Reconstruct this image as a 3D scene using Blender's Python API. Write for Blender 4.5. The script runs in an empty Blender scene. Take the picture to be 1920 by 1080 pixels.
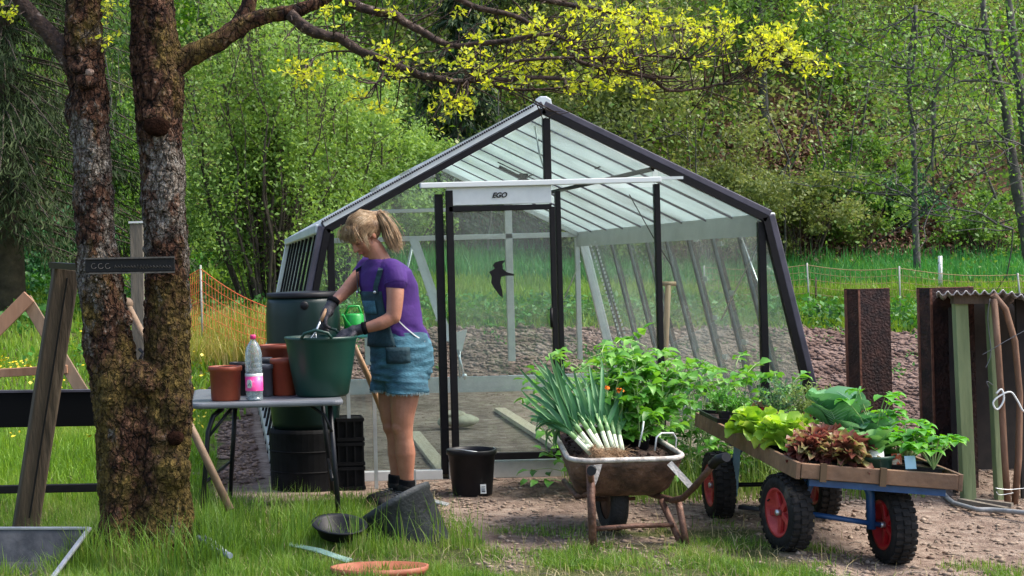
import bpy, bmesh, math, random
import numpy as np
from mathutils import Vector, Matrix, noise

random.seed(7)
RNG = np.random.default_rng(11)
R = math.radians
sc = bpy.context.scene
col = sc.collection

# ------------------------------------------------------------------ camera
F = 3000.0; PX, PY = 422.0, 500.0; HC = 1.4
ROLL = R(1.5); CR, SR = math.cos(ROLL), math.sin(ROLL)
cam_d = bpy.data.cameras.new('camera'); cam = bpy.data.objects.new('camera', cam_d); col.objects.link(cam)
cam_d.sensor_width = 36; cam_d.lens = 36 * F / 1920
cam_d.shift_x = (960 - PX) / 1920; cam_d.shift_y = (PY - 540) / 1920
cam_d.clip_start = .1; cam_d.clip_end = 500
cam.matrix_world = Matrix(((CR, SR, 0, 0), (0, 0, -1, 0), (-SR, CR, 0, HC), (0, 0, 0, 1)))
sc.camera = cam

# ------------------------------------------------------------------ light
w = bpy.data.worlds.new('World'); sc.world = w; w.use_nodes = True
nt = w.node_tree; sky = nt.nodes.new('ShaderNodeTexSky'); sky.sky_type = 'NISHITA'; sky.sun_disc = False
SUN_AZ, SUN_EL = 98, 55      # degrees from +Y towards +X
sky.sun_elevation = R(SUN_EL); sky.sun_rotation = R(SUN_AZ)
sky.air_density = 1.0; sky.dust_density = 3.0; sky.ozone_density = 1.0
nt.links.new(sky.outputs[0], nt.nodes['Background'].inputs[0]); nt.nodes['Background'].inputs[1].default_value = .15
sd = bpy.data.lights.new('sun', 'SUN'); sd.energy = 1.8; sd.angle = R(18); sd.color = (1, .95, .86)
sun = bpy.data.objects.new('sun', sd); col.objects.link(sun)
sdir = Vector((math.sin(R(SUN_AZ)) * math.cos(R(SUN_EL)), math.cos(R(SUN_AZ)) * math.cos(R(SUN_EL)), math.sin(R(SUN_EL))))
sun.rotation_euler = sdir.to_track_quat('Z', 'Y').to_euler()
sc.view_settings.view_transform = 'Standard'; sc.view_settings.look = 'None'
sc.view_settings.exposure = 1.36; sc.view_settings.gamma = 1
sc.cycles.max_bounces = 8; sc.cycles.transparent_max_bounces = 32; sc.cycles.diffuse_bounces = 3
sc.cycles.glossy_bounces = 3; sc.cycles.transmission_bounces = 6; sc.cycles.caustics_reflective = False; sc.cycles.caustics_refractive = False
sc.cycles.use_denoising = True

# ------------------------------------------------------------------ helpers
def P(px, py, D):
    """photo pixel (1920x1080) at depth D -> world point"""
    dx, dy = px - PX, py - PY
    return Vector(((dx * CR - dy * SR) * D / F, D, HC - (dx * SR + dy * CR) * D / F))

def sstep(a, b, x):
    t = min(1, max(0, (x - a) / (b - a))); return t * t * (3 - 2 * t)

def H(x, y):
    k = 1 - .048 * min(max(x, 0), 9)
    z = .11 * min(max(y - 14.5, 0), 15.5) * k + .02 * min(max(-x, 0), 10) * sstep(14, 24, y)
    if y > 29: z += .62 * (y - 29) * sstep(29, 33, y) * (.8 + .3 * noise.noise((x * .06, y * .06, 3)))
    z -= .055 * sstep(2.6, 2.95, x) * (1 - sstep(7.9, 8.6, y))
    if y < 14 : z += .012 * noise.noise((x * 1.3, y * 1.3, 0)) * (1 - sstep(9.6, 10.1, y) * (0 if not (0 < x < 4.2) else 1))
    else: z += .06 * noise.noise((x * .4, y * .4, 0)) * sstep(14, 20, y)
    return z

def tag(o, label=None, cat=None, group=None, kind=None):
    if label: o['label'] = label
    if cat: o['category'] = cat
    if group: o['group'] = group
    if kind: o['kind'] = kind
    return o

def thing(name, loc, label, cat, group=None):
    o = bpy.data.objects.new(name, None); o.empty_display_size = .1; col.objects.link(o)
    o.location = loc; return tag(o, label, cat, group)

def origin_of(o):
    v = Vector((0, 0, 0))
    while o is not None: v += o.location; o = o.parent
    return v

def copy_tree(o, parent=None):
    c = o.copy(); col.objects.link(c)
    if parent is not None: c.parent = parent
    for ch in list(o.children): copy_tree(ch, c)
    return c

def smooth_path(pts, k=5):
    n = len(pts); out = []
    for i in range(n - 1):
        p0, p1, p2, p3 = pts[max(i - 1, 0)], pts[i], pts[i + 1], pts[min(i + 2, n - 1)]
        for j in range(k):
            t = j / k; out.append(.5 * ((2 * p1) + (-p0 + p2) * t + (2 * p0 - 5 * p1 + 4 * p2 - p3) * t * t + (-p0 + 3 * p1 - 3 * p2 + p3) * t ** 3))
    return out + [pts[-1]]
def perp(d):
    d = d.normalized()
    a = Vector((0, 0, 1)) if abs(d.z) < .9 else Vector((1, 0, 0))
    s = d.cross(a).normalized(); return s, s.cross(d).normalized()

class MB:
    def __init__(s): s.v = []; s.f = []; s.s = []
    def add(s, vs, fs, smooth=False):
        n = len(s.v); s.v += [tuple(v) for v in vs]
        for f in fs: s.f.append(tuple(n + i for i in f)); s.s.append(smooth)
        return s
    def box(s, c, size, rot=None):
        c = Vector(c); hx, hy, hz = size[0] / 2, size[1] / 2, size[2] / 2
        m = rot if rot is not None else Matrix.Identity(3)
        vs = [c + m @ Vector((x, y, z)) for x in (-hx, hx) for y in (-hy, hy) for z in (-hz, hz)]
        return s.add(vs, [(0, 1, 3, 2), (4, 6, 7, 5), (0, 4, 5, 1), (2, 3, 7, 6), (0, 2, 6, 4), (1, 5, 7, 3)])
    def beam(s, a, b, w, h, up=(0, 0, 1)):
        """bar from a to b, w across (a-b x up), h along up"""
        a, b = Vector(a), Vector(b); d = (b - a).normalized(); u = Vector(up)
        sd_ = d.cross(u)
        if sd_.length < 1e-4: sd_ = d.cross(Vector((0, 1, 0)))
        sd_.normalize(); u = sd_.cross(d).normalized()
        vs = [p + sd_ * (i * w / 2) + u * (j * h / 2) for p in (a, b) for i, j in ((-1, -1), (1, -1), (1, 1), (-1, 1))]
        return s.add(vs, [(0, 1, 2, 3), (7, 6, 5, 4), (0, 4, 5, 1), (1, 5, 6, 2), (2, 6, 7, 3), (3, 7, 4, 0)])
    def tube(s, pts, rad, seg=10, smooth=True, cap=True, wob=0, closed=False):
        pts = [Vector(p) for p in pts]; n = len(pts)
        if not hasattr(rad, '__len__'): rad = [rad] * n
        vs = []; u = None
        for i, p in enumerate(pts):
            if closed: d = pts[(i + 1) % n] - pts[i - 1]
            else: d = pts[min(i + 1, n - 1)] - pts[max(i - 1, 0)]
            if d.length < 1e-9: d = Vector((0, 0, 1))
            d.normalize()
            if u is None: u = perp(d)[0]
            u = u - d * u.dot(d)
            if u.length < 1e-6: u = perp(d)[0]
            u.normalize(); v = d.cross(u)
            for k in range(seg):
                a = 2 * math.pi * k / seg
                r = rad[i]
                if wob: r *= 1 + wob * noise.noise((math.cos(a) * 1.5 + p.x * 4, math.sin(a) * 1.5 + p.y * 3, p.z * 5))
                vs.append(p + (u * math.cos(a) + v * math.sin(a)) * r)
        fs = []
        m = n if closed else n - 1
        for i in range(m):
            j = (i + 1) % n
            for k in range(seg):
                k2 = (k + 1) % seg
                fs.append((i * seg + k, i * seg + k2, j * seg + k2, j * seg + k))
        s.add(vs, fs, smooth)
        if cap and not closed:
            b = len(s.v) - len(vs)
            s.f.append(tuple(b + k for k in range(seg - 1, -1, -1))); s.s.append(False)
            e = b + (n - 1) * seg
            s.f.append(tuple(e + k for k in range(seg))); s.s.append(False)
        return s
    def lathe(s, prof, c, seg=32, axis=None, smooth=True, a0=0, scale=(1, 1)):
        """prof: (r, h) list about +Z (or axis) from c"""
        c = Vector(c); q = Vector((0, 0, 1)).rotation_difference(Vector(axis).normalized()).to_matrix() if axis is not None else Matrix.Identity(3)
        vs = []
        for r, h in prof:
            for k in range(seg):
                a = 2 * math.pi * k / seg + a0
                vs.append(c + q @ Vector((r * math.cos(a) * scale[0], r * math.sin(a) * scale[1], h)))
        fs = []
        for i in range(len(prof) - 1):
            for k in range(seg):
                k2 = (k + 1) % seg; fs.append((i * seg + k, i * seg + k2, (i + 1) * seg + k2, (i + 1) * seg + k))
        return s.add(vs, fs, smooth)
    def prism(s, poly, a, u, v, wdir, t, smooth=False):
        """poly in (u,v) plane at a, extruded by t along wdir"""
        a, u, v, wd = Vector(a), Vector(u), Vector(v), Vector(wdir)
        n = len(poly); lo = [a + u * x + v * y for x, y in poly]; hi = [p + wd * t for p in lo]
        return s.add(lo + hi, [tuple(range(n - 1, -1, -1)), tuple(range(n, 2 * n))] + [(i, (i + 1) % n, n + (i + 1) % n, n + i) for i in range(n)], smooth)
    def ball(s, c, r, seg=14, rings=9, rot=None):
        c = Vector(c); r = Vector(r) if hasattr(r, '__len__') else Vector((r, r, r)); m = rot or Matrix.Identity(3)
        vs = []
        for i in range(1, rings):
            t = math.pi * i / rings
            for k in range(seg):
                a = 2 * math.pi * k / seg
                vs.append(c + m @ Vector((r.x * math.sin(t) * math.cos(a), r.y * math.sin(t) * math.sin(a), r.z * math.cos(t))))
        n = len(vs); vs += [c + m @ Vector((0, 0, r.z)), c - m @ Vector((0, 0, r.z))]
        fs = [(i * seg + k, (i + 1) * seg + k, (i + 1) * seg + (k + 1) % seg, i * seg + (k + 1) % seg) for i in range(rings - 2) for k in range(seg)]
        fs += [(n, k, (k + 1) % seg) for k in range(seg)] + [(n + 1, (rings - 2) * seg + (k + 1) % seg, (rings - 2) * seg + k) for k in range(seg)]
        return s.add(vs, fs, True)
    def build(s, name, m, parent=None, origin=None, bevel=0, sub=0, fix=False):
        o0 = origin_of(parent) if parent is not None else Vector(origin if origin is not None else (0, 0, 0))
        me = bpy.data.meshes.new(name)
        if s.v:
            vv = np.array(s.v, dtype=np.float64) - np.array(o0)
            me.from_pydata(vv.tolist(), [], s.f)
            me.polygons.foreach_set('use_smooth', s.s)
        me.materials.append(m); me.update()
        if fix:
            b = bmesh.new(); b.from_mesh(me); bmesh.ops.recalc_face_normals(b, faces=b.faces); b.to_mesh(me); b.free()
        o = bpy.data.objects.new(name, me); col.objects.link(o)
        if parent is not None: o.parent = parent
        else: o.location = o0
        if bevel:
            mo = o.modifiers.new('b', 'BEVEL'); mo.width = bevel; mo.segments = 2; mo.limit_method = 'ANGLE'; mo.angle_limit = R(50)
        if sub:
            mo = o.modifiers.new('s', 'SUBSURF'); mo.levels = sub; mo.render_levels = sub
        return o

def np_mesh(name, V, Fq, m, parent=None, origin=(0, 0, 0), smooth=False, k=4, attr=None):
    """fast mesh from arrays: V (n,3), Fq (m,k)"""
    o0 = np.array(origin_of(parent) if parent is not None else origin, dtype=np.float64)
    me = bpy.data.meshes.new(name); n = len(V); nf = len(Fq)
    me.vertices.add(n); me.vertices.foreach_set('co', (V - o0).astype(np.float32).ravel())
    me.loops.add(nf * k); me.loops.foreach_set('vertex_index', Fq.astype(np.int32).ravel())
    me.polygons.add(nf); me.polygons.foreach_set('loop_start', np.arange(0, nf * k, k, dtype=np.int32))
    me.polygons.foreach_set('loop_total', np.full(nf, k, dtype=np.int32))
    me.materials.append(m)
    if attr is not None:
        for an, av in attr.items():
            a = me.attributes.new(an, 'FLOAT', 'POINT'); a.data.foreach_set('value', av.astype(np.float32))
    me.update(calc_edges=True)
    if smooth: me.polygons.foreach_set('use_smooth', np.ones(nf, dtype=bool))
    o = bpy.data.objects.new(name, me); col.objects.link(o)
    if parent is not None: o.parent = parent
    else: o.location = Vector(o0)
    return o

def unit(a): return a / (np.linalg.norm(a, axis=1, keepdims=True) + 1e-9)

def leaf_arrays(pts, L, Wr=.5, up=.25, dirs=None, droop=.0):
    """each point -> folded diamond leaf: 4 verts, 1 quad (slightly creased)"""
    n = len(pts); L = np.broadcast_to(np.asarray(L, float), (n,))[:, None]
    d = RNG.normal(size=(n, 3)) if dirs is None else dirs + RNG.normal(size=(n, 3)) * .35
    d[:, 2] -= droop; d = unit(d)
    nn = RNG.normal(size=(n, 3)); nn[:, 2] += up * 4
    s = unit(np.cross(d, nn)); nrm = np.cross(s, d)
    a = pts; b = pts + d * L * .45 + s * L * Wr / 2 + nrm * L * .06; c = pts + d * L - nrm * L * .08; e = pts + d * L * .45 - s * L * Wr / 2 + nrm * L * .06
    V = np.stack([a, b, c, e], 1).reshape(-1, 3)
    Fq = np.arange(4 * n).reshape(n, 4)
    return V, Fq

def clump_points(n, centre, rad, shell=.6, nclump=40, cl=.33):
    """points in an uneven crown: sub-clumps through an ellipsoid's volume"""
    c = RNG.normal(size=(nclump, 3)); c = unit(c) * (RNG.random((nclump, 1)) ** (1 - shell * .6)) * np.array(rad)
    k = RNG.integers(0, nclump, n); s = .5 + RNG.random(nclump)
    p = RNG.normal(size=(n, 3)) * .55
    p = c[k] + p * (np.array(rad) * cl) * s[k][:, None]
    return p + np.array(centre)

# ------------------------------------------------------------------ materials
MATS = {}
def mat(name, c1, c2=None, scale=8, rough=.6, metal=0, bump=0, bscale=None, c3=None, spec=.5, stretch=(1, 1, 1), coord='Object', detail=6, pos=(.35, .65), trans=0, coat=0):
    if name in MATS: return MATS[name]
    m = bpy.data.materials.new(name); m.use_nodes = True; N = m.node_tree.nodes; Lk = m.node_tree.links
    b = N['Principled BSDF']; b.inputs['Roughness'].default_value = rough; b.inputs['Metallic'].default_value = metal
    b.inputs['Specular IOR Level'].default_value = spec; b.inputs['Coat Weight'].default_value = coat
    c4 = lambda c: (c[0], c[1], c[2], 1)
    b.inputs['Base Color'].default_value = c4(c1)
    tc = N.new('ShaderNodeTexCoord'); mp = N.new('ShaderNodeMapping'); mp.inputs['Scale'].default_value = stretch
    Lk.new(tc.outputs[coord], mp.inputs[0])
    if c2 is not None:
        nz = N.new('ShaderNodeTexNoise'); nz.inputs['Scale'].default_value = scale; nz.inputs['Detail'].default_value = detail; nz.inputs['Roughness'].default_value = .65
        Lk.new(mp.outputs[0], nz.inputs[0])
        rp = N.new('ShaderNodeValToRGB'); rp.color_ramp.elements[0].position = pos[0]; rp.color_ramp.elements[1].position = pos[1]
        rp.color_ramp.elements[0].color = c4(c1); rp.color_ramp.elements[1].color = c4(c2)
        if c3 is not None:
            e = rp.color_ramp.elements.new(min(.99, pos[1] + .08)); e.color = c4(c3)
        Lk.new(nz.outputs[0], rp.inputs[0]); Lk.new(rp.outputs[0], b.inputs['Base Color'])
    if bump:
        n2 = N.new('ShaderNodeTexNoise'); n2.inputs['Scale'].default_value = bscale or scale * 3; n2.inputs['Detail'].default_value = 8
        Lk.new(mp.outputs[0], n2.inputs[0]); bp = N.new('ShaderNodeBump'); bp.inputs['Strength'].default_value = min(1, bump); bp.inputs['Distance'].default_value = .02
        Lk.new(n2.outputs[0], bp.inputs['Height']); Lk.new(bp.outputs[0], b.inputs['Normal'])
        mr = N.new('ShaderNodeMapRange'); mr.inputs[3].default_value = max(0, rough - .12); mr.inputs[4].default_value = min(1, rough + .12)
        Lk.new(n2.outputs[0], mr.inputs[0]); Lk.new(mr.outputs[0], b.inputs['Roughness'])
    MATS[name] = m; return m

def leaf_mat(name, cols, rough=.5, tr=.35, nscale=1.2, spec=.35, trc=None):
    """foliage: colour from a random value per leaf and a slow noise; part of the light passes through"""
    if name in MATS: return MATS[name]
    m = bpy.data.materials.new(name); m.use_nodes = True; N = m.node_tree.nodes; Lk = m.node_tree.links
    b = N['Principled BSDF']; b.inputs['Roughness'].default_value = rough; b.inputs['Specular IOR Level'].default_value = spec
    g = N.new('ShaderNodeNewGeometry'); tc = N.new('ShaderNodeTexCoord')
    nz = N.new('ShaderNodeTexNoise'); nz.inputs['Scale'].default_value = nscale; nz.inputs['Detail'].default_value = 2
    Lk.new(tc.outputs['Object'], nz.inputs[0])
    mx = N.new('ShaderNodeMath'); mx.operation = 'MULTIPLY_ADD'; mx.inputs[1].default_value = .5
    sub = N.new('ShaderNodeMath'); sub.operation = 'MULTIPLY_ADD'; sub.inputs[1].default_value = 1.6; sub.inputs[2].default_value = -.55
    Lk.new(nz.outputs[0], sub.inputs[0]); Lk.new(g.outputs['Random Per Island'], mx.inputs[0]); Lk.new(sub.outputs[0], mx.inputs[2])
    rp = N.new('ShaderNodeValToRGB'); els = rp.color_ramp.elements
    k = len(cols); els[0].position = .05; els[0].color = (*cols[0], 1); els[1].position = .95; els[1].color = (*cols[-1], 1)
    for i in range(1, k - 1): e = els.new(.05 + .9 * i / (k - 1)); e.color = (*cols[i], 1)
    Lk.new(mx.outputs[0], rp.inputs[0]); Lk.new(rp.outputs[0], b.inputs['Base Color'])
    t = N.new('ShaderNodeBsdfTranslucent'); hs = N.new('ShaderNodeHueSaturation'); hs.inputs['Hue'].default_value = .485; hs.inputs['Saturation'].default_value = 1.1; hs.inputs['Value'].default_value = 1.5
    Lk.new(rp.outputs[0], hs.inputs['Color']); Lk.new(hs.outputs[0], t.inputs[0])
    ms = N.new('ShaderNodeMixShader'); ms.inputs[0].default_value = tr
    Lk.new(b.outputs[0], ms.inputs[1]); Lk.new(t.outputs[0], ms.inputs[2]); Lk.new(ms.outputs[0], N['Material Output'].inputs[0])
    MATS[name] = m; return m

def glass_mat(name, tint=(.93, .97, .96), haze=.08, hazec=(.7, .78, .76), hscale=1.5, gloss=1.0, film=0.0, rough=.02):
    if name in MATS: return MATS[name]
    m = bpy.data.materials.new(name); m.use_nodes = True; N = m.node_tree.nodes; Lk = m.node_tree.links
    N.remove(N['Principled BSDF']); out = N['Material Output']
    tr = N.new('ShaderNodeBsdfTransparent'); tr.inputs[0].default_value = (*tint, 1)
    gl = N.new('ShaderNodeBsdfGlossy'); gl.inputs['Roughness'].default_value = rough
    fr = N.new('ShaderNodeFresnel'); fr.inputs[0].default_value = 1.45
    ml = N.new('ShaderNodeMath'); ml.operation = 'MULTIPLY'; ml.inputs[1].default_value = gloss; Lk.new(fr.outputs[0], ml.inputs[0])
    m1 = N.new('ShaderNodeMixShader'); Lk.new(ml.outputs[0], m1.inputs[0]); Lk.new(tr.outputs[0], m1.inputs[1]); Lk.new(gl.outputs[0], m1.inputs[2])
    df = N.new('ShaderNodeBsdfTranslucent'); df.inputs[0].default_value = (*hazec, 1)
    d2 = N.new('ShaderNodeBsdfDiffuse'); d2.inputs[0].default_value = (*hazec, 1)
    md = N.new('ShaderNodeMixShader'); md.inputs[0].default_value = .5; Lk.new(df.outputs[0], md.inputs[1]); Lk.new(d2.outputs[0], md.inputs[2])
    tc = N.new('ShaderNodeTexCoord'); nz = N.new('ShaderNodeTexNoise'); nz.inputs['Scale'].default_value = hscale; nz.inputs['Detail'].default_value = 5
    Lk.new(tc.outputs['Object'], nz.inputs[0])
    mr = N.new('ShaderNodeMapRange'); mr.inputs[1].default_value = .3; mr.inputs[2].default_value = .7; mr.inputs[3].default_value = haze * .4; mr.inputs[4].default_value = haze * 1.6
    Lk.new(nz.outputs[0], mr.inputs[0])
    m2 = N.new('ShaderNodeMixShader'); Lk.new(mr.outputs[0], m2.inputs[0]); Lk.new(m1.outputs[0], m2.inputs[1]); Lk.new(md.outputs[0], m2.inputs[2])
    Lk.new(m2.outputs[0], out.inputs[0]); MATS[name] = m; return m

black = mat('black paint', (.006, .005, .006), (.011, .009, .01), 20, .5, spec=.2)
frame_grey = mat('graphite coated profile', (.06, .055, .07), (.1, .09, .115), 6, .42, metal=.2, spec=.35)
alu = mat('bare aluminium', (.52, .54, .54), (.62, .64, .64), 12, .38, metal=.75, bump=.05)
alu_white = mat('pale profile', (.55, .57, .56), (.66, .68, .66), 5, .4, metal=.1)
# ------------------------------------------------------------------ ground
def fbm(x, y, s, o=0): return noise.noise((x * s, y * s, o)) + .5 * noise.noise((x * s * 2.1, y * s * 2.1, o + 5)) + .25 * noise.noise((x * s * 4.3, y * s * 4.3, o + 9))
def grassy(x, y):
    """1 grass, 0 bare earth: where things grow in this garden"""
    n = fbm(x, y, 1.6, 2) * .35
    if y < 10.6:
        # front lawn: dense on the left, thinning to trodden earth on the right
        g = 1 - sstep(.95, 1.35, x + n * .5)
        strip = (1 - sstep(8.1, 8.6, y + n * .8)) * (1 - sstep(2.75, 3.2, x + n)) * (.5 + n * 1.5)
        strip2 = (1 - sstep(7.3, 7.55, y + n * .6)) * (.35 + n * 1.6)
        g = max(g * (1 - sstep(9.3, 9.75, y + n) * sstep(-.25, .0, x)), strip, strip2)
        if 9.5 < y < 10.25 and 2.0 < x < 4.0: g = max(g, .35 + n)
        return min(1, max(0, g))
    bed = sstep(-.4, .1, x + n * 1.1) * (1 - sstep(20.0, 20.7, y + n))
    return 1 - min(1, bed)

def grid(x0, x1, nx, y0, y1, ny, zoff=0, yp=1.0):
    xs = np.linspace(x0, x1, nx); ys = y0 + (y1 - y0) * np.linspace(0, 1, ny) ** yp
    V = []; G = []
    for y in ys:
        for x in xs:
            V.append((x, y, H(x, y) + zoff)); G.append(grassy(x, y))
    I = np.arange(nx * ny).reshape(ny, nx)
    Fq = np.stack([I[:-1, :-1], I[:-1, 1:], I[1:, 1:], I[1:, :-1]], -1).reshape(-1, 4)
    return np.array(V), Fq, np.array(G)

def sandy(x, y):
    n = fbm(x, y, .9, 60) * .5
    return max(1 - sstep(9.7, 10.6, y + n), (1 if (.2 < x < 3.95 and y < 15.8) else 0))
def ground_mat():
    m = bpy.data.materials.new('ground'); m.use_nodes = True; N = m.node_tree.nodes; Lk = m.node_tree.links
    b = N['Principled BSDF']; b.inputs['Roughness'].default_value = .95; b.inputs['Specular IOR Level'].default_value = .15
    tc = N.new('ShaderNodeTexCoord'); at = N.new('ShaderNodeAttribute'); at.attribute_name = 'grass'; at2 = N.new('ShaderNodeAttribute'); at2.attribute_name = 'sand'
    def nz(s, d=6, r=.6):
        n = N.new('ShaderNodeTexNoise'); n.inputs['Scale'].default_value = s; n.inputs['Detail'].default_value = d; n.inputs['Roughness'].default_value = r
        Lk.new(tc.outputs['Object'], n.inputs[0]); return n
    def ramp(src, els):
        r = N.new('ShaderNodeValToRGB'); e = r.color_ramp.elements
        e[0].position, e[0].color = els[0][0], (*els[0][1], 1); e[1].position, e[1].color = els[-1][0], (*els[-1][1], 1)
        for p, c in els[1:-1]: q = e.new(p); q.color = (*c, 1)
        Lk.new(src, r.inputs[0]); return r
    n1 = nz(9, 10, .72); n2 = nz(1.2, 4); n3 = nz(55, 6, .7)
    sand = ramp(n1.outputs[0], [(.3, (.13, .085, .065)), (.42, (.29, .21, .165)), (.55, (.44, .34, .27)), (.72, (.56, .46, .38))])
    soil = ramp(n1.outputs[0], [(.32, (.07, .04, .034)), (.48, (.18, .12, .098)), (.6, (.3, .215, .18)), (.72, (.41, .32, .27))])
    turf = ramp(nz(14, 8, .7).outputs[0], [(.3, (.04, .045, .014)), (.5, (.09, .11, .03)), (.7, (.2, .18, .09))])
    litter = ramp(nz(3, 8, .75).outputs[0], [(.3, (.03, .05, .015)), (.47, (.05, .08, .02)), (.55, (.11, .055, .035)), (.7, (.22, .13, .09))])
    sx = N.new('ShaderNodeSeparateXYZ'); Lk.new(tc.outputs['Object'], sx.inputs[0])
    def mr(src, a, b_):
        q = N.new('ShaderNodeMapRange'); q.inputs[1].default_value = a; q.inputs[2].default_value = b_; Lk.new(src, q.inputs[0]); return q
    def mix(f, a, c):
        q = N.new('ShaderNodeMix'); q.data_type = 'RGBA'; Lk.new(f, q.inputs[0]); Lk.new(a, q.inputs[6]); Lk.new(c, q.inputs[7]); return q
    dirt0 = mix(at2.outputs['Fac'], soil.outputs[0], sand.outputs[0]); damp = N.new('ShaderNodeMix'); damp.data_type = 'RGBA'; damp.blend_type = 'MULTIPLY'; damp.inputs[0].default_value = 1; Lk.new(dirt0.outputs[2], damp.inputs[6]); dr_ = ramp(nz(.8, 5, .7).outputs[0], [(.35, (.55, .5, .48)), (.5, (.9, .88, .86)), (.65, (1.1, 1.08, 1.05))]); Lk.new(dr_.outputs[0], damp.inputs[7]); dirt = damp
    ad = N.new('ShaderNodeMath'); ad.operation = 'MULTIPLY_ADD'; ad.inputs[1].default_value = .5
    Lk.new(n3.outputs[0], ad.inputs[0]); Lk.new(at.outputs['Fac'], ad.inputs[2])
    g = mix(mr(ad.outputs[0], .6, .85).outputs[0], dirt.outputs[2], turf.outputs[0])
    wd = mix(mr(sx.outputs[1], 28.5, 30).outputs[0], g.outputs[2], litter.outputs[0])
    Lk.new(wd.outputs[2], b.inputs['Base Color'])
    bp = N.new('ShaderNodeBump'); bp.inputs['Strength'].default_value = .9; bp.inputs['Distance'].default_value = .04
    a2 = N.new('ShaderNodeMath'); a2.operation = 'ADD'; Lk.new(n1.outputs[0], a2.inputs[0]); Lk.new(n3.outputs[0], a2.inputs[1])
    Lk.new(a2.outputs[0], bp.inputs['Height']); Lk.new(bp.outputs[0], b.inputs['Normal'])
    return m
GM = ground_mat()
# one sheet: finer rows near the camera, reaching far over the hill
ys = np.concatenate([np.linspace(-30, 5, 8), np.linspace(5.2, 12, 150), np.linspace(12.15, 34, 110), np.linspace(34.8, 140, 60)])
xs = np.concatenate([np.linspace(-90, -7, 24), np.linspace(-6.8, -1.6, 40), np.linspace(-1.5, 5.5, 150), np.linspace(5.6, 14, 60), np.linspace(14.5, 110, 50)])
V = []; G = []; S = []
for y in ys:
    for x in xs: V.append((x, y, H(x, min(y, 90)))); G.append(grassy(x, y)); S.append(sandy(x, y))
I = np.arange(len(xs) * len(ys)).reshape(len(ys), len(xs))
Fq = np.stack([I[:-1, :-1], I[:-1, 1:], I[1:, 1:], I[1:, :-1]], -1).reshape(-1, 4)
tag(np_mesh('ground', np.array(V), Fq, GM, smooth=True, attr={'grass': np.array(G), 'sand': np.array(S)}), kind='structure')

# clods and stones: uneven lumps lying on the bare earth (nobody could count them)
def lumps(name, n, region, size, m):
    V = []; Fs = []; k = 0
    ico = [(0, 0, 1), (.9, 0, .3), (.28, .85, .3), (-.73, .53, .3), (-.73, -.53, .3), (.28, -.85, .3), (0, 0, -.4)]
    fc = [(0, 1, 2), (0, 2, 3), (0, 3, 4), (0, 4, 5), (0, 5, 1), (6, 2, 1), (6, 3, 2), (6, 4, 3), (6, 5, 4), (6, 1, 5)]
    while k < n:
        x, y = region()
        if grassy(x, y) > .55: continue
        s = size() * (1 + max(0, y - 10) * .08); a = random.random() * 6.3; ca, sa = math.cos(a), math.sin(a)
        z = H(x, y); b = len(V); f1, f2 = random.uniform(.6, 1.4), random.uniform(.4, .9)
        for (u, v, q) in ico:
            j = random.uniform(.75, 1.25)
            V.append((x + s * j * (u * ca - v * sa) * f1, y + s * j * (u * sa + v * ca), z + s * j * q * f2))
        Fs += [tuple(b + i for i in f) for f in fc]; k += 1
    return tag(np_mesh(name, np.array(V), np.array(Fs), m, smooth=False, k=3), kind='stuff')
clod = mat('earth clods', (.09, .056, .045), (.27, .19, .158), 1.6, .95, c3=(.4, .31, .265), detail=10, spec=.1)
pale = mat('dry crumbs of earth', (.2, .14, .105), (.36, .28, .21), 5, .95, c3=(.5, .43, .36), spec=.1)
def soil_spot():
    while True:
        y = random.uniform(10.0, 20.8); x = random.uniform(-.6, .66 * y)
        if sandy(x, y) < .5 * random.random() + .1: return x, y
lumps('soil_clods', 30000, soil_spot, lambda: random.choice((.005, .008, .011, .014, .02, .024, .034)), clod)
lumps('pebbles', 8000, lambda: (random.uniform(.9, 5.5), random.uniform(6.8, 10.2)), lambda: random.choice((.003, .004, .006, .006, .009, .013, .02)), pale)
lumps('gravel', 1100, lambda: (random.uniform(.3, 3.9), random.uniform(10.4, 15.6)), lambda: random.choice((.004, .005, .008)), pale)

# ------------------------------------------------------------------ grass
def blades(name, pts, Lr, Wd, m, lean=.5, seg=3, fn=None):
    n = len(pts); L = RNG.uniform(Lr[0], Lr[1], n) * RNG.uniform(.6, 1, n)
    if fn is not None: L = L * fn
    az = RNG.uniform(0, 2 * math.pi, n); d = np.stack([np.cos(az), np.sin(az), np.zeros(n)], 1)
    az2 = RNG.uniform(0, 2 * math.pi, n); s = np.stack([np.cos(az2), np.sin(az2), np.zeros(n)], 1)
    bend = RNG.uniform(.05, 1, n) ** 1.5 * lean * 1.6
    V = []
    for t in np.linspace(0, 1, seg + 1):
        c = pts + d * (L * bend * t * t)[:, None]; c[:, 2] += L * (t - .35 * bend * t * t)
        wv = (Wd * (1 - t) ** .7 * .5 if t < 1 else 0)
        V.append(c - s * wv * (RNG.uniform(.7, 1.3, n)[:, None] if t == 0 else 1)); V.append(c + s * wv)
    V = np.stack(V, 1).reshape(-1, 3); k = 2 * (seg + 1)
    base = (np.arange(n) * k)[:, None, None]
    q = np.array([[2 * i, 2 * i + 1, 2 * i + 3, 2 * i + 2] for i in range(seg)])[None]
    return tag(np_mesh(name, V, (base + q).reshape(-1, 4), m, smooth=True), kind='stuff')

def scatter(n, x0, x1, y0, y1, keep, near=0):
    out = []
    while len(out) < n:
        x, y = random.uniform(x0, x1), y0 + (y1 - y0) * random.random() ** (1 + near)
        if random.random() < keep(x, y): out.append((x, y, H(x, y) - .005))
    return np.array(out)

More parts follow.
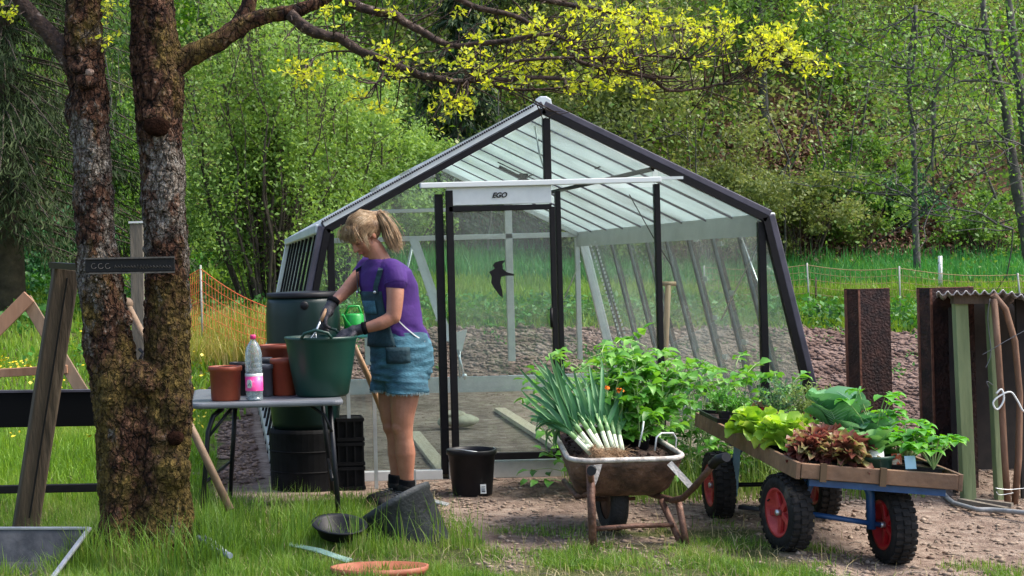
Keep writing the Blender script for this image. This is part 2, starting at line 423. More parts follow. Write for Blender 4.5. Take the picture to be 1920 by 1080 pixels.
grass_m = leaf_mat('lawn grass', [(.045, .09, .015), (.085, .17, .022), (.13, .25, .03), (.2, .31, .05), (.34, .33, .14)], tr=.35, nscale=2.5)
dry_m = leaf_mat('dry grass', [(.25, .2, .08), (.4, .33, .16), (.5, .44, .25)], tr=.2)
mead_m = leaf_mat('meadow grass', [(.07, .14, .015), (.13, .26, .025), (.2, .34, .04), (.27, .36, .07)], tr=.35, nscale=.5)
tuft = lambda x, y: max(0, .35 + fbm(x, y, 2.2, 20) * .9)
def kf(x, y):
    g = grassy(x, y); return g * (.25 + .75 * tuft(x, y))
p = scatter(42000, -1.7, 1.25, 6.7, 9.7, kf, .3)
fn = np.array([(.45 + 1.0 * tuft(a[0], a[1])) * (.85 if a[0] < .1 else (.6 if a[0] < .7 else .45)) for a in p])
blades('lawn_grass', p, (.07, .21), .0052, grass_m, fn=fn)
p = scatter(15000, .9, 4.9, 6.7, 9.4, lambda x, y: max(0, grassy(x, y) * 1.6 - .45) * max(0, tuft(x, y) * 1.5 - .25), .2)
blades('trodden_grass', p, (.025, .085), .005, grass_m, lean=.9)
p = scatter(6000, -1.5, 4.9, 6.7, 9.6, lambda x, y: grassy(x, y))
blades('dead_grass', p, (.03, .12), .004, dry_m, lean=1.2)
# long grass round the trunk and the tipped bucket
def ring_pts(n, cx, cy, rx, ry): 
    a = RNG.uniform(0, 6.28, n); r = RNG.uniform(.75, 1.25, n); return np.stack([cx + np.cos(a) * rx * r, cy + np.sin(a) * ry * r, np.full(n, .0)], 1)
p = np.concatenate([ring_pts(1500, -.38, 7.62, .35, .3), ring_pts(160, .85, 7.8, .3, .12), ring_pts(700, .1, 8.1, .3, .4)])
blades('long_grass', p, (.18, .36), .006, grass_m, lean=.45, seg=4)
# the meadow behind, coarser the farther it lies
p = scatter(34000, -4.6, -.1, 9.5, 15, lambda x, y: grassy(x, y) * (.4 + tuft(x, y)))
blades('meadow_grass', p, (.06, .17), .011, mead_m, seg=2)
def mk(x, y): return grassy(x, y) * (1 if -.3 * y < x < .66 * y else 0)
p = scatter(110000, -9, 20, 14.5, 30.5, mk)
blades('far_meadow_grass', p, (.08, .26), .024, mead_m, seg=2)
p = scatter(16000, 3, 20.5, 26.5, 30.5, mk)
blades('tall_meadow_grass', p, (.25, .55), .03, leaf_mat('tall grass', [(.03, .14, .03), (.05, .24, .05), (.12, .3, .05)], tr=.3, nscale=.6), seg=2)
# weeds with broad leaves along the near edge of the meadow and at its wire fence
def weeds(name, n, reg, size, m, hgt):
    p = scatter(n, *reg); p[:, 2] += RNG.random(n) ** 1.4 * hgt
    V, Fq = leaf_arrays(p, RNG.uniform(.6, 1.3, n) * size, .55, up=.5)
    return tag(np_mesh(name, V, Fq, m), kind='stuff')
weed_m = leaf_mat('weeds', [(.03, .09, .02), (.06, .2, .03), (.1, .3, .05)], tr=.3)
weeds('bed_edge_weeds', 9000, (-.3, 12, 20.3, 22, lambda x, y: .3 + tuft(x, y)), .09, weed_m, .3)
weeds('meadow_weeds', 7000, (-4.5, -.2, 17, 27, lambda x, y: max(0, fbm(x, y, .5, 40))), .1, weed_m, .35)
weeds('soil_weeds', 1500, (.0, 11, 15.8, 20.5, lambda x, y: max(0, fbm(x, y, 1.1, 70) - .25) * 2), .05, weed_m, .08)
# buttercups
p = scatter(900, -2.6, -.2, 12, 19, lambda x, y: grassy(x, y) * max(0, fbm(x, y, .8, 31)))
p[:, 2] += RNG.uniform(.1, .22, len(p)); V, Fq = leaf_arrays(p, RNG.uniform(.02, .045, len(p)), 1, up=2)
yel = mat('buttercup petals', (.75, .55, .02), rough=.5)
tag(np_mesh('buttercup_flowers', V, Fq, yel), kind='stuff')
# ------------------------------------------------------------------ greenhouse
GF, GR = 10.3, 15.7; GX = 2.07; BH, EH = 1.765, 1.417; ZE, ZA, ZB = 1.627, 2.36, .05
gz = H(GX, GF)
gh = thing('greenhouse', (GX, GF, 0), 'aluminium and glass greenhouse with black door frame and sloping side walls', 'greenhouse')
glass = glass_mat('wall glass', haze=.035, gloss=1.1, hscale=4)
side_glass = glass_mat('side glass', tint=(.93, .97, .95), haze=.04, gloss=.22)
roof_glass = glass_mat('roof glass', tint=(.84, .92, .91), haze=.42, hazec=(.84, .93, .92), hscale=.9, gloss=.7, rough=.15)
def gp(sx, lvl, D):   # corner points of the house section
    if lvl == 'b': return Vector((GX + sx * BH, D, ZB))
    if lvl == 'e': return Vector((GX + sx * EH, D, ZE))
    return Vector((GX, D, ZA))
prof = [gp(-1, 'b', 0), gp(-1, 'e', 0), gp(0, 'a', 0), gp(1, 'e', 0), gp(1, 'b', 0)]
def at_D(v, D): return Vector((v.x, D, v.z))
# outer arch of each gable
for D, mm, nm in ((GF, frame_grey, 'gable_frame'), (GR, alu, 'gable_frame')):
    f = MB(); k = MB()
    for i in range(4):
        a, b = at_D(prof[i], D), at_D(prof[i + 1], D); d = (b - a).normalized(); n = Vector((-d.z, 0, d.x))
        f.beam(a - d * .01 + n * .03, b + d * .01 + n * .03, .075, .042, up=n)
        k.beam(a + Vector((0, -.02, 0)) - n * .012, b + Vector((0, -.02, 0)) - n * .012, .05, .04, up=n)
    o = f.build(nm, mm, gh, bevel=.006)
    if D == GF:
        a, b = at_D(prof[1], D), at_D(prof[2], D); d = (b - a).normalized(); n = Vector((-d.z, 0, d.x)); q = MB(); q.beam(a + n * .055, b - d * .03 + n * .055, .05, .012, up=n); q.beam(a + n * .03 + Vector((0, -.04, 0)), b - d * .02 + n * .03 + Vector((0, -.04, 0)), .006, .03, up=n); q.build('sky_sheen_trim', alu_white, o)  # sky reflection on the left slope painted as a pale strip
        q = MB(); L = (b - a).length; k_ = 0
        while k_ * .016 < L - .05: q.beam(a + d * (k_ * .016) + n * .05 + Vector((0, -.045, 0)), a + d * (k_ * .016 + .007) + n * .05 + Vector((0, -.045, 0)), .012, .014, up=n); k_ += 1
        q.build('ribbed_strip', black, o)
    k.build('glazing_channel', black if D == GF else alu, o)
# upright at each eave corner, gable posts, door posts
def post(nm, x, D, z0, z1, wx=.045, wy=.05, m=black):
    return MB().box((x, D, (z0 + z1) / 2), (wx, wy, z1 - z0)).build(nm, m, gh, bevel=.003)
def roofz(x): return ZA - (ZA - ZE) * abs(x - GX) / EH
for sx in (-1, 1):
    post('corner_post', GX + sx * (EH - .03), GF + .005, 0.03, ZE - .03)
    post('corner_post', GX + sx * (EH - .03), GR, 0.4, ZE - .03, m=alu)
post('gable_post', 2.788, GF, .03, 1.86, .035)
post('gable_post', 1.385, GF, .03, 1.83, .05)
post('gable_post', 2.15, GF, .03, 1.83, .032)
post('king_post', 2.09, GF, 1.88, ZA - .06, .045)
MB().prism([(-.06, -.035), (-.05, .03), (-.02, .05), (.02, .05), (.05, .03), (.06, -.035)], (GX, GF - .035, ZA + .03), (1, 0, 0), (0, 0, 1), (0, 1, 0), .05).build('ridge_cap', alu, gh, bevel=.006)
for x in (2.788, 1.385): post('rear_post', x, GR, .4, roofz(x) - .03, .07, .05, alu)
# rear base and eave level rails
gb = H(GX, GR)
def rail(nm, a, b, w_, h_, m): return MB().beam(a, b, w_, h_).build(nm, m, gh, bevel=.003)
rail('rear_rail', (GX - EH, GR, ZE), (GX + EH, GR, ZE), .05, .05, alu)
rail('rear_rail', (GX - .86, GR, 1.9), (GX + .86, GR, 1.9), .04, .035, alu)
rail('base_rail', (GX - BH, GR, .16), (GX + BH, GR, .16), .06, .2, alu)
rail('base_rail', (GX - BH - .02, GF - .01, .03), (1.36, GF - .01, .03), .07, .06, alu_white)
rail('base_rail', (2.18, GF - .01, .03), (GX + BH + .02, GF - .01, .03), .07, .06, alu_white)
MB().box((1.77, GF - .02, .055), (.74, .06, .11)).build('door_threshold', alu, gh, bevel=.004)
for sx in (-1, 1):
    rail('side_base_rail', (GX + sx * BH, GF, .05), (GX + sx * BH, GR, .12), .06, .09, alu)
    MB().beam((GX + sx * (EH + .02), GF, ZE + .0), (GX + sx * (EH + .02), GR, ZE), .09, .06).build('gutter', alu_white, gh, bevel=.01)
    MB().beam((GX + sx * (EH - .03), GF + .06, ZE - .07), (GX + sx * (EH - .03), GR, ZE - .07), .012, .1).build('eave_plate', alu_white, gh)
rail('ridge_rail', (GX, GF, ZA + .02), (GX, GR, ZA + .02), .09, .05, alu)
gry_steel = mat('grey steel', (.1, .105, .105), (.18, .19, .19), 12, .5, metal=.4)
# glazing bars, each bay .6 m, and the panes between them
NB = 9; bay = (GR - GF) / NB
for sx in (-1, 1):
    bb, ee, aa = gp(sx, 'b', 0), gp(sx, 'e', 0), gp(0, 'a', 0)
    for i in range(NB + 1):
        D = GF + bay * i
        if 0 < i < NB:
            o = MB().beam(at_D(bb, D), at_D(ee, D) - Vector((0, 0, .03)), .02, .04, up=(0, 1, 0)).build('side_glazing_bar', alu if sx < 0 else gry_steel, gh)
            MB().beam(at_D(ee, D) + Vector((0, 0, .0)), at_D(aa, D), .012, .014, up=(0, 0, 1)).build('roof_glazing_bar', frame_grey, gh)
            MB().beam(at_D(bb, D) + Vector((sx * .03, 0, 0)), at_D(ee, D) + Vector((sx * .03, 0, -.03)), .02, .014, up=(0, 1, 0)).build('rubber_seal', black, o)
        if i < NB:
            a = D + .016; b = D + bay - .016
            def pane(p0, p1, m, nm):
                t = Vector((0, 0, .004)) if nm == 'roof_pane' else Vector((.004, 0, 0))
                q = [at_D(p0, a), at_D(p0, b), at_D(p1, b), at_D(p1, a)]
                q2 = [v + t for v in q]
                MB().add(q + q2, [(0, 1, 2, 3), (7, 6, 5, 4), (0, 4, 5, 1), (1, 5, 6, 2), (2, 6, 7, 3), (3, 7, 4, 0)]).build(nm, m, gh)
            pane(bb, ee - Vector((0, 0, .03)), side_glass, 'side_pane')
            pane(ee + Vector((0, 0, .01)), aa, roof_glass, 'roof_pane')
    # purlin half way up the slope
    mid = (ee + aa) / 2
    rail('purlin', (mid.x, GF + .03, mid.z - .035), (mid.x, GR, mid.z - .035), .02, .03, black if sx > 0 else alu)
# left slope: vents lifted a little off the roof
for i, D in ((1, GF + .75), (5, GF + 3.1)):
    sl = (gp(0, 'a', 0) - gp(-1, 'e', 0)).normalized(); n = Vector((-sl.z, 0, sl.x))
    base = gp(-1, 'e', 0) + (gp(0, 'a', 0) - gp(-1, 'e', 0)) * .48
    f = MB(); c = at_D(base, D) + n * .06; e = at_D(gp(0, 'a', 0), D) + n * .035 - sl * .1
    f.beam(c, e, .03, .03, up=n); f.beam(c + Vector((0, .6, 0)), e + Vector((0, .6, 0)), .03, .03, up=n); f.beam(c, c + Vector((0, .6, 0)), .03, .03, up=n)
    o = f.build('roof_vent', alu, gh)
    MB().add([c, c + Vector((0, .6, 0)), e + Vector((0, .6, 0)), e, c - n * .004, c + Vector((0, .6, 0)) - n * .004, e + Vector((0, .6, 0)) - n * .004, e - n * .004], [(0, 1, 2, 3), (7, 6, 5, 4), (0, 4, 5, 1), (1, 5, 6, 2), (2, 6, 7, 3), (3, 7, 4, 0)]).build('vent_pane', roof_glass, o)
# black vent openers under the right slope and left slope
def opener(px, py, D, s):
    c = P(px, py, D); f = MB(); dd = (gp(1, 'e', 0) - gp(0, 'a', 0)).normalized()
    f.tube([c - dd * .13 * s, c + dd * .08 * s], .013, 8); f.tube([c - dd * .02, c + dd * .16 * s + Vector((0, 0, -.03))], .008, 8)
    f.tube([c - dd * .14 * s + Vector((0, 0, .03)), c + dd * .22 * s + Vector((0, 0, .035))], .005, 6)
    f.tube([c + Vector((-.05, 0, -.05)), c + Vector((.12, 0, .01))], .006, 6); f.box(c + Vector((.04, 0, .0)), (.07, .03, .035))
    f.build('vent_opener', black, gh)
opener(1128, 303, 11.4, 1.5); opener(972, 330, 12.6, 1.3)
MB().tube([P(1003, 237, 10.45), P(1012, 290, 10.45), P(1026, 335, 10.42)], .006, 6).build('tie_strap', alu_white, gh)
MB().tube([P(1180, 365, 10.6), P(1225, 445, 10.7), P(1260, 500, 10.9)], .0035, 6).build('opener_rod', black, gh)
# diagonal braces in the side wall
for a, b in (((1425, 452, 10.5), (1352, 600, 11.6)), ((1390, 445, 10.9), (1432, 560, 10.4)), ((1088, 490, 15.2), (1058, 560, 15.6))):
    MB().tube([P(*a), P(*b)], .006, 6).build('wind_brace', alu, gh)
# ladder-like punched strip near the rear of the right wall
s1 = MB()
for t in np.linspace(0, 1, 26):
    c = P(1108, 455, 14.6).lerp(P(1168, 640, 13.6), t); s1.box(c + Vector((-.015, -.03, 0)), (.012, .01, .02)); s1.box(c + Vector((.03, -.03, 0)), (.012, .01, .02))
s1.build('punched_strip', alu_white, gh)
# gable glass
def gpane(pts, nm='gable_pane', m=glass, D=GF + .01, parent=gh):
    n = len(pts); q = [Vector((x, D, z)) for x, z in pts]; q2 = [v + Vector((0, .004, 0)) for v in q]
    return MB().add(q + q2, [tuple(range(n)), tuple(range(2 * n - 1, n - 1, -1))] + [(i, n + i, n + (i + 1) % n, (i + 1) % n) for i in range(n)]).build(nm, m, parent)
L0, L1 = GX - EH + .02, 1.36
gpane([(L0, .07), (L1, .07), (L1, roofz(L1) - .04), (L0, ZE)])
gpane([(2.17, .07), (2.77, .07), (2.77, 1.84), (2.17, 1.84)])
gpane([(2.806, .07), (GX + EH - .055, .07), (GX + EH - .055, ZE), (2.806, roofz(2.806) - .04)])
gpane([(1.41, 1.9), (2.065, 1.9), (2.065, ZA - .05), (1.41, roofz(1.41) - .04)])
gpane([(2.115, 1.9), (2.77, 1.9), (2.77, roofz(2.77) - .05), (2.115, ZA - .06)])
for sx in (-1, 1):
    gpane([(GX + sx * (EH - .005), .07), (GX + sx * (BH - .03), .07), (GX + sx * (EH - .005), ZE - .05)], D=GF + .012)
    gpane([(GX + sx * (EH - .05), .45), (GX + sx * .75, .45), (GX + sx * .75, ZE), (GX + sx * (EH - .05), ZE)], 'rear_pane', D=GR)
gpane([(1.42, .27), (2.75, .27), (2.75, ZE - .03), (1.42, ZE - .03)], 'rear_pane', D=GR)
gpane([(L0, ZE + .03), (GX + EH - .02, ZE + .03), (GX, ZA - .04)], 'rear_pane', D=GR)
# door, header and slide rail
door = MB()
zt, zb = 1.73, .12
door.box((1.447, GF - .045, (zt + zb) / 2 + .05), (.045, .035, zt - zb + .14)); door.box((2.103, GF - .045, (zt + zb) / 2), (.032, .035, zt - zb))
door.box((1.77, GF - .045, zt), (.66, .035, .035)); door.box((1.77, GF - .045, .14), (.64, .035, .045))
dr = door.build('door', black, gh, bevel=.003)
gpane([(1.47, .165), (2.085, .165), (2.085, 1.71), (1.47, 1.71)], 'door_pane', glass_mat('door glass', haze=.07, gloss=1.3), GF - .05, dr)
hb = MB(); hb.box((2.09, GF - .075, 1.02), (.022, .02, .13)); hb.tube([(2.075, GF - .09, 1.08), (2.07, GF - .105, 1.02), (2.075, GF - .09, .96)], .01, 8); hb.build('door_handle', black, dr)
hd = MB().box((1.765, GF - .045, 1.81), (.67, .03, .115)).build('header_panel', alu_white, gh, bevel=.003)
MB().beam((1.26, GF - .06, 1.885), (2.80, GF - .06, 1.885), .05, .035).build('slide_rail', mat('white rail', (.7, .72, .7), rough=.35), gh, bevel=.005)
MB().beam((2.80, GF - .05, 1.893), (2.945, GF - .05, 1.893), .03, .018).build('rail_end', alu_white, gh)
# the maker's word on the header
tcu = bpy.data.curves.new('lettering', 'FONT'); tcu.body = 'EGO'; tcu.size = .045; tcu.shear = .35; tcu.extrude = .001; tcu.offset = .0015; tcu.align_x = 'CENTER'
to = bpy.data.objects.new('lettering', tcu); dg = bpy.context.evaluated_depsgraph_get(); col.objects.link(to)
dg = bpy.context.evaluated_depsgraph_get(); tm = bpy.data.meshes.new_from_object(to.evaluated_get(dg)); bpy.data.objects.remove(to)
lo = bpy.data.objects.new('lettering', tm); tm.materials.append(black); col.objects.link(lo); lo.parent = gh
lo.rotation_euler = (R(90), 0, 0); lo.location = Vector((1.765, GF - .064, 1.797)) - gh.location
# bird sticker on the door glass: a falcon shape, wings spread
def bird_pt(px, py):
    v = P(px, py, GF - .056); return (v.x, v.z)
bp_ = [(917, 510), (924, 506), (928, 503), (924, 498), (928, 492), (938, 489), (948, 488), (942, 495), (943, 504), (950, 510), (964, 514), (964, 517), (948, 517), (940, 519), (938, 530), (942, 545), (943, 559), (936, 553), (928, 542), (921, 530), (922, 519), (919, 513)]
pts = [bird_pt(*q) for q in bp_]
bm = bmesh.new(); vs = [bm.verts.new((x, GF - .0535, z)) for x, z in pts]; fc = bm.faces.new(vs); 
r_ = bmesh.ops.extrude_face_region(bm, geom=[fc]); bmesh.ops.translate(bm, vec=(0, -.001, 0), verts=[v for v in r_['geom'] if isinstance(v, bmesh.types.BMVert)])
bmesh.ops.triangulate(bm, faces=bm.faces[:]); bmesh.ops.recalc_face_normals(bm, faces=bm.faces)
bmesh.ops.translate(bm, vec=-gh.location, verts=bm.verts)
me = bpy.data.meshes.new('bird_sticker'); bm.to_mesh(me); bm.free(); me.materials.append(black)
o = bpy.data.objects.new('bird_sticker', me); col.objects.link(o); o.parent = dr
# paper labels stuck to the right panes
sl = (gp(1, 'b', 0) - gp(1, 'e', 0)).normalized()
for k, D in enumerate((11.35, 11.9)):
    for j in range(4 if k else 4):
        t = .16 + j * .36 if k == 0 else .12 + j * .3
        c = at_D(gp(1, 'e', 0), D) + sl * t + Vector((-.012, 0, 0))
        n = Vector((-sl.z, 0, sl.x)); MB().box(c, (.002, .1, .035)).build('pane_label', alu_white, gh)

# things standing inside the greenhouse
wood_pale = mat('sawn pale timber', (.42, .33, .22), (.58, .48, .35), 9, .7, bump=.3, stretch=(8, 1, 1))
wood_grey = mat('weathered grey wood', (.09, .075, .055), (.2, .17, .13), 5, .85, bump=.6, stretch=(1, 1, .15), bscale=30)
wood_dark = mat('old brown wood', (.05, .034, .022), (.13, .09, .06), 5, .8, bump=.7, stretch=(1, 1, .12), bscale=26)
wood_handle = mat('ash handle', (.35, .19, .09), (.5, .3, .16), 6, .5, stretch=(1, 1, .2))
def board(name, a, b, w_, h_, m, label, cat, up=(0, 0, 1)):
    a, b = Vector(a), Vector(b); c = (a + b) / 2
    o = MB().beam(a, b, w_, h_, up).build(name, m, origin=(c.x, c.y, min(a.z, b.z)), bevel=.003); return tag(o, label, cat)
def G(px, py, up=0.0):   # where a photo pixel meets flat ground
    dx, dy = px - PX, py - PY; D = (HC - up) * F / (dx * SR + dy * CR); return P(px, py, D)
board('plank', G(937, 768, .03), G(1048, 838, .03), .1, .035, wood_pale, 'long pale plank lying on the earth floor behind the door glass', 'plank')
board('plank', G(776, 812, .02), G(838, 890, .02), .1, .03, wood_pale, 'short pale plank lying on the ground behind the woman\'s legs', 'plank')
stone_m = mat('sandstone', (.3, .26, .18), (.46, .42, .3), 9, .9, bump=.6)
b = MB(); c = G(863, 800, .02); b.ball(c + Vector((0, 0, .05)), (.16, .13, .055)); b.ball(c + Vector((-.05, .02, .1)), (.1, .1, .035)); b.ball(c + Vector((-.13, 0, .04)), (.06, .08, .045))
o = b.build('stone', stone_m, origin=c); mo = o.modifiers.new('d', 'DISPLACE'); t_ = bpy.data.textures.new('n', 'CLOUDS'); t_.noise_scale = .09; mo.texture = t_; mo.strength = .03
tag(o, 'flat pale stone on the earth floor behind the door glass', 'stone')
# aluminium steps leaning inside
gry_steel = mat('grey steel', (.06, .06, .065), (.12, .12, .13), 12, .5, metal=.5)
st = thing('step_ladder', G(800, 760), 'aluminium step ladder standing inside the greenhouse behind the woman', 'ladder')
Ds = 14.0
top = P(772, 447, Ds); f = MB()
f.beam(top, P(838, 640, Ds - .1), .05, .03, up=(0, 1, 0)); f.beam(P(778, 447, Ds + .35), P(846, 640, Ds + .3), .05, .03, up=(0, 1, 0)); f.build('stile', alu, st)
f = MB(); f.tube([P(775, 452, Ds + .1), P(722, 700, Ds + .2)], .012, 8); f.tube([P(775, 452, Ds + .4), P(722, 690, Ds + .5)], .012, 8); f.build('rear_strut', alu, st)
for py in (505, 552, 600):
    t = (py - 447) / 193; MB().beam(P(772 + 66 * t, py, Ds), P(772 + 66 * t, py, Ds + .35), .08, .02).build('step', alu, st)
# spade with a T handle hung in the right bay
sp = thing('spade', G(1245, 740, .5), 'spade with wooden T handle standing behind the right glass panes', 'spade')
MB().tube([P(1253, 535, 10.9), P(1247, 660, 10.9), P(1243, 720, 10.9)], .02, 10).build('shaft', wood_handle, sp)
MB().tube([P(1241, 532, 10.9), P(1267, 532, 10.9)], .016, 10).build('grip', wood_handle, sp)
MB().box(P(1242, 740, 10.9), (.15, .01, .12)).build('blade', gry_steel, sp, bevel=.004)
# grey plastic seat and frame seen through the door
ch = thing('white_scoop', G(868, 715), 'pale grey tilted scoop on a stand seen through the door glass', 'scoop')
b = MB(); b.prism([(P(850, 625, 15).x, P(850, 625, 15).z), (P(876, 618, 15).x, P(876, 618, 15).z), (P(866, 660, 15).x, P(866, 660, 15).z), (P(852, 652, 15).x, P(852, 652, 15).z)], (0, 15, 0), (1, 0, 0), (0, 0, 1), (0, 1, 0), .03); b.build('scoop', alu_white, ch)
b = MB(); b.tube([P(858, 655, 15.03), P(872, 712, 15.03)], .01, 8); b.tube([P(862, 655, 15.2), P(862, 708, 15.25)], .01, 8); b.ball(P(871, 705, 15), .025); b.build('stand', alu, ch)
# ------------------------------------------------------------------ the old tree in front
def bark_mat():
    m = bpy.data.materials.new('mossy bark'); m.use_nodes = True; N = m.node_tree.nodes; Lk = m.node_tree.links
    b = N['Principled BSDF']; b.inputs['Roughness'].default_value = .92; b.inputs['Specular IOR Level'].default_value = .2
    tc = N.new('ShaderNodeTexCoord'); mp = N.new('ShaderNodeMapping'); mp.inputs['Scale'].default_value = (1, 1, .55); Lk.new(tc.outputs['Object'], mp.inputs[0])
    def nz(s, d=6, r=.65, src=mp):
        n = N.new('ShaderNodeTexNoise'); n.inputs['Scale'].default_value = s; n.inputs['Detail'].default_value = d; n.inputs['Roughness'].default_value = r; Lk.new(src.outputs[0], n.inputs[0]); return n
    def ramp(src, els):
        r = N.new('ShaderNodeValToRGB'); e = r.color_ramp.elements
        e[0].position, e[0].color = els[0][0], (*els[0][1], 1); e[1].position, e[1].color = els[-1][0], (*els[-1][1], 1)
        for p, c in els[1:-1]: q = e.new(p); q.color = (*c, 1)
        Lk.new(src, r.inputs[0]); return r
    def mix(f, a, c):
        q = N.new('ShaderNodeMix'); q.data_type = 'RGBA'; Lk.new(f, q.inputs[0]); Lk.new(a, q.inputs[6]); Lk.new(c, q.inputs[7]); return q
    n1 = nz(24, 8, .7); bk = ramp(n1.outputs[0], [(.38, (.01, .005, .004)), (.5, (.07, .03, .017)), (.62, (.19, .1, .06)), (.7, (.45, .37, .31))])
    moss = ramp(nz(38, 6, .75).outputs[0], [(.35, (.03, .02, .006)), (.53, (.125, .085, .022)), (.68, (.3, .2, .06))])
    lich = ramp(nz(52, 6, .85).outputs[0], [(.4, (.04, .026, .018)), (.49, (.15, .12, .095)), (.58, (.31, .28, .24)), (.68, (.55, .51, .46))])
    sx = N.new('ShaderNodeSeparateXYZ'); Lk.new(tc.outputs['Object'], sx.inputs[0])
    # lichen: pale patches mostly between 1.3 and 2.3 m; moss: low down and round the forks
    nl = nz(5.5, 7, .72); nm = nz(4.2, 6, .7)
    def mr(src, a, b_, c=0, d=1):
        q = N.new('ShaderNodeMapRange'); q.inputs[1].default_value = a; q.inputs[2].default_value = b_; q.inputs[3].default_value = c; q.inputs[4].default_value = d; Lk.new(src, q.inputs[0]); return q
    def math_(op, a, b_):
        q = N.new('ShaderNodeMath'); q.operation = op
        for i, s_ in enumerate((a, b_)):
            if isinstance(s_, (int, float)): q.inputs[i].default_value = s_
            else: Lk.new(s_, q.inputs[i])
        return q
    z = sx.outputs[2]
    band = math_('MULTIPLY', mr(z, 1.0, 1.5).outputs[0], mr(z, 2.35, 1.9).outputs[0])
    lf = mr(math_('ADD', nl.outputs[0], math_('MULTIPLY', band.outputs[0], .13).outputs[0]).outputs[0], .592, .66)
    low = mr(z, 1.5, .35); x = sx.outputs[0]
    side = mr(x, .05, .25)
    mf = mr(math_('ADD', math_('ADD', nm.outputs[0], math_('MULTIPLY', low.outputs[0], .16).outputs[0]).outputs[0], math_('MULTIPLY', side.outputs[0], .06).outputs[0]).outputs[0], .54, .66)
    vo = N.new('ShaderNodeTexVoronoi'); vo.feature = 'DISTANCE_TO_EDGE'; vo.inputs['Scale'].default_value = 26; wv = N.new('ShaderNodeVectorMath'); wv.operation = 'MULTIPLY_ADD'; nw = nz(14, 4, .6); wv.inputs[1].default_value = (.05, .05, .05); Lk.new(nw.outputs[1], wv.inputs[0]); Lk.new(mp.outputs[0], wv.inputs[2]); Lk.new(wv.outputs[0], vo.inputs['Vector'])
    crk = mr(vo.outputs['Distance'], .0, .09, .25, 1)
    bkm = N.new('ShaderNodeMix'); bkm.data_type = 'RGBA'; bkm.blend_type = 'MULTIPLY'; bkm.inputs[0].default_value = 1; Lk.new(bk.outputs[0], bkm.inputs[6]); Lk.new(crk.outputs[0], bkm.inputs[7])
    c1 = mix(mf.outputs[0], bkm.outputs[2], moss.outputs[0]); c2 = mix(lf.outputs[0], c1.outputs[2], lich.outputs[0])
    Lk.new(c2.outputs[2], b.inputs['Base Color'])
    bp = N.new('ShaderNodeBump'); bp.inputs['Strength'].default_value = 1; bp.inputs['Distance'].default_value = .045
    hh = math_('ADD', math_('ADD', n1.outputs[0], crk.outputs[0]).outputs[0], math_('MULTIPLY', nz(9, 6, .7).outputs[0], 1.2).outputs[0])
    Lk.new(hh.outputs[0], bp.inputs['Height']); Lk.new(bp.outputs[0], b.inputs['Normal']); return m
bark = bark_mat()
DT = 7.62
tree = thing('old_tree', (P(272, 1040, DT).x, DT, 0), 'old forked tree with lichen and moss on its bark, standing beside the grey table', 'tree')
def stem_mb(mb, rows, D, dz=0, seg=28, step=6):
    """rows: (py, left px, right px); a lumpy stem following them"""
    pts = []; rad = []
    for i in range(len(rows) - 1):
        for k in range(step):
            t = k / step; a, b = rows[i], rows[i + 1]
            py = a[0] + (b[0] - a[0]) * t; l = a[1] + (b[1] - a[1]) * t; r = a[2] + (b[2] - a[2]) * t
            pts.append(P((l + r) / 2, py, D)); rad.append((r - l) / 2 * D / F)
    a = rows[-1]; pts.append(P((a[1] + a[2]) / 2, a[0], D)); rad.append((a[2] - a[1]) / 2 * D / F)
    for p in pts: p.x += .008 * noise.noise((p.z * 3, 1, 0)); p.y += .02 * noise.noise((p.z * 2, 7, 0))
    mb.tube(pts, rad, seg, wob=.16)
mb = MB()
stem_mb(mb, [(1075, 160, 275), (1030, 176, 272), (960, 184, 270), (880, 182, 275), (800, 178, 280), (740, 172, 275), (700, 166, 262), (640, 156, 248), (560, 150, 232), (480, 144, 223), (400, 140, 212), (300, 136, 206), (250, 132, 206), (215, 122, 206), (170, 128, 203), (100, 114, 196), (0, 126, 190), (-90, 122, 180), (-300, 118, 165), (-560, 128, 158), (-800, 138, 146)], DT)
stem_mb(mb, [(1075, 225, 368), (1030, 240, 358), (960, 245, 357), (880, 250, 356), (800, 252, 357), (740, 262, 357), (700, 268, 357), (640, 270, 358), (560, 272, 355), (480, 271, 354), (400, 268, 350), (300, 262, 345), (230, 256, 342), (160, 250, 348), (100, 247, 338), (0, 244, 326), (-90, 240, 320), (-300, 240, 300), (-560, 252, 286), (-800, 262, 270)], DT + .02)
# burrs, knots and the healed wound low down
for px, py, r, zz in ((160, 148, .06, .8), (296, 218, .07, .8), (160, 130, .075, .6), (320, 880, .1, 1), (230, 600, .05, 1), (215, 760, .08, 1.2), (330, 770, .07, 1.3), (262, 710, .1, .9)):
    c = P(px, py, DT - .07); mb.ball(c, (r, r * .8, r * zz))
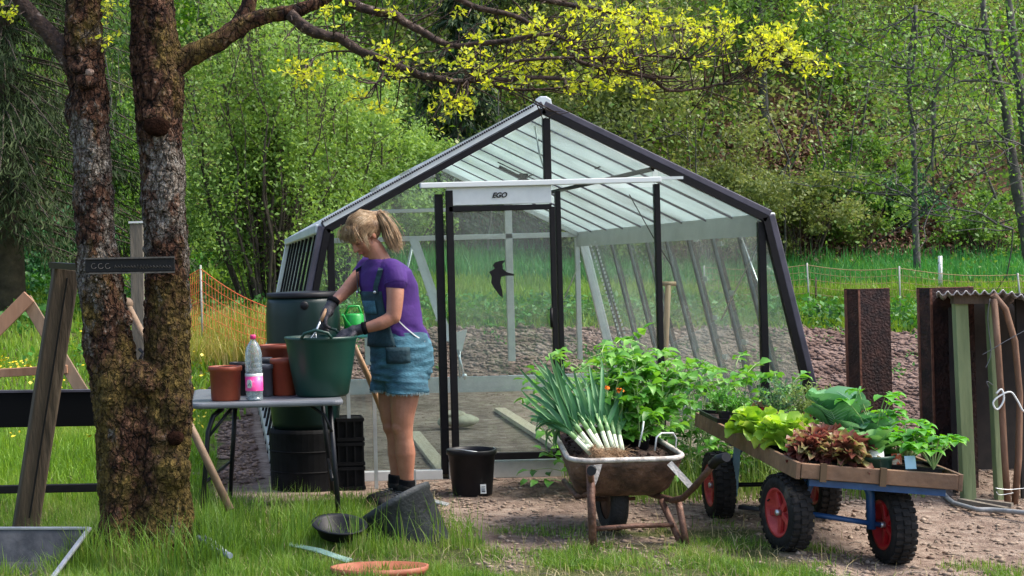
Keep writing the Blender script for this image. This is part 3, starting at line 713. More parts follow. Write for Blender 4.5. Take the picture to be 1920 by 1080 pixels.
# trunk as one skin
o = mb.build('trunk', bark, tree)
rm = o.modifiers.new('r', 'REMESH'); rm.mode = 'VOXEL'; rm.voxel_size = .0085
sm = o.modifiers.new('s', 'SMOOTH'); sm.iterations = 3
for nm, ns, stg in (('c', .045, .03), ('f', .013, .018)):
    t_ = bpy.data.textures.new('bark' + nm, 'CLOUDS'); t_.noise_scale = ns; t_.noise_depth = 3
    mo = o.modifiers.new(nm, 'DISPLACE'); mo.texture = t_; mo.strength = stg; mo.texture_coords = 'LOCAL'
def knot(px, py, r, m, hole=False):
    c = P(px, py, DT - .105); k = MB(); k.ball(c, (r, .03, r * .8), 20, 12); o = k.build('knot', m, tree); t_ = bpy.data.textures.new('knot', 'CLOUDS'); t_.noise_scale = .02; q = o.modifiers.new('d', 'DISPLACE'); q.texture = t_; q.strength = .02; return o
knot_m = mat('old wound wood', (.16, .1, .075), (.3, .22, .18), 30, .9, bump=.6); hole_m = mat('dark knot and hollow shade', (.006, .003, .002), (.028, .012, .007), 30, 1, bump=.6, spec=.05)  # hole_m: shade inside a hollow painted near-black on a shallow lump
knot(161, 152, .05, bark); knot(164, 135, .032, knot_m); knot(294, 236, .062, hole_m); knot(330, 822, .04, hole_m)
limb_bark = mat('limb bark', (.012, .006, .005), (.06, .033, .022), 28, .9, bump=.9, c3=(.3, .24, .2), bscale=40, pos=(.35, .6))
def limb(pts, w0, w1, D=DT, name='limb', nz_=.0, parent=tree, m=None, Dend=None):
    n = len(pts); De = D if Dend is None else Dend
    # smooth the polyline
    q = []
    for i in range(n - 1):
        p0 = pts[max(i - 1, 0)]; p1 = pts[i]; p2 = pts[i + 1]; p3 = pts[min(i + 2, n - 1)]
        for k in range(4):
            t = k / 4; t2, t3 = t * t, t * t * t
            q.append([.5 * ((2 * p1[j]) + (-p0[j] + p2[j]) * t + (2 * p0[j] - 5 * p1[j] + 4 * p2[j] - p3[j]) * t2 + (-p0[j] + 3 * p1[j] - 3 * p2[j] + p3[j]) * t3) for j in (0, 1)])
    q.append(pts[-1]); m_ = len(q)
    W = []; Rr = []
    for i, (x, y) in enumerate(q):
        t = i / (m_ - 1); d = D + (De - D) * t
        W.append(P(x, y + 2 * noise.noise((x * .05, y * .05, 1)), d)); Rr.append((w0 + (w1 - w0) * t ** .8) / 2 * d / F * (1 + .12 * noise.noise((x * .07, y * .07, 4))))
    mb = MB(); mb.tube(W, Rr, 12 if w0 > 15 else 6, wob=.22 if w0 > 15 else 0)
    o = mb.build(name, m or (bark if w0 > 25 else limb_bark), parent)
    return o, W
limbs = []
L_ = [
    ([(322, 128), (352, 106), (400, 82), (440, 55), (470, 38), (510, 28), (555, 20), (605, 0), (650, -30), (760, -90), (900, -160), (1080, -190)], 48, 12, 7.65, 7.6),
    ([(440, 62), (462, 20), (475, -30), (500, -140), (560, -300), (600, -480)], 40, 8, 7.68, 7.7),
    ([(545, 26), (575, 52), (610, 66), (640, 72), (668, 92), (702, 106), (740, 122), (780, 138), (820, 148), (862, 154), (905, 148), (950, 150), (1000, 146), (1060, 148)], 24, 7, 7.6, 7.3),
    ([(648, 0), (690, 18), (740, 28), (760, 44), (790, 58), (820, 76), (850, 86), (900, 82), (950, 76), (1000, 68), (1040, 66), (1062, 76), (1092, 92)], 20, 5, 7.6, 7.4),
    ([(850, -6), (900, 16), (960, 28), (1005, 50), (1060, 70), (1120, 110), (1170, 128), (1220, 142), (1265, 144)], 13, 4, 7.7, 7.7),
    ([(1000, -4), (1060, 8), (1130, 20), (1200, 38), (1250, 54), (1300, 54), (1340, 48)], 12, 4, 7.8, 7.9),
    ([(1065, 86), (1075, 106), (1110, 124), (1170, 134), (1220, 146), (1262, 146)], 11, 5, 7.4, 7.4),
    ([(1220, 146), (1240, 162), (1262, 170), (1300, 168), (1345, 158), (1400, 138), (1445, 108), (1470, 92)], 7, 3, 7.45, 7.6),
    ([(862, 155), (900, 140), (960, 118), (1010, 110), (1080, 108), (1150, 108), (1215, 104), (1290, 110)], 9, 4, 7.35, 7.3),
    ([(905, 150), (950, 166), (1010, 168), (1070, 160), (1130, 140)], 8, 3, 7.35, 7.4),
    ([(-260, -300), (-120, -170), (-30, -80), (20, -20), (45, 10), (75, 45), (105, 78), (140, 128)], 10, 42, 7.62, 7.62),
    ([(640, -20), (648, 0)], 22, 20, 7.6, 7.6), ([(160, -250), (80, -380), (-60, -520)], 24, 6, 7.6, 7.9), ([(270, -300), (380, -460), (520, -640)], 26, 6, 7.6, 7.3),
    ([(680, 100), (640, 96), (605, 100), (575, 118)], 5, 2, 7.6, 7.5),
    ([(560, 40), (545, 60), (530, 78)], 4, 2, 7.6, 7.5),
    ([(745, 110), (800, 98), (850, 90)], 5, 2, 7.5, 7.4),
    ([(710, 110), (718, 140), (705, 155)], 7, 3, 7.5, 7.4),
    ([(715, 140), (740, 145), (790, 148), (850, 176)], 4, 2, 7.5, 7.4),
    ([(775, 42), (800, 30), (825, 12), (824, -5)], 4, 2, 7.5, 7.5),
    ([(1010, 48), (980, 20), (960, 0)], 5, 3, 7.5, 7.5),
]
for a, w0, w1, D0, D1 in L_:
    o, W = limb(a, w0, w1, D0, 'limb' if w0 > 10 else 'twig', Dend=D1); limbs.append(W)
# fine twigs springing from the outer limbs, with bunches of young yellow leaves
bud_pts = []
def clusters():
    C = []
    rr = random.Random(3)
    def area(n, x0, x1, y0, y1):
        for _ in range(n): C.append((rr.uniform(x0, x1), rr.uniform(y0, y1), rr.uniform(7.15, 7.8)))
    area(62, 880, 1370, 50, 122); area(38, 1060, 1400, 12, 60); area(26, 700, 1000, 100, 150); area(26, 860, 1200, 120, 165)
    area(26, 1410, 1500, 55, 92); area(8, 1385, 1455, 95, 128); area(5, 1520, 1545, 112, 126); area(7, 1480, 1505, 100, 118)
    area(11, 545, 600, 128, 165); area(7, 625, 700, 130, 190); area(5, 700, 820, 195, 225); area(9, 800, 900, 165, 205); area(7, 590, 740, 20, 110)
    area(3, 1505, 1520, 5, 22); area(5, 1060, 1110, 150, 185); area(3, 1195, 1215, 155, 170); area(3, 190, 215, 10, 35); area(3, 192, 212, 70, 85); area(3, 0, 18, 5, 35); area(6, 830, 1010, 20, 55)
    area(60, -200, 1100, -420, -60); return C
CL = clusters(); tw = MB(); lp = []; ldir = []
allp = [p for W in limbs for p in W]
for (x, y, D) in CL:
    c = P(x, y, D)
    src = min(allp, key=lambda p: (p - c).length + random.random() * .12)
    if (src - c).length < .6:
        mid = src.lerp(c, .5) + Vector((0, 0, -.03 + random.uniform(-.03, .03)))
        tw.tube([src, mid, c], [.004, .003, .0015], 4)
    for k in range(random.randint(3, 6)):
        b = c + Vector([random.gauss(0, .028) for _ in range(3)]); tw.tube([c, b], .0012, 3, cap=False)
        for j in range(random.randint(3, 6)):
            d = Vector([random.gauss(0, 1), random.gauss(0, 1), random.gauss(.35, .7)]).normalized()
            lp.append(tuple(b + d * .004)); ldir.append(tuple(d))
# bare fine twigs
for W in limbs[2:10]:
    for p in W:
        for k in range(random.choice((0, 1, 1))):
            d = Vector((random.gauss(.7, .6), random.gauss(0, .5), random.gauss(.1, .5))) * .13
            q = p + d; q2 = q + Vector((random.gauss(.5, .4), 0, random.gauss(.25, .3))) * .1
            tw.tube([p, q, q2], [.0035, .0025, .0012], 4, cap=False)
tw.build('fine_twigs', limb_bark, tree)['kind'] = 'stuff'
yl = leaf_mat('young yellow leaves', [(.24, .33, .04), (.4, .48, .05), (.6, .62, .08), (.42, .54, .08)], tr=.5, nscale=6)
V, Fq = leaf_arrays(np.array(lp), RNG.uniform(.018, .034, len(lp)), .5, up=.1, dirs=np.array(ldir) * 1.5)
np_mesh('young_leaves', V, Fq, yl, tree)['kind'] = 'stuff'

# ------------------------------------------------------------------ trees and shrubs behind
brown_bark = mat('brown bark', (.035, .025, .018), (.11, .085, .06), 6, .9, bump=.6)
grey_bark = mat('grey bark', (.03, .03, .026), (.12, .115, .095), 6, .9, bump=.6)
fresh = leaf_mat('fresh hazel leaves', [(.09, .16, .03), (.15, .27, .05), (.23, .37, .08), (.34, .48, .14)], tr=.38, nscale=.9)
mid_l = leaf_mat('mid green leaves', [(.045, .11, .022), (.1, .21, .035), (.17, .31, .055), (.26, .4, .1)], tr=.35, nscale=.7)
olive_l = leaf_mat('olive spring leaves', [(.08, .11, .03), (.15, .2, .05), (.23, .28, .08), (.32, .36, .13)], tr=.35, nscale=.7)
bright_l = leaf_mat('bright crown leaves', [(.06, .16, .015), (.13, .3, .03), (.22, .42, .05), (.3, .48, .1)], tr=.4, nscale=.5)
spruce_l = leaf_mat('spruce needles', [(.008, .02, .008), (.018, .042, .014), (.035, .07, .022), (.06, .1, .035)], tr=.12, nscale=.8, rough=.6)
blue_l = leaf_mat('cool green leaves', [(.03, .11, .04), (.06, .2, .07), (.12, .3, .12)], tr=.3, nscale=.5)

needle_l = leaf_mat('hanging spruce twigs', [(.01, .02, .008), (.024, .042, .014), (.045, .068, .024), (.08, .105, .042)], tr=.15, nscale=.8, rough=.7, spec=.15)
def wiggle(a, b, n, amp):
    a, b = Vector(a), Vector(b); out = []
    o = random.random() * 99
    for i in range(n + 1):
        t = i / n; p = a.lerp(b, t); L = (b - a).length
        out.append(p + Vector((noise.noise((t * 3, o, 0)), noise.noise((t * 3, o, 9)), noise.noise((t * 3, o, 5)) * .4)) * amp * L * math.sin(t * 2.2))
    return out

def shrub(name, label, cat, base, w_, h_, nstem, nleaf, ls, lm, bm_=brown_bark, nclump=60, group=None, stem_r=.03, low=.12, lean=0, twigs=60, dens=.33):
    bx, by = base; bz = H(bx, by); root = thing(name, (bx, by, bz), label, cat, group)
    st = MB(); tips = []
    for i in range(nstem):
        a = random.uniform(0, 6.28); r = random.uniform(.1, 1) * w_ * .42; hh = h_ * random.uniform(.6, .97)
        tip = Vector((bx + math.cos(a) * r + lean * hh, by + math.sin(a) * r, bz + hh))
        b0 = Vector((bx + math.cos(a) * r * .22, by + math.sin(a) * r * .22, bz - .05))
        pts = wiggle(b0, tip, 8, .1); rr = stem_r * random.uniform(.6, 1.2)
        st.tube(pts, [rr * (1 - .8 * k / 8) for k in range(9)], 6, cap=False); tips += pts[2:]
    for i in range(twigs):
        p = random.choice(tips); q = p + Vector((random.gauss(0, .5), random.gauss(0, .5), random.gauss(.25, .3))) * w_ * .25
        st.tube(wiggle(p, q, 3, .12), [stem_r * .22, stem_r * .18, stem_r * .13, stem_r * .08], 4, cap=False)
    st.build('stems', bm_, root)
    pts = clump_points(nleaf, (bx + lean * h_ * .6, by, bz + h_ * (.5 + low / 2)), (w_ * .5, w_ * .45, h_ * (.5 - low / 2)), nclump=nclump, cl=dens * .5)
    V, Fq = leaf_arrays(pts, RNG.uniform(.6, 1.3, nleaf) * ls, .6, up=.3); np_mesh('foliage', V, Fq, lm, root); return root

def conifer(name, label, base, w_, h_, nb, lm, z0=.5, group=None, per=46, ls=.16, wr=.22):
    bx, by = base; bz = H(bx, by); root = thing(name, (bx, by, bz), label, 'tree', group)
    MB().tube([(bx, by, bz - .2), (bx, by, bz + h_ * .5), (bx, by, bz + h_)], [w_ * .05, w_ * .035, .02], 9).build('trunk', brown_bark, root)
    P_ = []; Dd = []; bo = MB()
    for i in range(nb):
        t = random.random() ** .85; z = bz + z0 + (h_ - z0) * t; a = random.uniform(0, 6.28); L = w_ * .5 * (1 - t) ** .8 * random.uniform(.7, 1.15) + .1
        d = Vector((math.cos(a), math.sin(a), 0)); sag = L * random.uniform(.25, .5)
        bo.tube([(bx, by, z), (bx + d.x * L * .5, by + d.y * L * .5, z - sag * .4), (bx + d.x * L, by + d.y * L, z - sag)], [.02, .012, .005], 4, cap=False)
        k = np.arange(per) / per; rr = RNG.random(per)
        px_ = bx + d.x * L * k; py_ = by + d.y * L * k; pz = z - sag * k ** 1.3
        off = RNG.normal(size=(per, 3)) * np.array([.12, .12, .05]) * L * .6
        P_.append(np.stack([px_, py_, pz], 1) + off)
        Dd.append(np.stack([d.x * .6 + RNG.normal(size=per) * .5, d.y * .6 + RNG.normal(size=per) * .5, -1.1 * np.ones(per)], 1))
    bo.build('branches', brown_bark, root)
    P_ = np.concatenate(P_); Dd = np.concatenate(Dd); V, Fq = leaf_arrays(P_, RNG.uniform(.7, 1.5, len(P_)) * ls, wr, up=0, dirs=Dd); np_mesh('foliage', V, Fq, lm, root); return root

def broadleaf(name, label, base, w_, h_, nleaf, ls, lm, bm_=grey_bark, trunk_r=.12, z0=.3, lean=0, nclump=50, group=None, nl=7, tw_=60, dens=.33):
    bx, by = base; bz = H(bx, by); root = thing(name, (bx, by, bz), label, 'tree', group)
    st = MB(); t0 = wiggle((bx, by, bz - .2), (bx + lean, by, bz + h_ * .92), 12, .05)
    st.tube(t0, [trunk_r * (1 - .85 * k / 12) for k in range(13)], 8); st.build('trunk', bm_, root); br = MB(); tips = []
    for i in range(nl * 2):
        p = t0[random.randint(3, 11)]; a = random.uniform(0, 6.28); L = w_ * random.uniform(.25, .5)
        q = p + Vector((math.cos(a) * L, math.sin(a) * L, L * random.uniform(.1, .7))); pt = wiggle(p, q, 6, .14)
        br.tube(pt, [trunk_r * .3 * (1 - .8 * k / 6) for k in range(7)], 5, cap=False); tips += pt[1:]
    for i in range(tw_):
        p = random.choice(tips); q = p + Vector((random.gauss(0, .6), random.gauss(0, .6), random.gauss(.1, .4))) * w_ * .2
        br.tube(wiggle(p, q, 3, .15), [.012, .009, .007, .004], 4, cap=False)
    br.build('branches', bm_, root)
    pts = clump_points(nleaf, (bx + lean * .6, by, bz + h_ * (.5 + z0 / 2)), (w_ * .5, w_ * .45, h_ * (.5 - z0 / 2)), nclump=nclump, cl=dens * .5)
    V, Fq = leaf_arrays(pts, RNG.uniform(.6, 1.3, nleaf) * ls, .6, up=.3); np_mesh('foliage', V, Fq, lm, root); return root

def at(px, D): return (P(px, 480, D).x, D)
shrub('hazel_bush', 'large fresh green many-stemmed bush behind the left side of the greenhouse', 'bush', at(500, 22), 3.3, 4.7, 60, 40000, .062, fresh, nclump=260, twigs=420, dens=.34, stem_r=.026, low=-.1)
shrub('hazel_bush', 'slender fresh green bush right of the large one, above the left roof slope', 'bush', at(640, 23.5), 2.3, 3.7, 26, 17000, .065, fresh, nclump=120, twigs=120, dens=.3)
conifer('spruce_tree', 'dark drooping spruce at the left edge of the picture behind the forked tree', at(15, 21), 4.6, 9, 460, needle_l, z0=1.1, per=190, ls=.12, wr=.13)
conifer('spruce_tree', 'tall dark spruce on the slope behind the ridge of the greenhouse', at(950, 36), 5.2, 13, 260, spruce_l, z0=.8, per=60, ls=.22)
conifer('spruce_tree', 'dark young spruce right behind the left roof slope', at(870, 31), 3.0, 5.2, 160, spruce_l, z0=.2, per=60, ls=.16)
conifer('larch_tree', 'soft bright green larch with layered branches above the greenhouse ridge', at(880, 33.5), 3.4, 9, 150, bright_l, z0=4.6, per=70, ls=.12)
broadleaf('wild_cherry', 'light green tree with a straight pale trunk seen above the right end of the ridge', at(1090, 33), 3.6, 8, 11000, .11, olive_l, lean=-.2, z0=.05)
broadleaf('birch_tree', 'olive green tree with fine upright twigs behind the right roof slope', at(1190, 31), 3.0, 5.6, 9000, .095, olive_l, z0=.0, tw_=160)
broadleaf('beech_tree', 'deep green tree high on the slope above the yellow leaves', at(1270, 42), 5.5, 12, 13000, .15, blue_l, z0=.2)
broadleaf('maple_tree', 'tree with fine olive leaves in the middle of the right hillside', at(1440, 34), 4.2, 7.5, 13000, .105, mid_l, z0=.05, tw_=140)
broadleaf('alder_tree', 'thin crooked bare-limbed tree left of the leaning trunk at the right edge', at(1720, 28), 3.4, 7, 6500, .075, olive_l, z0=.42, trunk_r=.07, tw_=200, nl=12, dens=.4)
# leaning trunk near the right edge with long arching limbs
al = thing('leaning_alder', (P(1915, 480, 24).x, 24, H(13, 24)), 'tall dark leaning tree with arching mossy limbs at the right edge of the picture', 'tree')
_, W1 = limb([(1935, 500), (1925, 440), (1912, 380), (1898, 300), (1888, 220), (1868, 140), (1850, 70), (1842, -20), (1838, -200), (1850, -400)], 28, 5, 24, 'trunk', parent=al, m=grey_bark)
_, W2 = limb([(1945, 520), (1938, 380), (1922, 240), (1905, 110), (1890, -20), (1880, -240), (1890, -480)], 30, 5, 24.5, 'trunk', parent=al, m=grey_bark)
arcs = [([(1880, 105), (1845, 100), (1810, 90), (1775, 70), (1750, 50)], 8), ([(1870, 105), (1830, 100), (1790, 115), (1760, 150), (1750, 200), (1748, 260)], 8), ([(1898, 160), (1850, 150), (1800, 152), (1765, 165), (1740, 205)], 7),
        ([(1905, 270), (1860, 265), (1800, 270), (1770, 290)], 6), ([(1912, 270), (1880, 260), (1850, 230), (1830, 190)], 5), ([(1890, 60), (1830, 55), (1790, 45), (1755, 25), (1720, 18), (1690, 40)], 7),
        ([(1900, 430), (1870, 420), (1840, 400), (1780, 390), (1740, 400)], 5), ([(1750, 190), (1752, 240), (1748, 300), (1752, 380)], 7), ([(1715, 10), (1718, 70), (1712, 130), (1704, 190)], 7)]
am = MB()
Wt = []
for a, w_ in arcs:
    n = len(a); pts = [P(x + random.uniform(-2, 2), y, 23.8) for x, y in a]; am.tube(pts, [w_ / 2 * 24 / F * (1 - .6 * k / (n - 1)) for k in range(n)], 6); Wt += pts
for i in range(120):
    p = random.choice(Wt); q = p + Vector((random.gauss(-.2, .6), random.gauss(0, .5), random.gauss(-.1, .5)))
    am.tube(wiggle(p, q, 4, .2), [.012, .01, .008, .006, .004], 4, cap=False)
am.build('limbs', grey_bark, al)
pts = np.array([tuple(random.choice(Wt) + Vector((random.gauss(0, .8), random.gauss(0, .8), random.gauss(0, .6)))) for _ in range(5500)])
V, Fq = leaf_arrays(pts, RNG.uniform(.04, .09, len(pts)), .6); np_mesh('foliage', V, Fq, mid_l, al)
# shrubs along the foot of the hill, each its own
SH = [
    (1330, 30.5, 3.2, 2.6, olive_l, 'low rounded olive bush behind the right corner of the roof'),
    (1500, 30.5, 3.0, 1.9, olive_l, 'wide twiggy bush just above the meadow, right of the greenhouse'),
    (1610, 31, 2.2, 2.2, mid_l, 'twiggy bush in front of the brown leaf litter'),
    (1700, 31.5, 1.6, 1.1, blue_l, 'small dark green bush over the brown litter'),
    (1850, 30.5, 2.0, 1.2, mid_l, 'low green bush behind the wire fence near the right edge'),
    (1010, 31, 2.6, 2.2, mid_l, 'bush seen through the rear glass behind the door'),
    (760, 29.5, 2.6, 2.4, fresh, 'leafy bush seen between the woman\'s back and the roof slope'),
    (1170, 29.8, 2.6, 1.5, olive_l, 'low bush seen through the rear right glass'),
    (420, 27, 2.0, 1.6, fresh, 'low green bush at the foot of the large hazel'),
    (230, 27, 2.4, 3.0, mid_l, 'thin grey-green bush seen between the two trunks'),
    (110, 25, 1.8, 1.2, blue_l, 'low dark green bush left of the forked tree'),
    (10, 23, 1.6, 1.1, blue_l, 'leafy green bush at the left edge over the lawn'),
]
for px, D, w_, h_, lm, lab in SH:
    shrub('wild_bush', lab, 'bush', at(px, D), w_, h_, 14, int(2600 * w_ * h_ * .75), .075, lm, nclump=50, twigs=90, stem_r=.018, low=.02, dens=.36)
for px, D, w_, h_, lm, lab in ((1560, 37, 4.5, 6.5, olive_l, 'round olive tree on the right hillside above the brown bank'), (1790, 40, 5, 8, mid_l, 'loose green tree high on the right hillside'),
                              (1400, 46, 6, 10, bright_l, 'pale green tree near the top of the picture, left of the hillside\'s dark fold'), (760, 40, 5, 9, bright_l, 'bright green crown above the woman, behind the arching branch'),
                              (420, 35, 5, 9, bright_l, 'bright green crown between the forked tree and the hazel top'), (1010, 44, 5, 9, mid_l, 'mid green tree high behind the greenhouse ridge'), (1650, 44, 6, 9, mid_l, 'tall green crown at the top right of the hillside'), (620, 36, 4, 8, fresh, 'fresh green crown above the hazel bush, under the branch')):
    broadleaf('forest_tree', lab, at(px, D), w_, h_, 12000, .12, lm, z0=.0, trunk_r=.11, tw_=80)
# the rest of the wooded hillside: one mass
fp = []; 
rr = random.Random(5)
cent = []
for i in range(560):
    y = rr.uniform(32, 72); x = rr.uniform(-.2 * y - 4, .56 * y + 4)
    if 10.5 < x < 15.5 and y < 37 and rr.random() < .5: continue
    cent.append((x, y, H(x, y) + rr.uniform(.2, 1.6), rr.uniform(.8, 2.2)))
pt = []; sz = []
for x, y, z, r in cent:
    n = int(520 * r * r); q = RNG.normal(size=(n, 3)) * .5; q = q * np.array([r, r, r * .8]) + np.array([x, y, z]); pt.append(q); sz.append(np.full(n, .042 + .0021 * y))
pt = np.concatenate(pt); sz = np.concatenate(sz); k = RNG.integers(0, 3, len(pt))
cid = np.concatenate([np.full(int(520 * c[3] * c[3]), i % 5) for i, c in enumerate(cent)])
for j, lm in enumerate((olive_l, mid_l, bright_l, olive_l, mid_l)):
    q = pt[cid == j]; s_ = sz[cid == j]; V, Fq = leaf_arrays(q, RNG.uniform(.6, 1.3, len(q)) * s_, .6)
    tag(np_mesh('hillside_wood', V, Fq, lm), 'dense spring wood covering the hillside behind the garden', kind='stuff')
# thin bare poles and brush in the wood
bs = MB()
for i in range(650):
    y = rr.uniform(29.8, 55); x = rr.uniform(-.16 * y - 2, .52 * y + 2); z = H(x, y); h_ = rr.uniform(1, 4.5)
    bs.tube(wiggle((x, y, z - .1), (x + rr.gauss(0, .5), y + rr.gauss(0, .4), z + h_), 4, .1), [.03, .024, .018, .012, .005], 4, cap=False)
tag(bs.build('undergrowth_stems', grey_bark), kind='stuff')
# fallen leaves and dead twigs on the brown bank
p = []
for _ in range(22000):
    c = rr.choice(((11.5, 31.2, 3.2, .9), (13.2, 32.6, 3.2, 1.6), (12.2, 34, 3, 1.5), (8, 34.5, 2.5, 1.0), (14.5, 31, 1.5, .7), (-2, 27, 1.2, .5))); x = rr.gauss(c[0], c[2] * .5); y = rr.gauss(c[1], c[3] * .6); p.append((x, y, H(x, y) + rr.uniform(.0, .12)))
V, Fq = leaf_arrays(np.array(p), RNG.uniform(.06, .13, len(p)), .7, up=1)
tag(np_mesh('leaf_litter', V, Fq, mat('dead beech leaves', (.13, .06, .04), (.32, .19, .13), 3, .9, c3=(.5, .38, .29))), kind='stuff')
# ------------------------------------------------------------------ things on the left
def lumber(name, pts, w_, h_, m, label, cat, up=(0, -1, 0)):
    """pts: two (px,py,D)"""
    a, b = P(*pts[0]), P(*pts[1]); c = (a + b) / 2
    o = MB().beam(a, b, w_, h_, up).build(name, m, origin=(c.x, c.y, min(a.z, b.z)), bevel=.004); return tag(o, label, cat)
# leaning old square post
lp_ = MB(); a, b = P(46, 1002, 8.5), P(125, 500, 8.35)
lp_.beam(a, b, .135, .1, up=(.25, -1, 0)); d = (b - a).normalized()
post_m = mat('old grooved post', (.028, .018, .01), (.085, .058, .034), 7, .85, bump=.9, stretch=(1, 1, .1), bscale=24, c3=(.15, .12, .08))
o = lp_.build('leaning_post', post_m, origin=(a.x, a.y, 0), bevel=.012); tag(o, 'thick dark weathered wooden post leaning to the right, left of the forked tree', 'post')
g = MB(); off = Vector((0.018, -.056, 0)); g.beam(a + d * .1 + off, b - d * .06 + off, .01, .008, up=(0, -1, 0)); g.build('drying_crack', mat('dark crack', (.008, .006, .004), rough=1), o)
# trestle of newer timber behind it
new_w = mat('reddish new timber', (.22, .1, .05), (.38, .2, .115), 5, .7, bump=.3, stretch=(1, 1, .2))
br_w = mat('brown timber', (.12, .075, .045), (.24, .16, .1), 5, .75, bump=.4, stretch=(1, 1, .2))
tr = thing('timber_trestle', G(120, 850), 'light timber trestle with crossing legs behind the leaning post', 'trestle')
def tl(nm, a, b, w_, m): return MB().beam(P(*a), P(*b), w_, .04, up=(0, -1, 0)).build(nm, m, tr, bevel=.003)
tl('leg', (55, 556, 9.6), (-60, 672, 9.6), .085, new_w); tl('leg', (48, 560, 9.66), (192, 796, 9.5), .075, br_w)
tl('crossbar', (-60, 703, 9.62), (127, 692, 9.55), .05, new_w)
# black frame table behind: deep apron, lower rail, thin upright
bt = thing('black_bench', G(90, 915), 'black metal bench frame with deep panel and thin lower rail at the left edge', 'bench')
MB().beam(P(-120, 770, 9.0), P(188, 765, 9.0), .2, .03, up=(0, -1, 0)).build('panel', mat('black panel', (.003, .003, .0035), rough=.7, spec=.1), bt, bevel=.004)
MB().beam(P(-120, 735, 9.0), P(188, 732, 9.0), .012, .05, up=(0, -1, 0)).build('top_edge', frame_grey, bt)
MB().beam(P(-120, 920, 9.0), P(186, 914, 9.0), .045, .04, up=(0, -1, 0)).build('lower_rail', black, bt, bevel=.004)
MB().beam(P(186, 732, 9.0), P(188, 925, 9.0), .022, .03, up=(0, -1, 0)).build('upright', frame_grey, bt)
# grey fence post behind the fork, with a pale cap
gp_ = thing('grey_post', (P(255, 560, 9.9).x, 9.9, 0), 'grey wooden fence post with a pale cap seen through the fork of the tree', 'post')
MB().beam((P(255, 560, 9.9).x, 9.9, -.05), P(256, 420, 9.9), .08, .08, up=(0, -1, 0)).build('shaft', wood_grey, gp_, bevel=.004)
MB().box(P(256, 417, 9.9), (.095, .095, .012)).build('cap', alu_white, gp_)
h_ = MB(); h_.tube([P(262, 655, 9.8), P(270, 662, 9.75), P(263, 672, 9.75), P(270, 682, 9.75), P(262, 692, 9.8)], .012, 8); h_.build('hook', black, gp_)
# long handled tool leaning behind the trunk
lt = MB(); lt.tube([P(236, 566, 8.6), P(300, 690, 8.5), P(365, 815, 8.4), P(432, 956, 8.3)], [.019, .02, .021, .022], 10)
o = lt.build('wooden_pole', mat('worn pole', (.16, .1, .06), (.28, .19, .12), 6, .7, bump=.3), origin=G(432, 960)); tag(o, 'worn wooden pole leaning behind the forked tree, its foot in the grass', 'pole')
k = MB(); k.ball(P(238, 570, 8.6), (.035, .03, .035)); k.build('knob', br_w, o)
# black embossed bar across both trunks
bar = thing('bar_plaque', P(244, 512, 7.38), 'narrow black plaque with worn relief ornament fixed across both trunks of the forked tree', 'plaque')
MB().beam(P(160, 499, 7.4), P(328, 496, 7.4), .062, .03, up=(0, -1, 0)).build('plate', mat('black iron', (.008, .008, .009), (.012, .011, .01), 30, .55, spec=.2), bar, bevel=.004)
for py, nm in ((484, 'rim'), (512, 'rim')): MB().beam(P(160, py + 1, 7.38), P(328, py - 2, 7.38), .007, .012, up=(0, -1, 0)).build(nm, mat('worn iron edge', (.05, .045, .04), (.14, .12, .1), 40, .45, metal=.5), bar)
rel = MB(); x = 176
pal = mat('worn relief', (.07, .06, .05), (.14, .12, .1), 40, .6)
while x < 318:   # illegible worn relief: small scrolls and strokes
    if x < 215: rel.tube([P(x + 5 * math.cos(t), 499 + 5 * math.sin(t), 7.382) for t in np.linspace(.4, 5.2, 8)], .0018, 5); x += 13
    else:
        hgt = random.choice((3, 4, 6)); rel.tube([P(x, 500 + hgt * .7, 7.382), P(x + 1, 500 - hgt * .7, 7.382), P(x + 4, 500 + hgt * .4, 7.382)], .0015, 5); x += 6
rel.build('relief', pal, bar)['kind'] = 'stuff'
MB().beam(P(100, 497, 8.3), P(152, 501, 7.6), .05, .03).build('bracket', black, bar)
# grey metal tray at the lower left corner
ty = thing('metal_tray', G(60, 1068), 'open dark grey metal tray with a pale folded rim lying in the lower left corner', 'tray')
D0, D1 = 7.05, 7.5
nl, nr = P(-140, 1092, D0), P(96, 1088, D0); fl, fr = P(-140, 992, D1), P(168, 992, D1)
dwn = Vector((0, 0, -.13)); inn = .05
tb = MB(); q = [nl, nr, fr, fl]; c0 = sum(q, Vector()) / 4; lo_ = [c0.lerp(p, .8) + dwn for p in q]
tb.add(q + lo_, [(4, 5, 6, 7)] + [(i, 4 + i, 4 + (i + 1) % 4, (i + 1) % 4) for i in range(4)])
o = tb.build('pan', mat('worn grey steel', (.03, .032, .037), (.085, .085, .09), 9, .6, metal=.3, bump=.2, c3=(.15, .13, .11)), ty); mo = o.modifiers.new('t', 'SOLIDIFY'); mo.thickness = .004
for i in range(4): MB().beam(q[i] + Vector((0, 0, .004)), q[(i + 1) % 4] + Vector((0, 0, .004)), .022, .012).build('rim', mat('zinc rim', (.3, .31, .33), (.45, .46, .48), 12, .4, metal=.6), ty, bevel=.002)
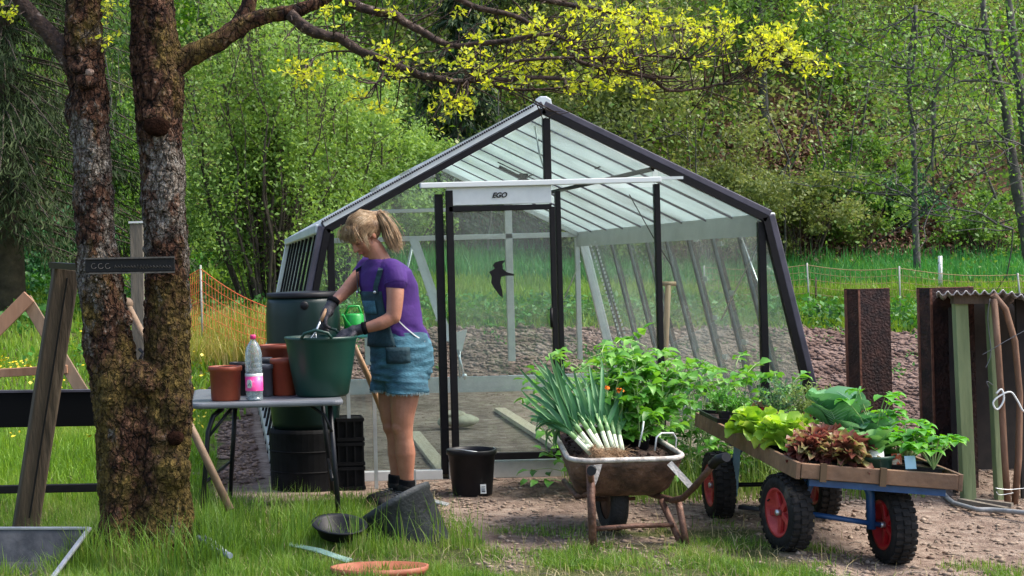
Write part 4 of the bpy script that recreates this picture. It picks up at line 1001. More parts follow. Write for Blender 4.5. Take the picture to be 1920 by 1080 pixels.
# odd bits in the grass
o = MB().tube([P(372, 1008, 7.75), P(392, 1022, 7.6), P(410, 1034, 7.5), P(432, 1042, 7.4)], .014, 10).build('grey_tube', mat('blue grey plastic', (.15, .18, .24), (.25, .28, .34), 12, .45), origin=G(400, 1045)); tag(o, 'short blue grey plastic tube lying in the grass right of the forked tree', 'tube')
MB().tube([P(380, 1004, 7.78), P(402, 1016, 7.62), P(425, 1036, 7.45)], .009, 8).build('cable', alu_white, o)
b = MB(); a0, b0 = G(540, 1020, .03), G(655, 1052, .03)
for i in range(7):
    off = Vector((.006, .009, 0)) * (i - 3) * .9; b.tube([a0 + off, a0.lerp(b0, .5) + off + Vector((0, 0, .012)), b0 + off], .0022, 5)
for i in range(30):
    c = a0.lerp(b0, (i + .5) / 30) + Vector((0, 0, .006)); b.tube([c - Vector((.018, .027, 0)), c + Vector((.018, .027, 0))], .0018, 4)
tag(b.build('net_strip', mat('pale green net', (.3, .45, .36), rough=.5), origin=a0), 'strip of pale green plastic netting lying in the grass before the black saucer', 'netting')
o = MB().lathe([(.0, .0), (.14, .0), (.155, .03), (.163, .03), (.158, -.005), (.0, -.005)], G(712, 1082, .0) + Vector((0, 0, .02)), 40, scale=(1.35, .7)).build('terracotta_saucer', mat('orange clay', (.28, .07, .03), (.4, .14, .07), 9, .6), origin=G(700, 1060)); tag(o, 'wide orange saucer half hidden in the grass at the bottom edge', 'saucer')

# ------------------------------------------------------------------ table
TZ = .66; T0, T1 = 8.70, 9.72
tbl = thing('folding_table', (P(510, 745, 9.2).x, 9.2, 0), 'grey folding table with black tube legs between the forked tree and the woman', 'table')
xl0, xr0 = P(357, 738, T0).x, P(648, 745, T0).x
top = MB(); rr_ = .06; pol = []
xa, xb, ya, yb = xl0, xr0 - .01, T0, T1
for cx, cy, a_ in ((xb - rr_, ya + rr_, -90), (xb - rr_, yb - rr_, 0), (xa + rr_, yb - rr_, 90), (xa + rr_, ya + rr_, 180)):
    for k in range(7): t = R(a_ + 15 * k); pol.append((cx + rr_ * math.cos(t), cy + rr_ * math.sin(t)))
top.prism(pol, (0, 0, TZ - .032), (1, 0, 0), (0, 1, 0), (0, 0, 1), .032)
tt = mat('grey plastic top', (.115, .125, .14), (.16, .17, .185), 3, .38, bump=.15, bscale=160)
top.build('tabletop', tt, tbl, bevel=.012)
legm = mat('dark tube steel', (.012, .013, .016), rough=.4, metal=.2, spec=.3)
def leg(pts, parent=tbl, r=.0145): return MB().tube(pts, r, 10).build('leg', legm, parent)
xr, xl = xb - .07, xa + .07
leg([(xr, T0 + .1, TZ - .03), (xr + .03, T0 + .02, -.02)]); leg([(xr, T1 - .1, TZ - .03), (xr + .06, T1 - .02, -.0)])
leg([(xl + .1, T0 + .12, TZ - .04), (xl + .05, T0 + .08, TZ - .08), (xl + .02, T0 + .06, TZ - .16), (xl - .03, T0 + .0, -.02)]); leg([(xl + .18, T1 - .15, TZ - .03), (xl + .13, T1 - .05, 0)])
for pts in ([(xl + .16, T0 + .1, TZ - .03), (xl + .01, T0 + .05, TZ - .2)], [(xr - .12, T0 + .12, TZ - .03), (xr - .03, T0 + .09, TZ - .09), (xr + .005, T0 + .07, TZ - .18)], [(xr, T0 + .05, .22), (xr + .035, T1 - .05, .22)], [(xl - .01, T0 + .03, .22), (xl + .13, T1 - .08, .22)]):
    MB().tube(pts, .009, 8).build('brace', legm, tbl)

def pot(name, px0, px1, py_top, py_bot, D, m, label, cat='pot', inner=None, taper=.82, z=TZ, rimh=.03, group=None, lip=.008):
    c = P((px0 + px1) / 2, py_bot, D); r = (px1 - px0) / 2 * D / F; h = (py_bot - py_top) * D / F * .96
    c = Vector((c.x, D, z)); root = thing(name, c, label, cat, group); rb = r * taper
    b = MB(); b.lathe([(0, .002), (rb, .002), (rb + .003, .006), (r - lip, h - rimh), (r, h - rimh + .004), (r, h - .003), (r - .003, h), (r - .008, h), (r - .011, h - rimh), (rb - .006, .012), (0, .012)], c, 36)
    b.build('body', m, root); b = MB(); b.lathe([(r - .0125, h - .006), (r - .0125, h - rimh), (rb - .002, h * .45), (0, h * .45)], c, 36, smooth=False)
    b.build('inside', inner or m, root); return root
terra = mat('terracotta plastic', (.2, .034, .012), (.29, .058, .022), 6, .5, bump=.05, c3=(.34, .13, .08))
blk_pl = mat('black plastic', (.006, .006, .008), (.012, .012, .014), 10, .45, spec=.25)
gry_pl = mat('grey plastic', (.05, .055, .065), (.08, .085, .095), 10, .45)
pot('plant_pot', 391, 455, 663, 730, 8.86, terra, 'terracotta pot with black inside, nearest the left end of the table', inner=blk_pl)
pot('plant_pot', 430, 470, 655, 720, 9.18, blk_pl, 'black pot standing between the front terracotta pot and the bottle')
pot('plant_pot', 482, 514, 662, 724, 9.08, gry_pl, 'small grey pot just right of the water bottle')
pot('plant_pot', 478, 512, 646, 715, 9.32, gry_pl, 'taller grey pot behind the small grey pot')
pot('plant_pot', 507, 560, 650, 722, 9.1, terra, 'terracotta pot half hidden behind the green tub')
pot('plant_pot', 486, 552, 622, 712, 9.45, terra, 'largest terracotta pot, at the back of the table')
# bottle
bc = Vector((P(477, 738, 8.8).x, 8.8, TZ)); bo = thing('water_bottle', bc, 'clear plastic water bottle with pink cap and pink label on the grey table', 'bottle')
pet = glass_mat('clear plastic bottle', tint=(.85, .93, .95), haze=.22, hazec=(.7, .82, .86), hscale=40, gloss=2.2, rough=.08)
rb = .048; prof_ = [(0, 0), (rb * .8, 0), (rb, .012)]
for i in range(26):
    z = .012 + .23 * i / 25; prof_.append((rb * (1 - (.05 * abs(math.sin(i * 1.1)) if (i > 14 or i < 3) else .02)), z))
prof_ += [(rb * .96, .265), (rb * .8, .29), (rb * .55, .315), (.014, .33), (.013, .34)]
MB().lathe(prof_, bc, 28).build('bottle_body', pet, bo)
MB().lathe([(.0, .337), (.0165, .337), (.0165, .358), (.014, .362), (0, .362)], bc, 20).build('cap', mat('pink cap', (.75, .05, .2), rough=.4), bo)
MB().lathe([(rb + .001, .055), (rb + .001, .135), (rb, .135), (rb, .055)], bc, 32).build('label', mat('pink label', (.85, .06, .3), (.9, .25, .45), 20, .45, pos=(.5, .6)), bo)
MB().lathe([(rb + .0012, .135), (rb + .0012, .15), (rb, .15)], bc, 32).build('label_band', alu_white, bo)
bd = MB(); pol = [(-.012, -.02), (.008, -.024), (.016, -.012), (.016, .014), (.006, .024), (-.012, .02)]; bd.prism(pol, bc + Vector((-.026, -rb * .85, .095)), (.85, -.52, 0), (0, 0, 1), (-.5, -.85, 0), .004); e = bd.build('emblem', alu_white, bo)
bd = MB(); bd.tube([bc + Vector((-.035, -rb * .85 - .001, .085)), bc + Vector((-.024, -rb * .95 - .004, .1)), bc + Vector((-.018, -rb - .003, .085))], .0022, 6); bd.build('emblem_mark', mat('teal ink', (.03, .25, .22), rough=.5), bo)
# big green flexible tub with two loop handles
tc_ = Vector((P(604, 735, 9.0).x, 9.0, TZ)); tub = thing('green_tub', tc_, 'large dark green flexible tub with loop handles on the right end of the table', 'tub')
gt = mat('dark green rubber', (.002, .032, .022), (.003, .042, .028), 2, .42, bump=.04, c3=(.012, .055, .04))
Rt, Rb, Ht = .2, .15, .335
ring = [(0, .0), (Rb * .9, .0), (Rb, .015), (Rb + (Rt - Rb) * .5, Ht * .45), (Rt * .985, Ht * .9), (Rt, Ht * .93), (Rt + .006, Ht * .965), (Rt + .006, Ht), (Rt - .006, Ht), (Rt - .01, Ht * .9), (Rb - .008, .02), (0, .02)]
MB().lathe(ring, tc_, 56).build('body', gt, tub)
for a_ in (-100, 80):
    ca, sa = math.cos(R(a_)), math.sin(R(a_)); out = Vector((ca, sa, 0)); tg = Vector((-sa, ca, 0)); b = MB()
    b.tube([tc_ + out * (Rt + .004) + tg * (-.085) + Vector((0, 0, Ht - .005)), tc_ + out * (Rt + .008) + tg * (-.065) + Vector((0, 0, Ht + .025)), tc_ + out * (Rt + .01) + Vector((0, 0, Ht + .042)) , tc_ + out * (Rt + .008) + tg * .065 + Vector((0, 0, Ht + .025)), tc_ + out * (Rt + .004) + tg * .085 + Vector((0, 0, Ht - .005))], .009, 10)
    b.build('handle', gt, tub)
e = MB(); e.lathe([(Rt - .02, Ht * .8), (Rt * .5, Ht * .84), (0, Ht * .86)], tc_, 30); e.build('potting_soil', mat('dark potting soil', (.02, .012, .008), (.06, .035, .022), 30, .95, bump=1), tub)

# ------------------------------------------------------------------ water butt on its stand, crate, can behind
WX, WD = P(574, 800, 9.98).x, 10.02
wb = thing('rain_barrel', (WX, WD, 0), 'dark green rain barrel with black lid on a black ribbed stand behind the table', 'barrel')
bg = mat('barrel green', (.0025, .014, .012), (.004, .021, .017), 3, .38, spec=.35)
rW = .232
c = Vector((WX, WD, 0))
MB().lathe([(0, .38), (rW * .86, .38), (rW * .9, .42), (rW * .98, .6), (rW, .75), (rW * 1.0, 1.08), (rW * .97, 1.16), (rW * .93, 1.2), (0, 1.2)], c, 48, scale=(1, .95)).build('barrel_body', bg, wb)
MB().lathe([(0, 1.195), (rW * .97, 1.195), (rW * .98, 1.2), (rW * .98, 1.222), (rW * .94, 1.228), (rW * .3, 1.235), (0, 1.235)], c, 48, scale=(1, .95)).build('lid', blk_pl, wb)
MB().lathe([(rW * 1.0, .735), (rW * 1.02, .74), (rW * 1.0, .75)], c, 48, scale=(1, .95)).build('band', alu_white, wb)
k = MB(); k.lathe([(0, 0), (.026, 0), (.026, .012), (.018, .02), (0, .02)], c + Vector((.0, -rW * .93, 1.15)), 16, axis=(0, -1, 0)); k.build('overflow_cap', blk_pl, wb)
MB().lathe([(0, 0), (.225, 0), (.228, .115), (.232, .12), (.228, .125), (.23, .24), (.235, .246), (.231, .252), (.232, .36), (.226, .372), (.22, .38), (0, .38)], c, 40, scale=(1, .93), smooth=False).build('stand', mat('matt black plastic', (.004, .004, .004), (.009, .009, .01), 14, .7, spec=.12), wb)
cr = thing('black_bin', (P(690, 800, 10.0).x - .12, 9.95, 0), 'black ribbed plastic bin standing right of the rain barrel stand', 'bin')
cx_ = P(655, 850, 10.0).x; b = MB(); b.box((cx_, 9.97, .225), (.15, .2, .43))
for j in range(3):
    z0 = .005 + .15 * j
    for z in (z0 + .01, z0 + .13): b.box((cx_, 9.86, z), (.16, .012, .02)); b.box((cx_, 10.08, z), (.16, .012, .02)); b.box((cx_ - .08, 9.97, z), (.012, .23, .02)); b.box((cx_ + .08, 9.97, z), (.012, .23, .02))
    for i in range(4): b.box((cx_ - .075 + .05 * i, 9.86, z0 + .07), (.01, .01, .13))
    b.box((cx_, 9.97, z0 + .004), (.155, .21, .006))
b.build('bin_body', MATS['matt black plastic'], cr)
# bright green can on a slim stand behind the woman
gc = P(664, 612, 9.95); gs = thing('green_can', (gc.x, 9.95, gc.z - .03), 'bright green watering can seen between the rain barrel and the woman', 'watering can')
gm = mat('bright green plastic', (.01, .26, .035), (.015, .34, .05), 6, .35)
b = MB(); b.lathe([(0, 0), (.062, 0), (.064, .01), (.06, .1), (.05, .11), (0, .11)], (gc.x, 9.95, gc.z - .03), 24); b.build('can_body', gm, gs)
b = MB(); b.tube([(gc.x - .05, 9.95, gc.z + .08), (gc.x - .03, 9.95, gc.z + .125), (gc.x + .03, 9.95, gc.z + .125), (gc.x + .055, 9.95, gc.z + .06)], .008, 8); b.build('handle', gm, gs)
b = MB(); b.tube([(gc.x - .03, 9.9, gc.z), (gc.x - .06, 9.84, gc.z + .04), (gc.x - .08, 9.8, gc.z + .08)], [.014, .01, .008], 8); b.build('spout', gm, gs)
pb_ = thing('plant_stand', (gc.x + .03, 9.95, 0), 'slim pale stand with a teal top carrying the green can behind the woman', 'stand')
MB().box((gc.x + .03, 9.95, gc.z - .05), (.2, .18, .036)).build('stand_top', mat('teal plastic', (.05, .25, .22), rough=.5), pb_, bevel=.006)
for dx_ in (-.05, .11): MB().box((gc.x + dx_, 9.92, (gc.z - .07) / 2), (.022, .022, gc.z - .07)).build('leg', alu, pb_)
# digging fork leaning behind the woman's legs
dg_ = thing('garden_fork', G(748, 890), 'wooden shaft of a tool leaning between the table and the woman\'s knees', 'garden tool')
MB().tube([P(664, 648, 9.45), P(690, 705, 9.5), P(722, 785, 9.6), P(757, 880, 9.75)], [.017, .018, .018, .018], 10).build('shaft', wood_handle, dg_)
MB().box(P(765, 896, 9.78), (.1, .02, .1)).build('tool_head', alu, dg_, bevel=.003)

# ------------------------------------------------------------------ buckets on the ground
def bucket(name, c, r, h, label, m, taper=.8, axis=None, cat='bucket', seg=44, origin=None):
    root = thing(name, origin if origin is not None else c, label, cat); rb = r * taper
    b = MB(); b.lathe([(0, 0), (rb, 0), (rb + .002, .006), (r - .006, h - .035), (r + .004, h - .03), (r + .006, h - .004), (r + .003, h), (r - .006, h), (r - .009, h - .03), (rb - .006, .008), (0, .008)], c, seg, axis=axis)
    b.build('body', m, root); return root
D_ = 9.6; c = Vector((P(886, 930, D_).x, D_, 0)); bk = bucket('black_bucket', c, .145, .268, 'round black bucket with a white label, on the earth before the greenhouse door', blk_pl)
b = MB(); b.tube([c + Vector((.142 * math.cos(t), .142 * math.sin(t) - .0, .268 + .012 * math.sin(t * 2))) for t in np.linspace(-3.3, .2, 16)], .003, 6); b.build('bail', alu, bk)
MB().box(c + Vector((.045, -.132, .045)), (.034, .004, .055), Matrix.Rotation(R(-8), 3, 'X')).build('sticker', alu_white, bk)
for k in range(3): MB().box(c + Vector((.045, -.1355, .032 + .013 * k)), (.022, .003, .004 if k else .009), Matrix.Rotation(R(-8), 3, 'X')).build('printed_line', gry_pl, bk)
# tipped over bucket: mouth to the left and up
tip_m = mat('scuffed black rubber', (.01, .012, .014), (.034, .04, .041), 7, .62, bump=.3, bscale=50, c3=(.085, .095, .095))
ax = Vector((-.47, .27, .86)).normalized(); cB = P(737, 950, 8.1) - ax * .3
tb_ = bucket('tipped_bucket', cB, .212, .32, 'scuffed black rubber tub lying tilted in the grass before the woman\'s boots', tip_m, taper=.78, axis=ax, origin=(cB.x, cB.y, 0), cat='tub')
# shallow black dish left of it
dc = P(636, 1018, 7.85); dc.z = .06
ds = thing('black_dish', (dc.x, dc.y, 0), 'shallow round black dish lying left of the tipped tub', 'dish')
MB().lathe([(0, 0), (.08, 0), (.1, .01), (.118, .055), (.136, .062), (.138, .07), (.128, .07), (.11, .062), (.09, .018), (0, .012)], dc, 40, axis=(.05, -.22, 1)).build('dish_body', blk_pl, ds)
MB().tube([P(688, 1020, 7.85), P(690, 1000, 7.9), P(700, 996, 7.92), P(706, 1012, 7.85), P(702, 1036, 7.8)], .006, 8).build('handle', blk_pl, ds)
o = MB().box(G(822, 942, .015), (.12, .07, .012), Matrix.Rotation(R(-25), 3, 'Z') @ Matrix.Rotation(R(12), 3, 'Y')).build('metal_offcut', alu, origin=G(822, 945), bevel=.003); tag(o, 'small grey metal offcut lying on the ground right of the tipped tub', 'metal piece')

# ------------------------------------------------------------------ nets and stakes behind
stk_w = mat('white stake', (.36, .36, .31), rough=.5); org = mat('orange net', (.7, .13, .04), rough=.6)
def wire_fence(name, tops, bots, label, m, rows, dz, mesh_n=0, pale=stk_w):
    x0 = tops[0]; root = thing(name, Vector(bots[0]), label, 'fence')
    for a, b in zip(tops, bots): MB().tube([b, a], .012, 6).build('stake', pale, root)
    n = MB()
    for i in range(len(tops) - 1):
        for j in range(rows):
            t = j / max(1, rows - 1) * dz; pts = []
            for k in range(13):
                s = k / 12; p = Vector(tops[i]).lerp(Vector(tops[i + 1]), s); q = Vector(bots[i]).lerp(Vector(bots[i + 1]), s)
                p = p.lerp(q, t + .04); p.z -= .05 * math.sin(math.pi * s) * (1 + .5 * noise.noise((i, j, 0))); pts.append(p)
            n.tube(pts, .0032 if j else .005, 4, cap=False)
        for k in range(mesh_n):
            s = (k + .5) / mesh_n; p = Vector(tops[i]).lerp(Vector(tops[i + 1]), s); q = Vector(bots[i]).lerp(Vector(bots[i + 1]), s)
            sg = .05 * math.sin(math.pi * s); n.tube([p.lerp(q, .04) - Vector((0, 0, sg)), p.lerp(q, .04 + dz)], .0026, 4, cap=False)
    n.build('netting', m, root)
def fp_(px, py, D): return P(px, py, D)
def gnd(px, D): v = P(px, 500, D); return Vector((v.x, D, H(v.x, D)))
pale_org = mat('faded orange cord', (.34, .22, .1), rough=.6)
wire_fence('electric_fence', [P(1320, 498, 23), P(1513, 493, 22.5), P(1686, 499, 22), P(1908, 512, 21.5), P(2100, 520, 21)], [gnd(1320, 23), gnd(1516, 22.5), gnd(1686, 22), gnd(1914, 21.5), gnd(2100, 21)], 'low electric netting fence with pale stakes across the right meadow', pale_org, 5, .55, 18)
wire_fence('orange_net_fence', [P(300, 520, 18.3), P(376, 497, 18.0), P(512, 575, 17.0)], [gnd(300, 18.3), gnd(376, 18), gnd(505, 17)], 'sagging orange plastic net fence with one white stake left of the rain barrel', org, 9, .95, 22)
for px, D, tp, w_, lab in ((1762, 26, 480, .07, 'short pale post standing in the meadow behind the wire fence'), (1528, 24.5, 520, .03, 'small dark peg in the meadow right behind the greenhouse corner'), (36, 22, 452, .07, 'left one of two thin dark posts under the spruce'), (98, 22, 446, .06, 'right one of two thin dark posts under the spruce')):
    b0 = gnd(px, D); t0 = P(px, tp, D); h = max(.25, t0.z - b0.z)
    o = MB().tube([b0 - Vector((0, 0, .05)), b0 + Vector((.01, 0, h))], w_ / 2, 8).build('meadow_post', alu_white if px == 1762 else brown_bark, origin=b0); tag(o, lab, 'post')
# tufts of yellowed grass behind the orange net
p = []
for _ in range(5200): x = random.uniform(-.5, 1.0); y = random.uniform(17.2, 19.5); p.append((x, y, H(x, y)))
blades('reedy_grass', np.array(p), (.25, .6), .016, leaf_mat('reed grass', [(.1, .18, .02), (.25, .3, .04), (.42, .36, .1), (.5, .4, .16)], tr=.3), lean=.5)
# ------------------------------------------------------------------ the woman
WDp = 9.22
wm = thing('person', (P(752, 945, WDp).x, WDp, 0), 'woman with blond ponytail, purple t-shirt and denim dungaree shorts bending over the green tub', 'person')
PXM = WDp / F      # metres per photo pixel here
def W(px, py, dy=0.0): return P(px, py, WDp + dy)
def skin_mat(n='skin'):
    m = mat(n, (.31, .125, .075), (.44, .2, .125), 9, .5, bump=.12, bscale=90, pos=(.3, .7))
    b = m.node_tree.nodes['Principled BSDF']; b.inputs['Subsurface Weight'].default_value = .12; b.inputs['Subsurface Radius'].default_value = (.02, .008, .004); return m
skin = skin_mat()
def eloft(mb, secs, seg=24):
    """sections: centre, half width along a, half depth along b"""
    vs = []; n = len(secs)
    for (c, a, b) in secs:
        for k in range(seg):
            t = 2 * math.pi * k / seg; ct, st_ = math.cos(t), math.sin(t)
            e = .86; vs.append(c + a * (abs(ct) ** e * (1 if ct >= 0 else -1)) + b * (abs(st_) ** e * (1 if st_ >= 0 else -1)))
    fs = [(i * seg + k, i * seg + (k + 1) % seg, (i + 1) * seg + (k + 1) % seg, (i + 1) * seg + k) for i in range(n - 1) for k in range(seg)]
    fs += [tuple(range(seg - 1, -1, -1)), tuple((n - 1) * seg + k for k in range(seg))]
    mb.add(vs, fs, True)
def floft(mb, secs, fold, seg=72, per=7):
    # like eloft, with smooth steps between sections and cloth folds: fold(t, angle) -> factor
    S = []
    for i in range(len(secs) - 1):
        for k in range(per):
            u = k / per; u = u * u * (3 - 2 * u) * .5 + u * .5; A, B = secs[i], secs[i + 1]; S.append((A[0].lerp(B[0], u), A[1].lerp(B[1], u), A[2].lerp(B[2], u)))
    S.append(secs[-1]); n = len(S); vs = []
    for i, (c, a, b) in enumerate(S):
        for k in range(seg):
            t = 2 * math.pi * k / seg; ct, st_ = math.cos(t), math.sin(t); e = .86; m_ = fold(i / (n - 1), t, c.z)
            vs.append(c + (a * (abs(ct) ** e * (1 if ct >= 0 else -1)) + b * (abs(st_) ** e * (1 if st_ >= 0 else -1))) * m_)
    fs = [(i * seg + k, i * seg + (k + 1) % seg, (i + 1) * seg + (k + 1) % seg, (i + 1) * seg + k) for i in range(n - 1) for k in range(seg)]
    fs += [tuple(range(seg - 1, -1, -1)), tuple((n - 1) * seg + k for k in range(seg))]; mb.add(vs, fs, True)
def blobby(mb, name, m, vox=.007, it=6, parent=wm, fac=.5, extra=None):
    o = mb.build(name, m, parent, fix=True)
    r = o.modifiers.new('r', 'REMESH'); r.mode = 'VOXEL'; r.voxel_size = vox; r.use_smooth_shade = True
    s = o.modifiers.new('s', 'SMOOTH'); s.iterations = it; s.factor = fac
    if extra:
        t_ = bpy.data.textures.new(name, 'CLOUDS'); t_.noise_scale = extra[0]; d = o.modifiers.new('d', 'DISPLACE'); d.texture = t_; d.strength = extra[1]; d.texture_coords = 'LOCAL'
    return o
def chain(mb, pts, rad, seg=18, ball=True):
    """tapered limb through points with interpolated radii and rounded joints"""
    q = []; rr = []
    n = len(pts)
    for i in range(n - 1):
        p0, p1, p2, p3 = pts[max(i - 1, 0)], pts[i], pts[i + 1], pts[min(i + 2, n - 1)]
        for k in range(5):
            t = k / 5; q.append(.5 * ((2 * p1) + (-p0 + p2) * t + (2 * p0 - 5 * p1 + 4 * p2 - p3) * t * t + (-p0 + 3 * p1 - 3 * p2 + p3) * t ** 3)); rr.append(rad[i] + (rad[i + 1] - rad[i]) * t)
    q.append(pts[-1]); rr.append(rad[-1]); mb.tube(q, rr, seg)
    if ball: mb.ball(pts[0], rad[0]); mb.ball(pts[-1], rad[-1])
# facing: mostly to the left, turned a third towards us; fw = forward, sdv = towards her left (near) side
ang = R(28); fw = Vector((-math.cos(ang), -math.sin(ang), 0)); sdv = Vector((math.sin(ang), -math.cos(ang), 0))
shN, shF = W(737, 508, -.13), W(692, 500, .16)       # shoulders, near and far
elN, elF = W(738, 594, -.20), W(652, 542, .10)
wrN, wrF = W(674, 618, -.16), W(620, 574, -.02)
hipN, hipF = W(757, 690, -.07), W(738, 688, .09)
knN, knF = W(755, 800, -.07), W(738, 800, .07)
anN, anF = W(764, 908, -.05), W(743, 898, .09)
body = MB()
body_secs = [(W(752, 712), fw * .12, sdv * .11), (W(751, 690), fw * .15, sdv * .145), (W(748, 650), fw * .155, sdv * .155), (W(743, 612), fw * .142, sdv * .138), (W(735, 570), fw * .142, sdv * .145), (W(728, 535), fw * .14, sdv * .165), (W(722, 508), fw * .115, sdv * .17), (W(715, 492), fw * .075, sdv * .11)]
eloft(body, body_secs)
chain(body, [W(720, 505), W(712, 485), W(700, 464)], [.07, .056, .055])
chain(body, [shN + Vector((-.02, .03, .005)), shN, W(741, 550, -.18), elN], [.05, .058, .05, .042])
chain(body, [elN, W(715, 606, -.20), W(690, 614, -.175), wrN], [.038, .038, .031, .024])
chain(body, [shF + Vector((.03, -.03, 0)), shF, W(672, 520, .14), elF], [.05, .055, .047, .041])
chain(body, [elF, W(640, 554, .06), W(628, 565, .01), wrF], [.037, .037, .03, .024])
chain(body, [hipN, W(758, 740, -.07), W(755, 775, -.075), knN, W(757, 822, -.07), W(760, 850, -.06), W(762, 885, -.055), anN], [.096, .086, .07, .06, .053, .059, .043, .036])
chain(body, [hipF, W(735, 740, .085), W(733, 775, .075), knF, W(742, 822, .07), W(745, 850, .08), W(745, 880, .085), anF], [.09, .082, .066, .056, .051, .057, .042, .036])
body.ball(knN + fw * .02, (.05, .05, .055)); body.ball(knF + fw * .02, (.048, .048, .052))
# head: pitched forward and down
hc = W(683, 440, .0); hf = (fw * .80 + Vector((0, 0, -.62))).normalized(); hs = sdv; hu = hs.cross(hf).normalized()
if hu.z < 0: hu = -hu
HR = Matrix((hf, hs, hu)).transposed()
def hp(x, y, z): return hc + hf * x + hs * y + hu * z
body.ball(hp(-.012, 0, .03), (.092, .074, .092), 24, 16, HR)          # skull
body.ball(hp(.03, 0, -.035), (.062, .058, .075), 20, 12, HR)          # face
body.ball(hp(.058, 0, -.095), (.025, .028, .02), 14, 9, HR)          # chin
body.ball(hp(.07, 0, .025), (.022, .05, .018), 14, 9, HR)            # brow
chain(body, [hp(.083, 0, .012), hp(.1, 0, -.018), hp(.108, 0, -.034)], [.008, .011, .013], 10)   # nose
body.ball(hp(.094, .012, -.036), .009); body.ball(hp(.094, -.012, -.036), .009)
body.ball(hp(.088, 0, -.06), (.01, .02, .006), 12, 8, HR); body.ball(hp(.085, 0, -.07), (.01, .018, .007), 12, 8, HR)   # lips
for s in (-1, 1):
    body.ball(hp(.062, s * .034, -.03), (.02, .018, .022), 12, 8, HR)  # cheeks
    body.ball(hp(-.008, s * .074, -.015), (.016, .008, .028), 12, 8, HR)  # ears
    body.ball(hp(.074, s * .027, .002), (.012, .014, .009), 12, 8, HR)
bo_ = blobby(body, 'body', skin, .0055, 5)
lid = mat('eyelid shade', (.12, .05, .035), rough=.6); lip = mat('lips', (.45, .12, .1), rough=.45)
for s in (-1, 1):
    MB().tube([hp(.084, s * .014, -.003), hp(.088, s * .027, -.006), hp(.08, s * .04, -.003)], .0022, 6).build('eye', lid, wm)
    MB().tube([hp(.091, s * .012, .026), hp(.09, s * .028, .031), hp(.08, s * .044, .026)], .003, 6).build('eyebrow', mat('brow hair', (.12, .07, .035), rough=.8), wm)
MB().tube([hp(.086, -.02, -.066), hp(.0985, 0, -.065), hp(.086, .02, -.066)], .0032, 8).build('mouth', lip, wm)
# hair: cap of strands swept back to the tie, a fringe, and the ponytail
hair_m = mat('blond hair', (.15, .085, .045), (.34, .22, .12), 60, .4, c3=(.5, .36, .22), stretch=(1, 1, 1), pos=(.35, .62))
cap = MB(); cap.ball(hp(-.018, 0, .038), (.096, .079, .09), 28, 18, HR); cap.ball(hp(-.045, 0, .01), (.07, .075, .08), 20, 12, HR); cap.ball(hp(.045, 0, .08), (.045, .058, .03), 16, 10, HR)
tie = W(706, 402, -.01)
chain(cap, [hp(-.06, 0, .06), tie], [.055, .022])
hr = blobby(cap, 'hair', hair_m, .006, 5)
st = MB(); rg = random.Random(9)
def strand(p, r=.0016, seg=3): st.tube(p, [r] * (len(p) - 1) + [r * .3], seg, cap=False)
surf = lambda a, b, k=1.0: hp(-.018 + .103 * k * math.cos(b) * math.cos(a), .086 * k * math.cos(b) * math.sin(a), .04 + .098 * k * math.sin(b))
tb0 = tie - hp(-.018, 0, .04)
for i in range(1700):
    a = rg.uniform(-2.3, 2.3); b0 = rg.uniform(-.25, .9) if abs(a) < 1.1 else rg.uniform(-.55, .7)
    p0 = surf(a, b0, 1.02); pts = [p0]
    for t in (.25, .5, .75):
        q = p0.lerp(tie, t); v = q - hp(-.018, 0, .04); v2 = HR.inverted() @ v; k = 1 / max(.4, math.sqrt((v2.x / .104) ** 2 + (v2.y / .087) ** 2 + (v2.z / .1) ** 2))
        pts.append(hp(-.018, 0, .04) + v * max(1, k * 1.015) + Vector([rg.gauss(0, .0015) for _ in range(3)]))
    pts.append(tie + Vector([rg.gauss(0, .006) for _ in range(3)])); strand(pts, rg.uniform(.0008, .0014))
for i in range(230):   # fringe falling over the brow
    y = rg.gauss(0, .036); p0 = hp(.055 + rg.uniform(-.02, .02), y, .105 + rg.uniform(-.01, .01)); k = rg.uniform(.6, 1)
    strand([p0, hp(.088 + rg.gauss(0, .003), y * 1.2, .08), hp(.1 + rg.gauss(0, .004), y * 1.3, .055), hp(.102 + rg.gauss(0, .006), y * 1.45 + rg.gauss(0, .005), .05 - .03 * k)], .0016)
for i in range(90):    # loose locks before the ear
    s = rg.choice((-1, 1)); p0 = hp(.03 + rg.gauss(0, .02), s * .074, .07)
    strand([p0, hp(.045 + rg.gauss(0, .012), s * .082, .02), hp(.06 + rg.gauss(0, .012), s * .078, -.03 - rg.uniform(0, .04))], .0013)
hair_s = leaf_mat('hair strand colours', [(.13, .07, .035), (.3, .19, .1), (.48, .33, .19), (.72, .57, .4)], tr=.12, nscale=14, rough=.4)
st.build('hair_strands', hair_s, hr)
pt_ = MB()
for i in range(900):   # ponytail, fanning out over the shoulder
    o_ = Vector([rg.gauss(0, 1) for _ in range(3)]); e = o_ * .0112; k = rg.uniform(.75, 1.08)
    pts = [tie + o_ * .005, W(714, 403, -.01) + e * .9, W(727, 424, -.02) + e * 1.35, W(735, 444, -.03) + e * 1.7, W(728 + 16 * k, 440 + 24 * k, -.04) + e * 1.5]
    pt_.tube(pts, [.0015, .0017, .0016, .0013, .0005], 3, cap=False)
pt_.build('ponytail', hair_s, wm)
t_ = MB(); t_.tube([tie + Vector((.014 * math.cos(a), .016 * math.sin(a), .012 * math.cos(a))) for a in np.linspace(0, 5.8, 10)], .006, 8, closed=True); t_.build('hair_tie', mat('dark tie', (.05, .012, .02), rough=.6), wm)
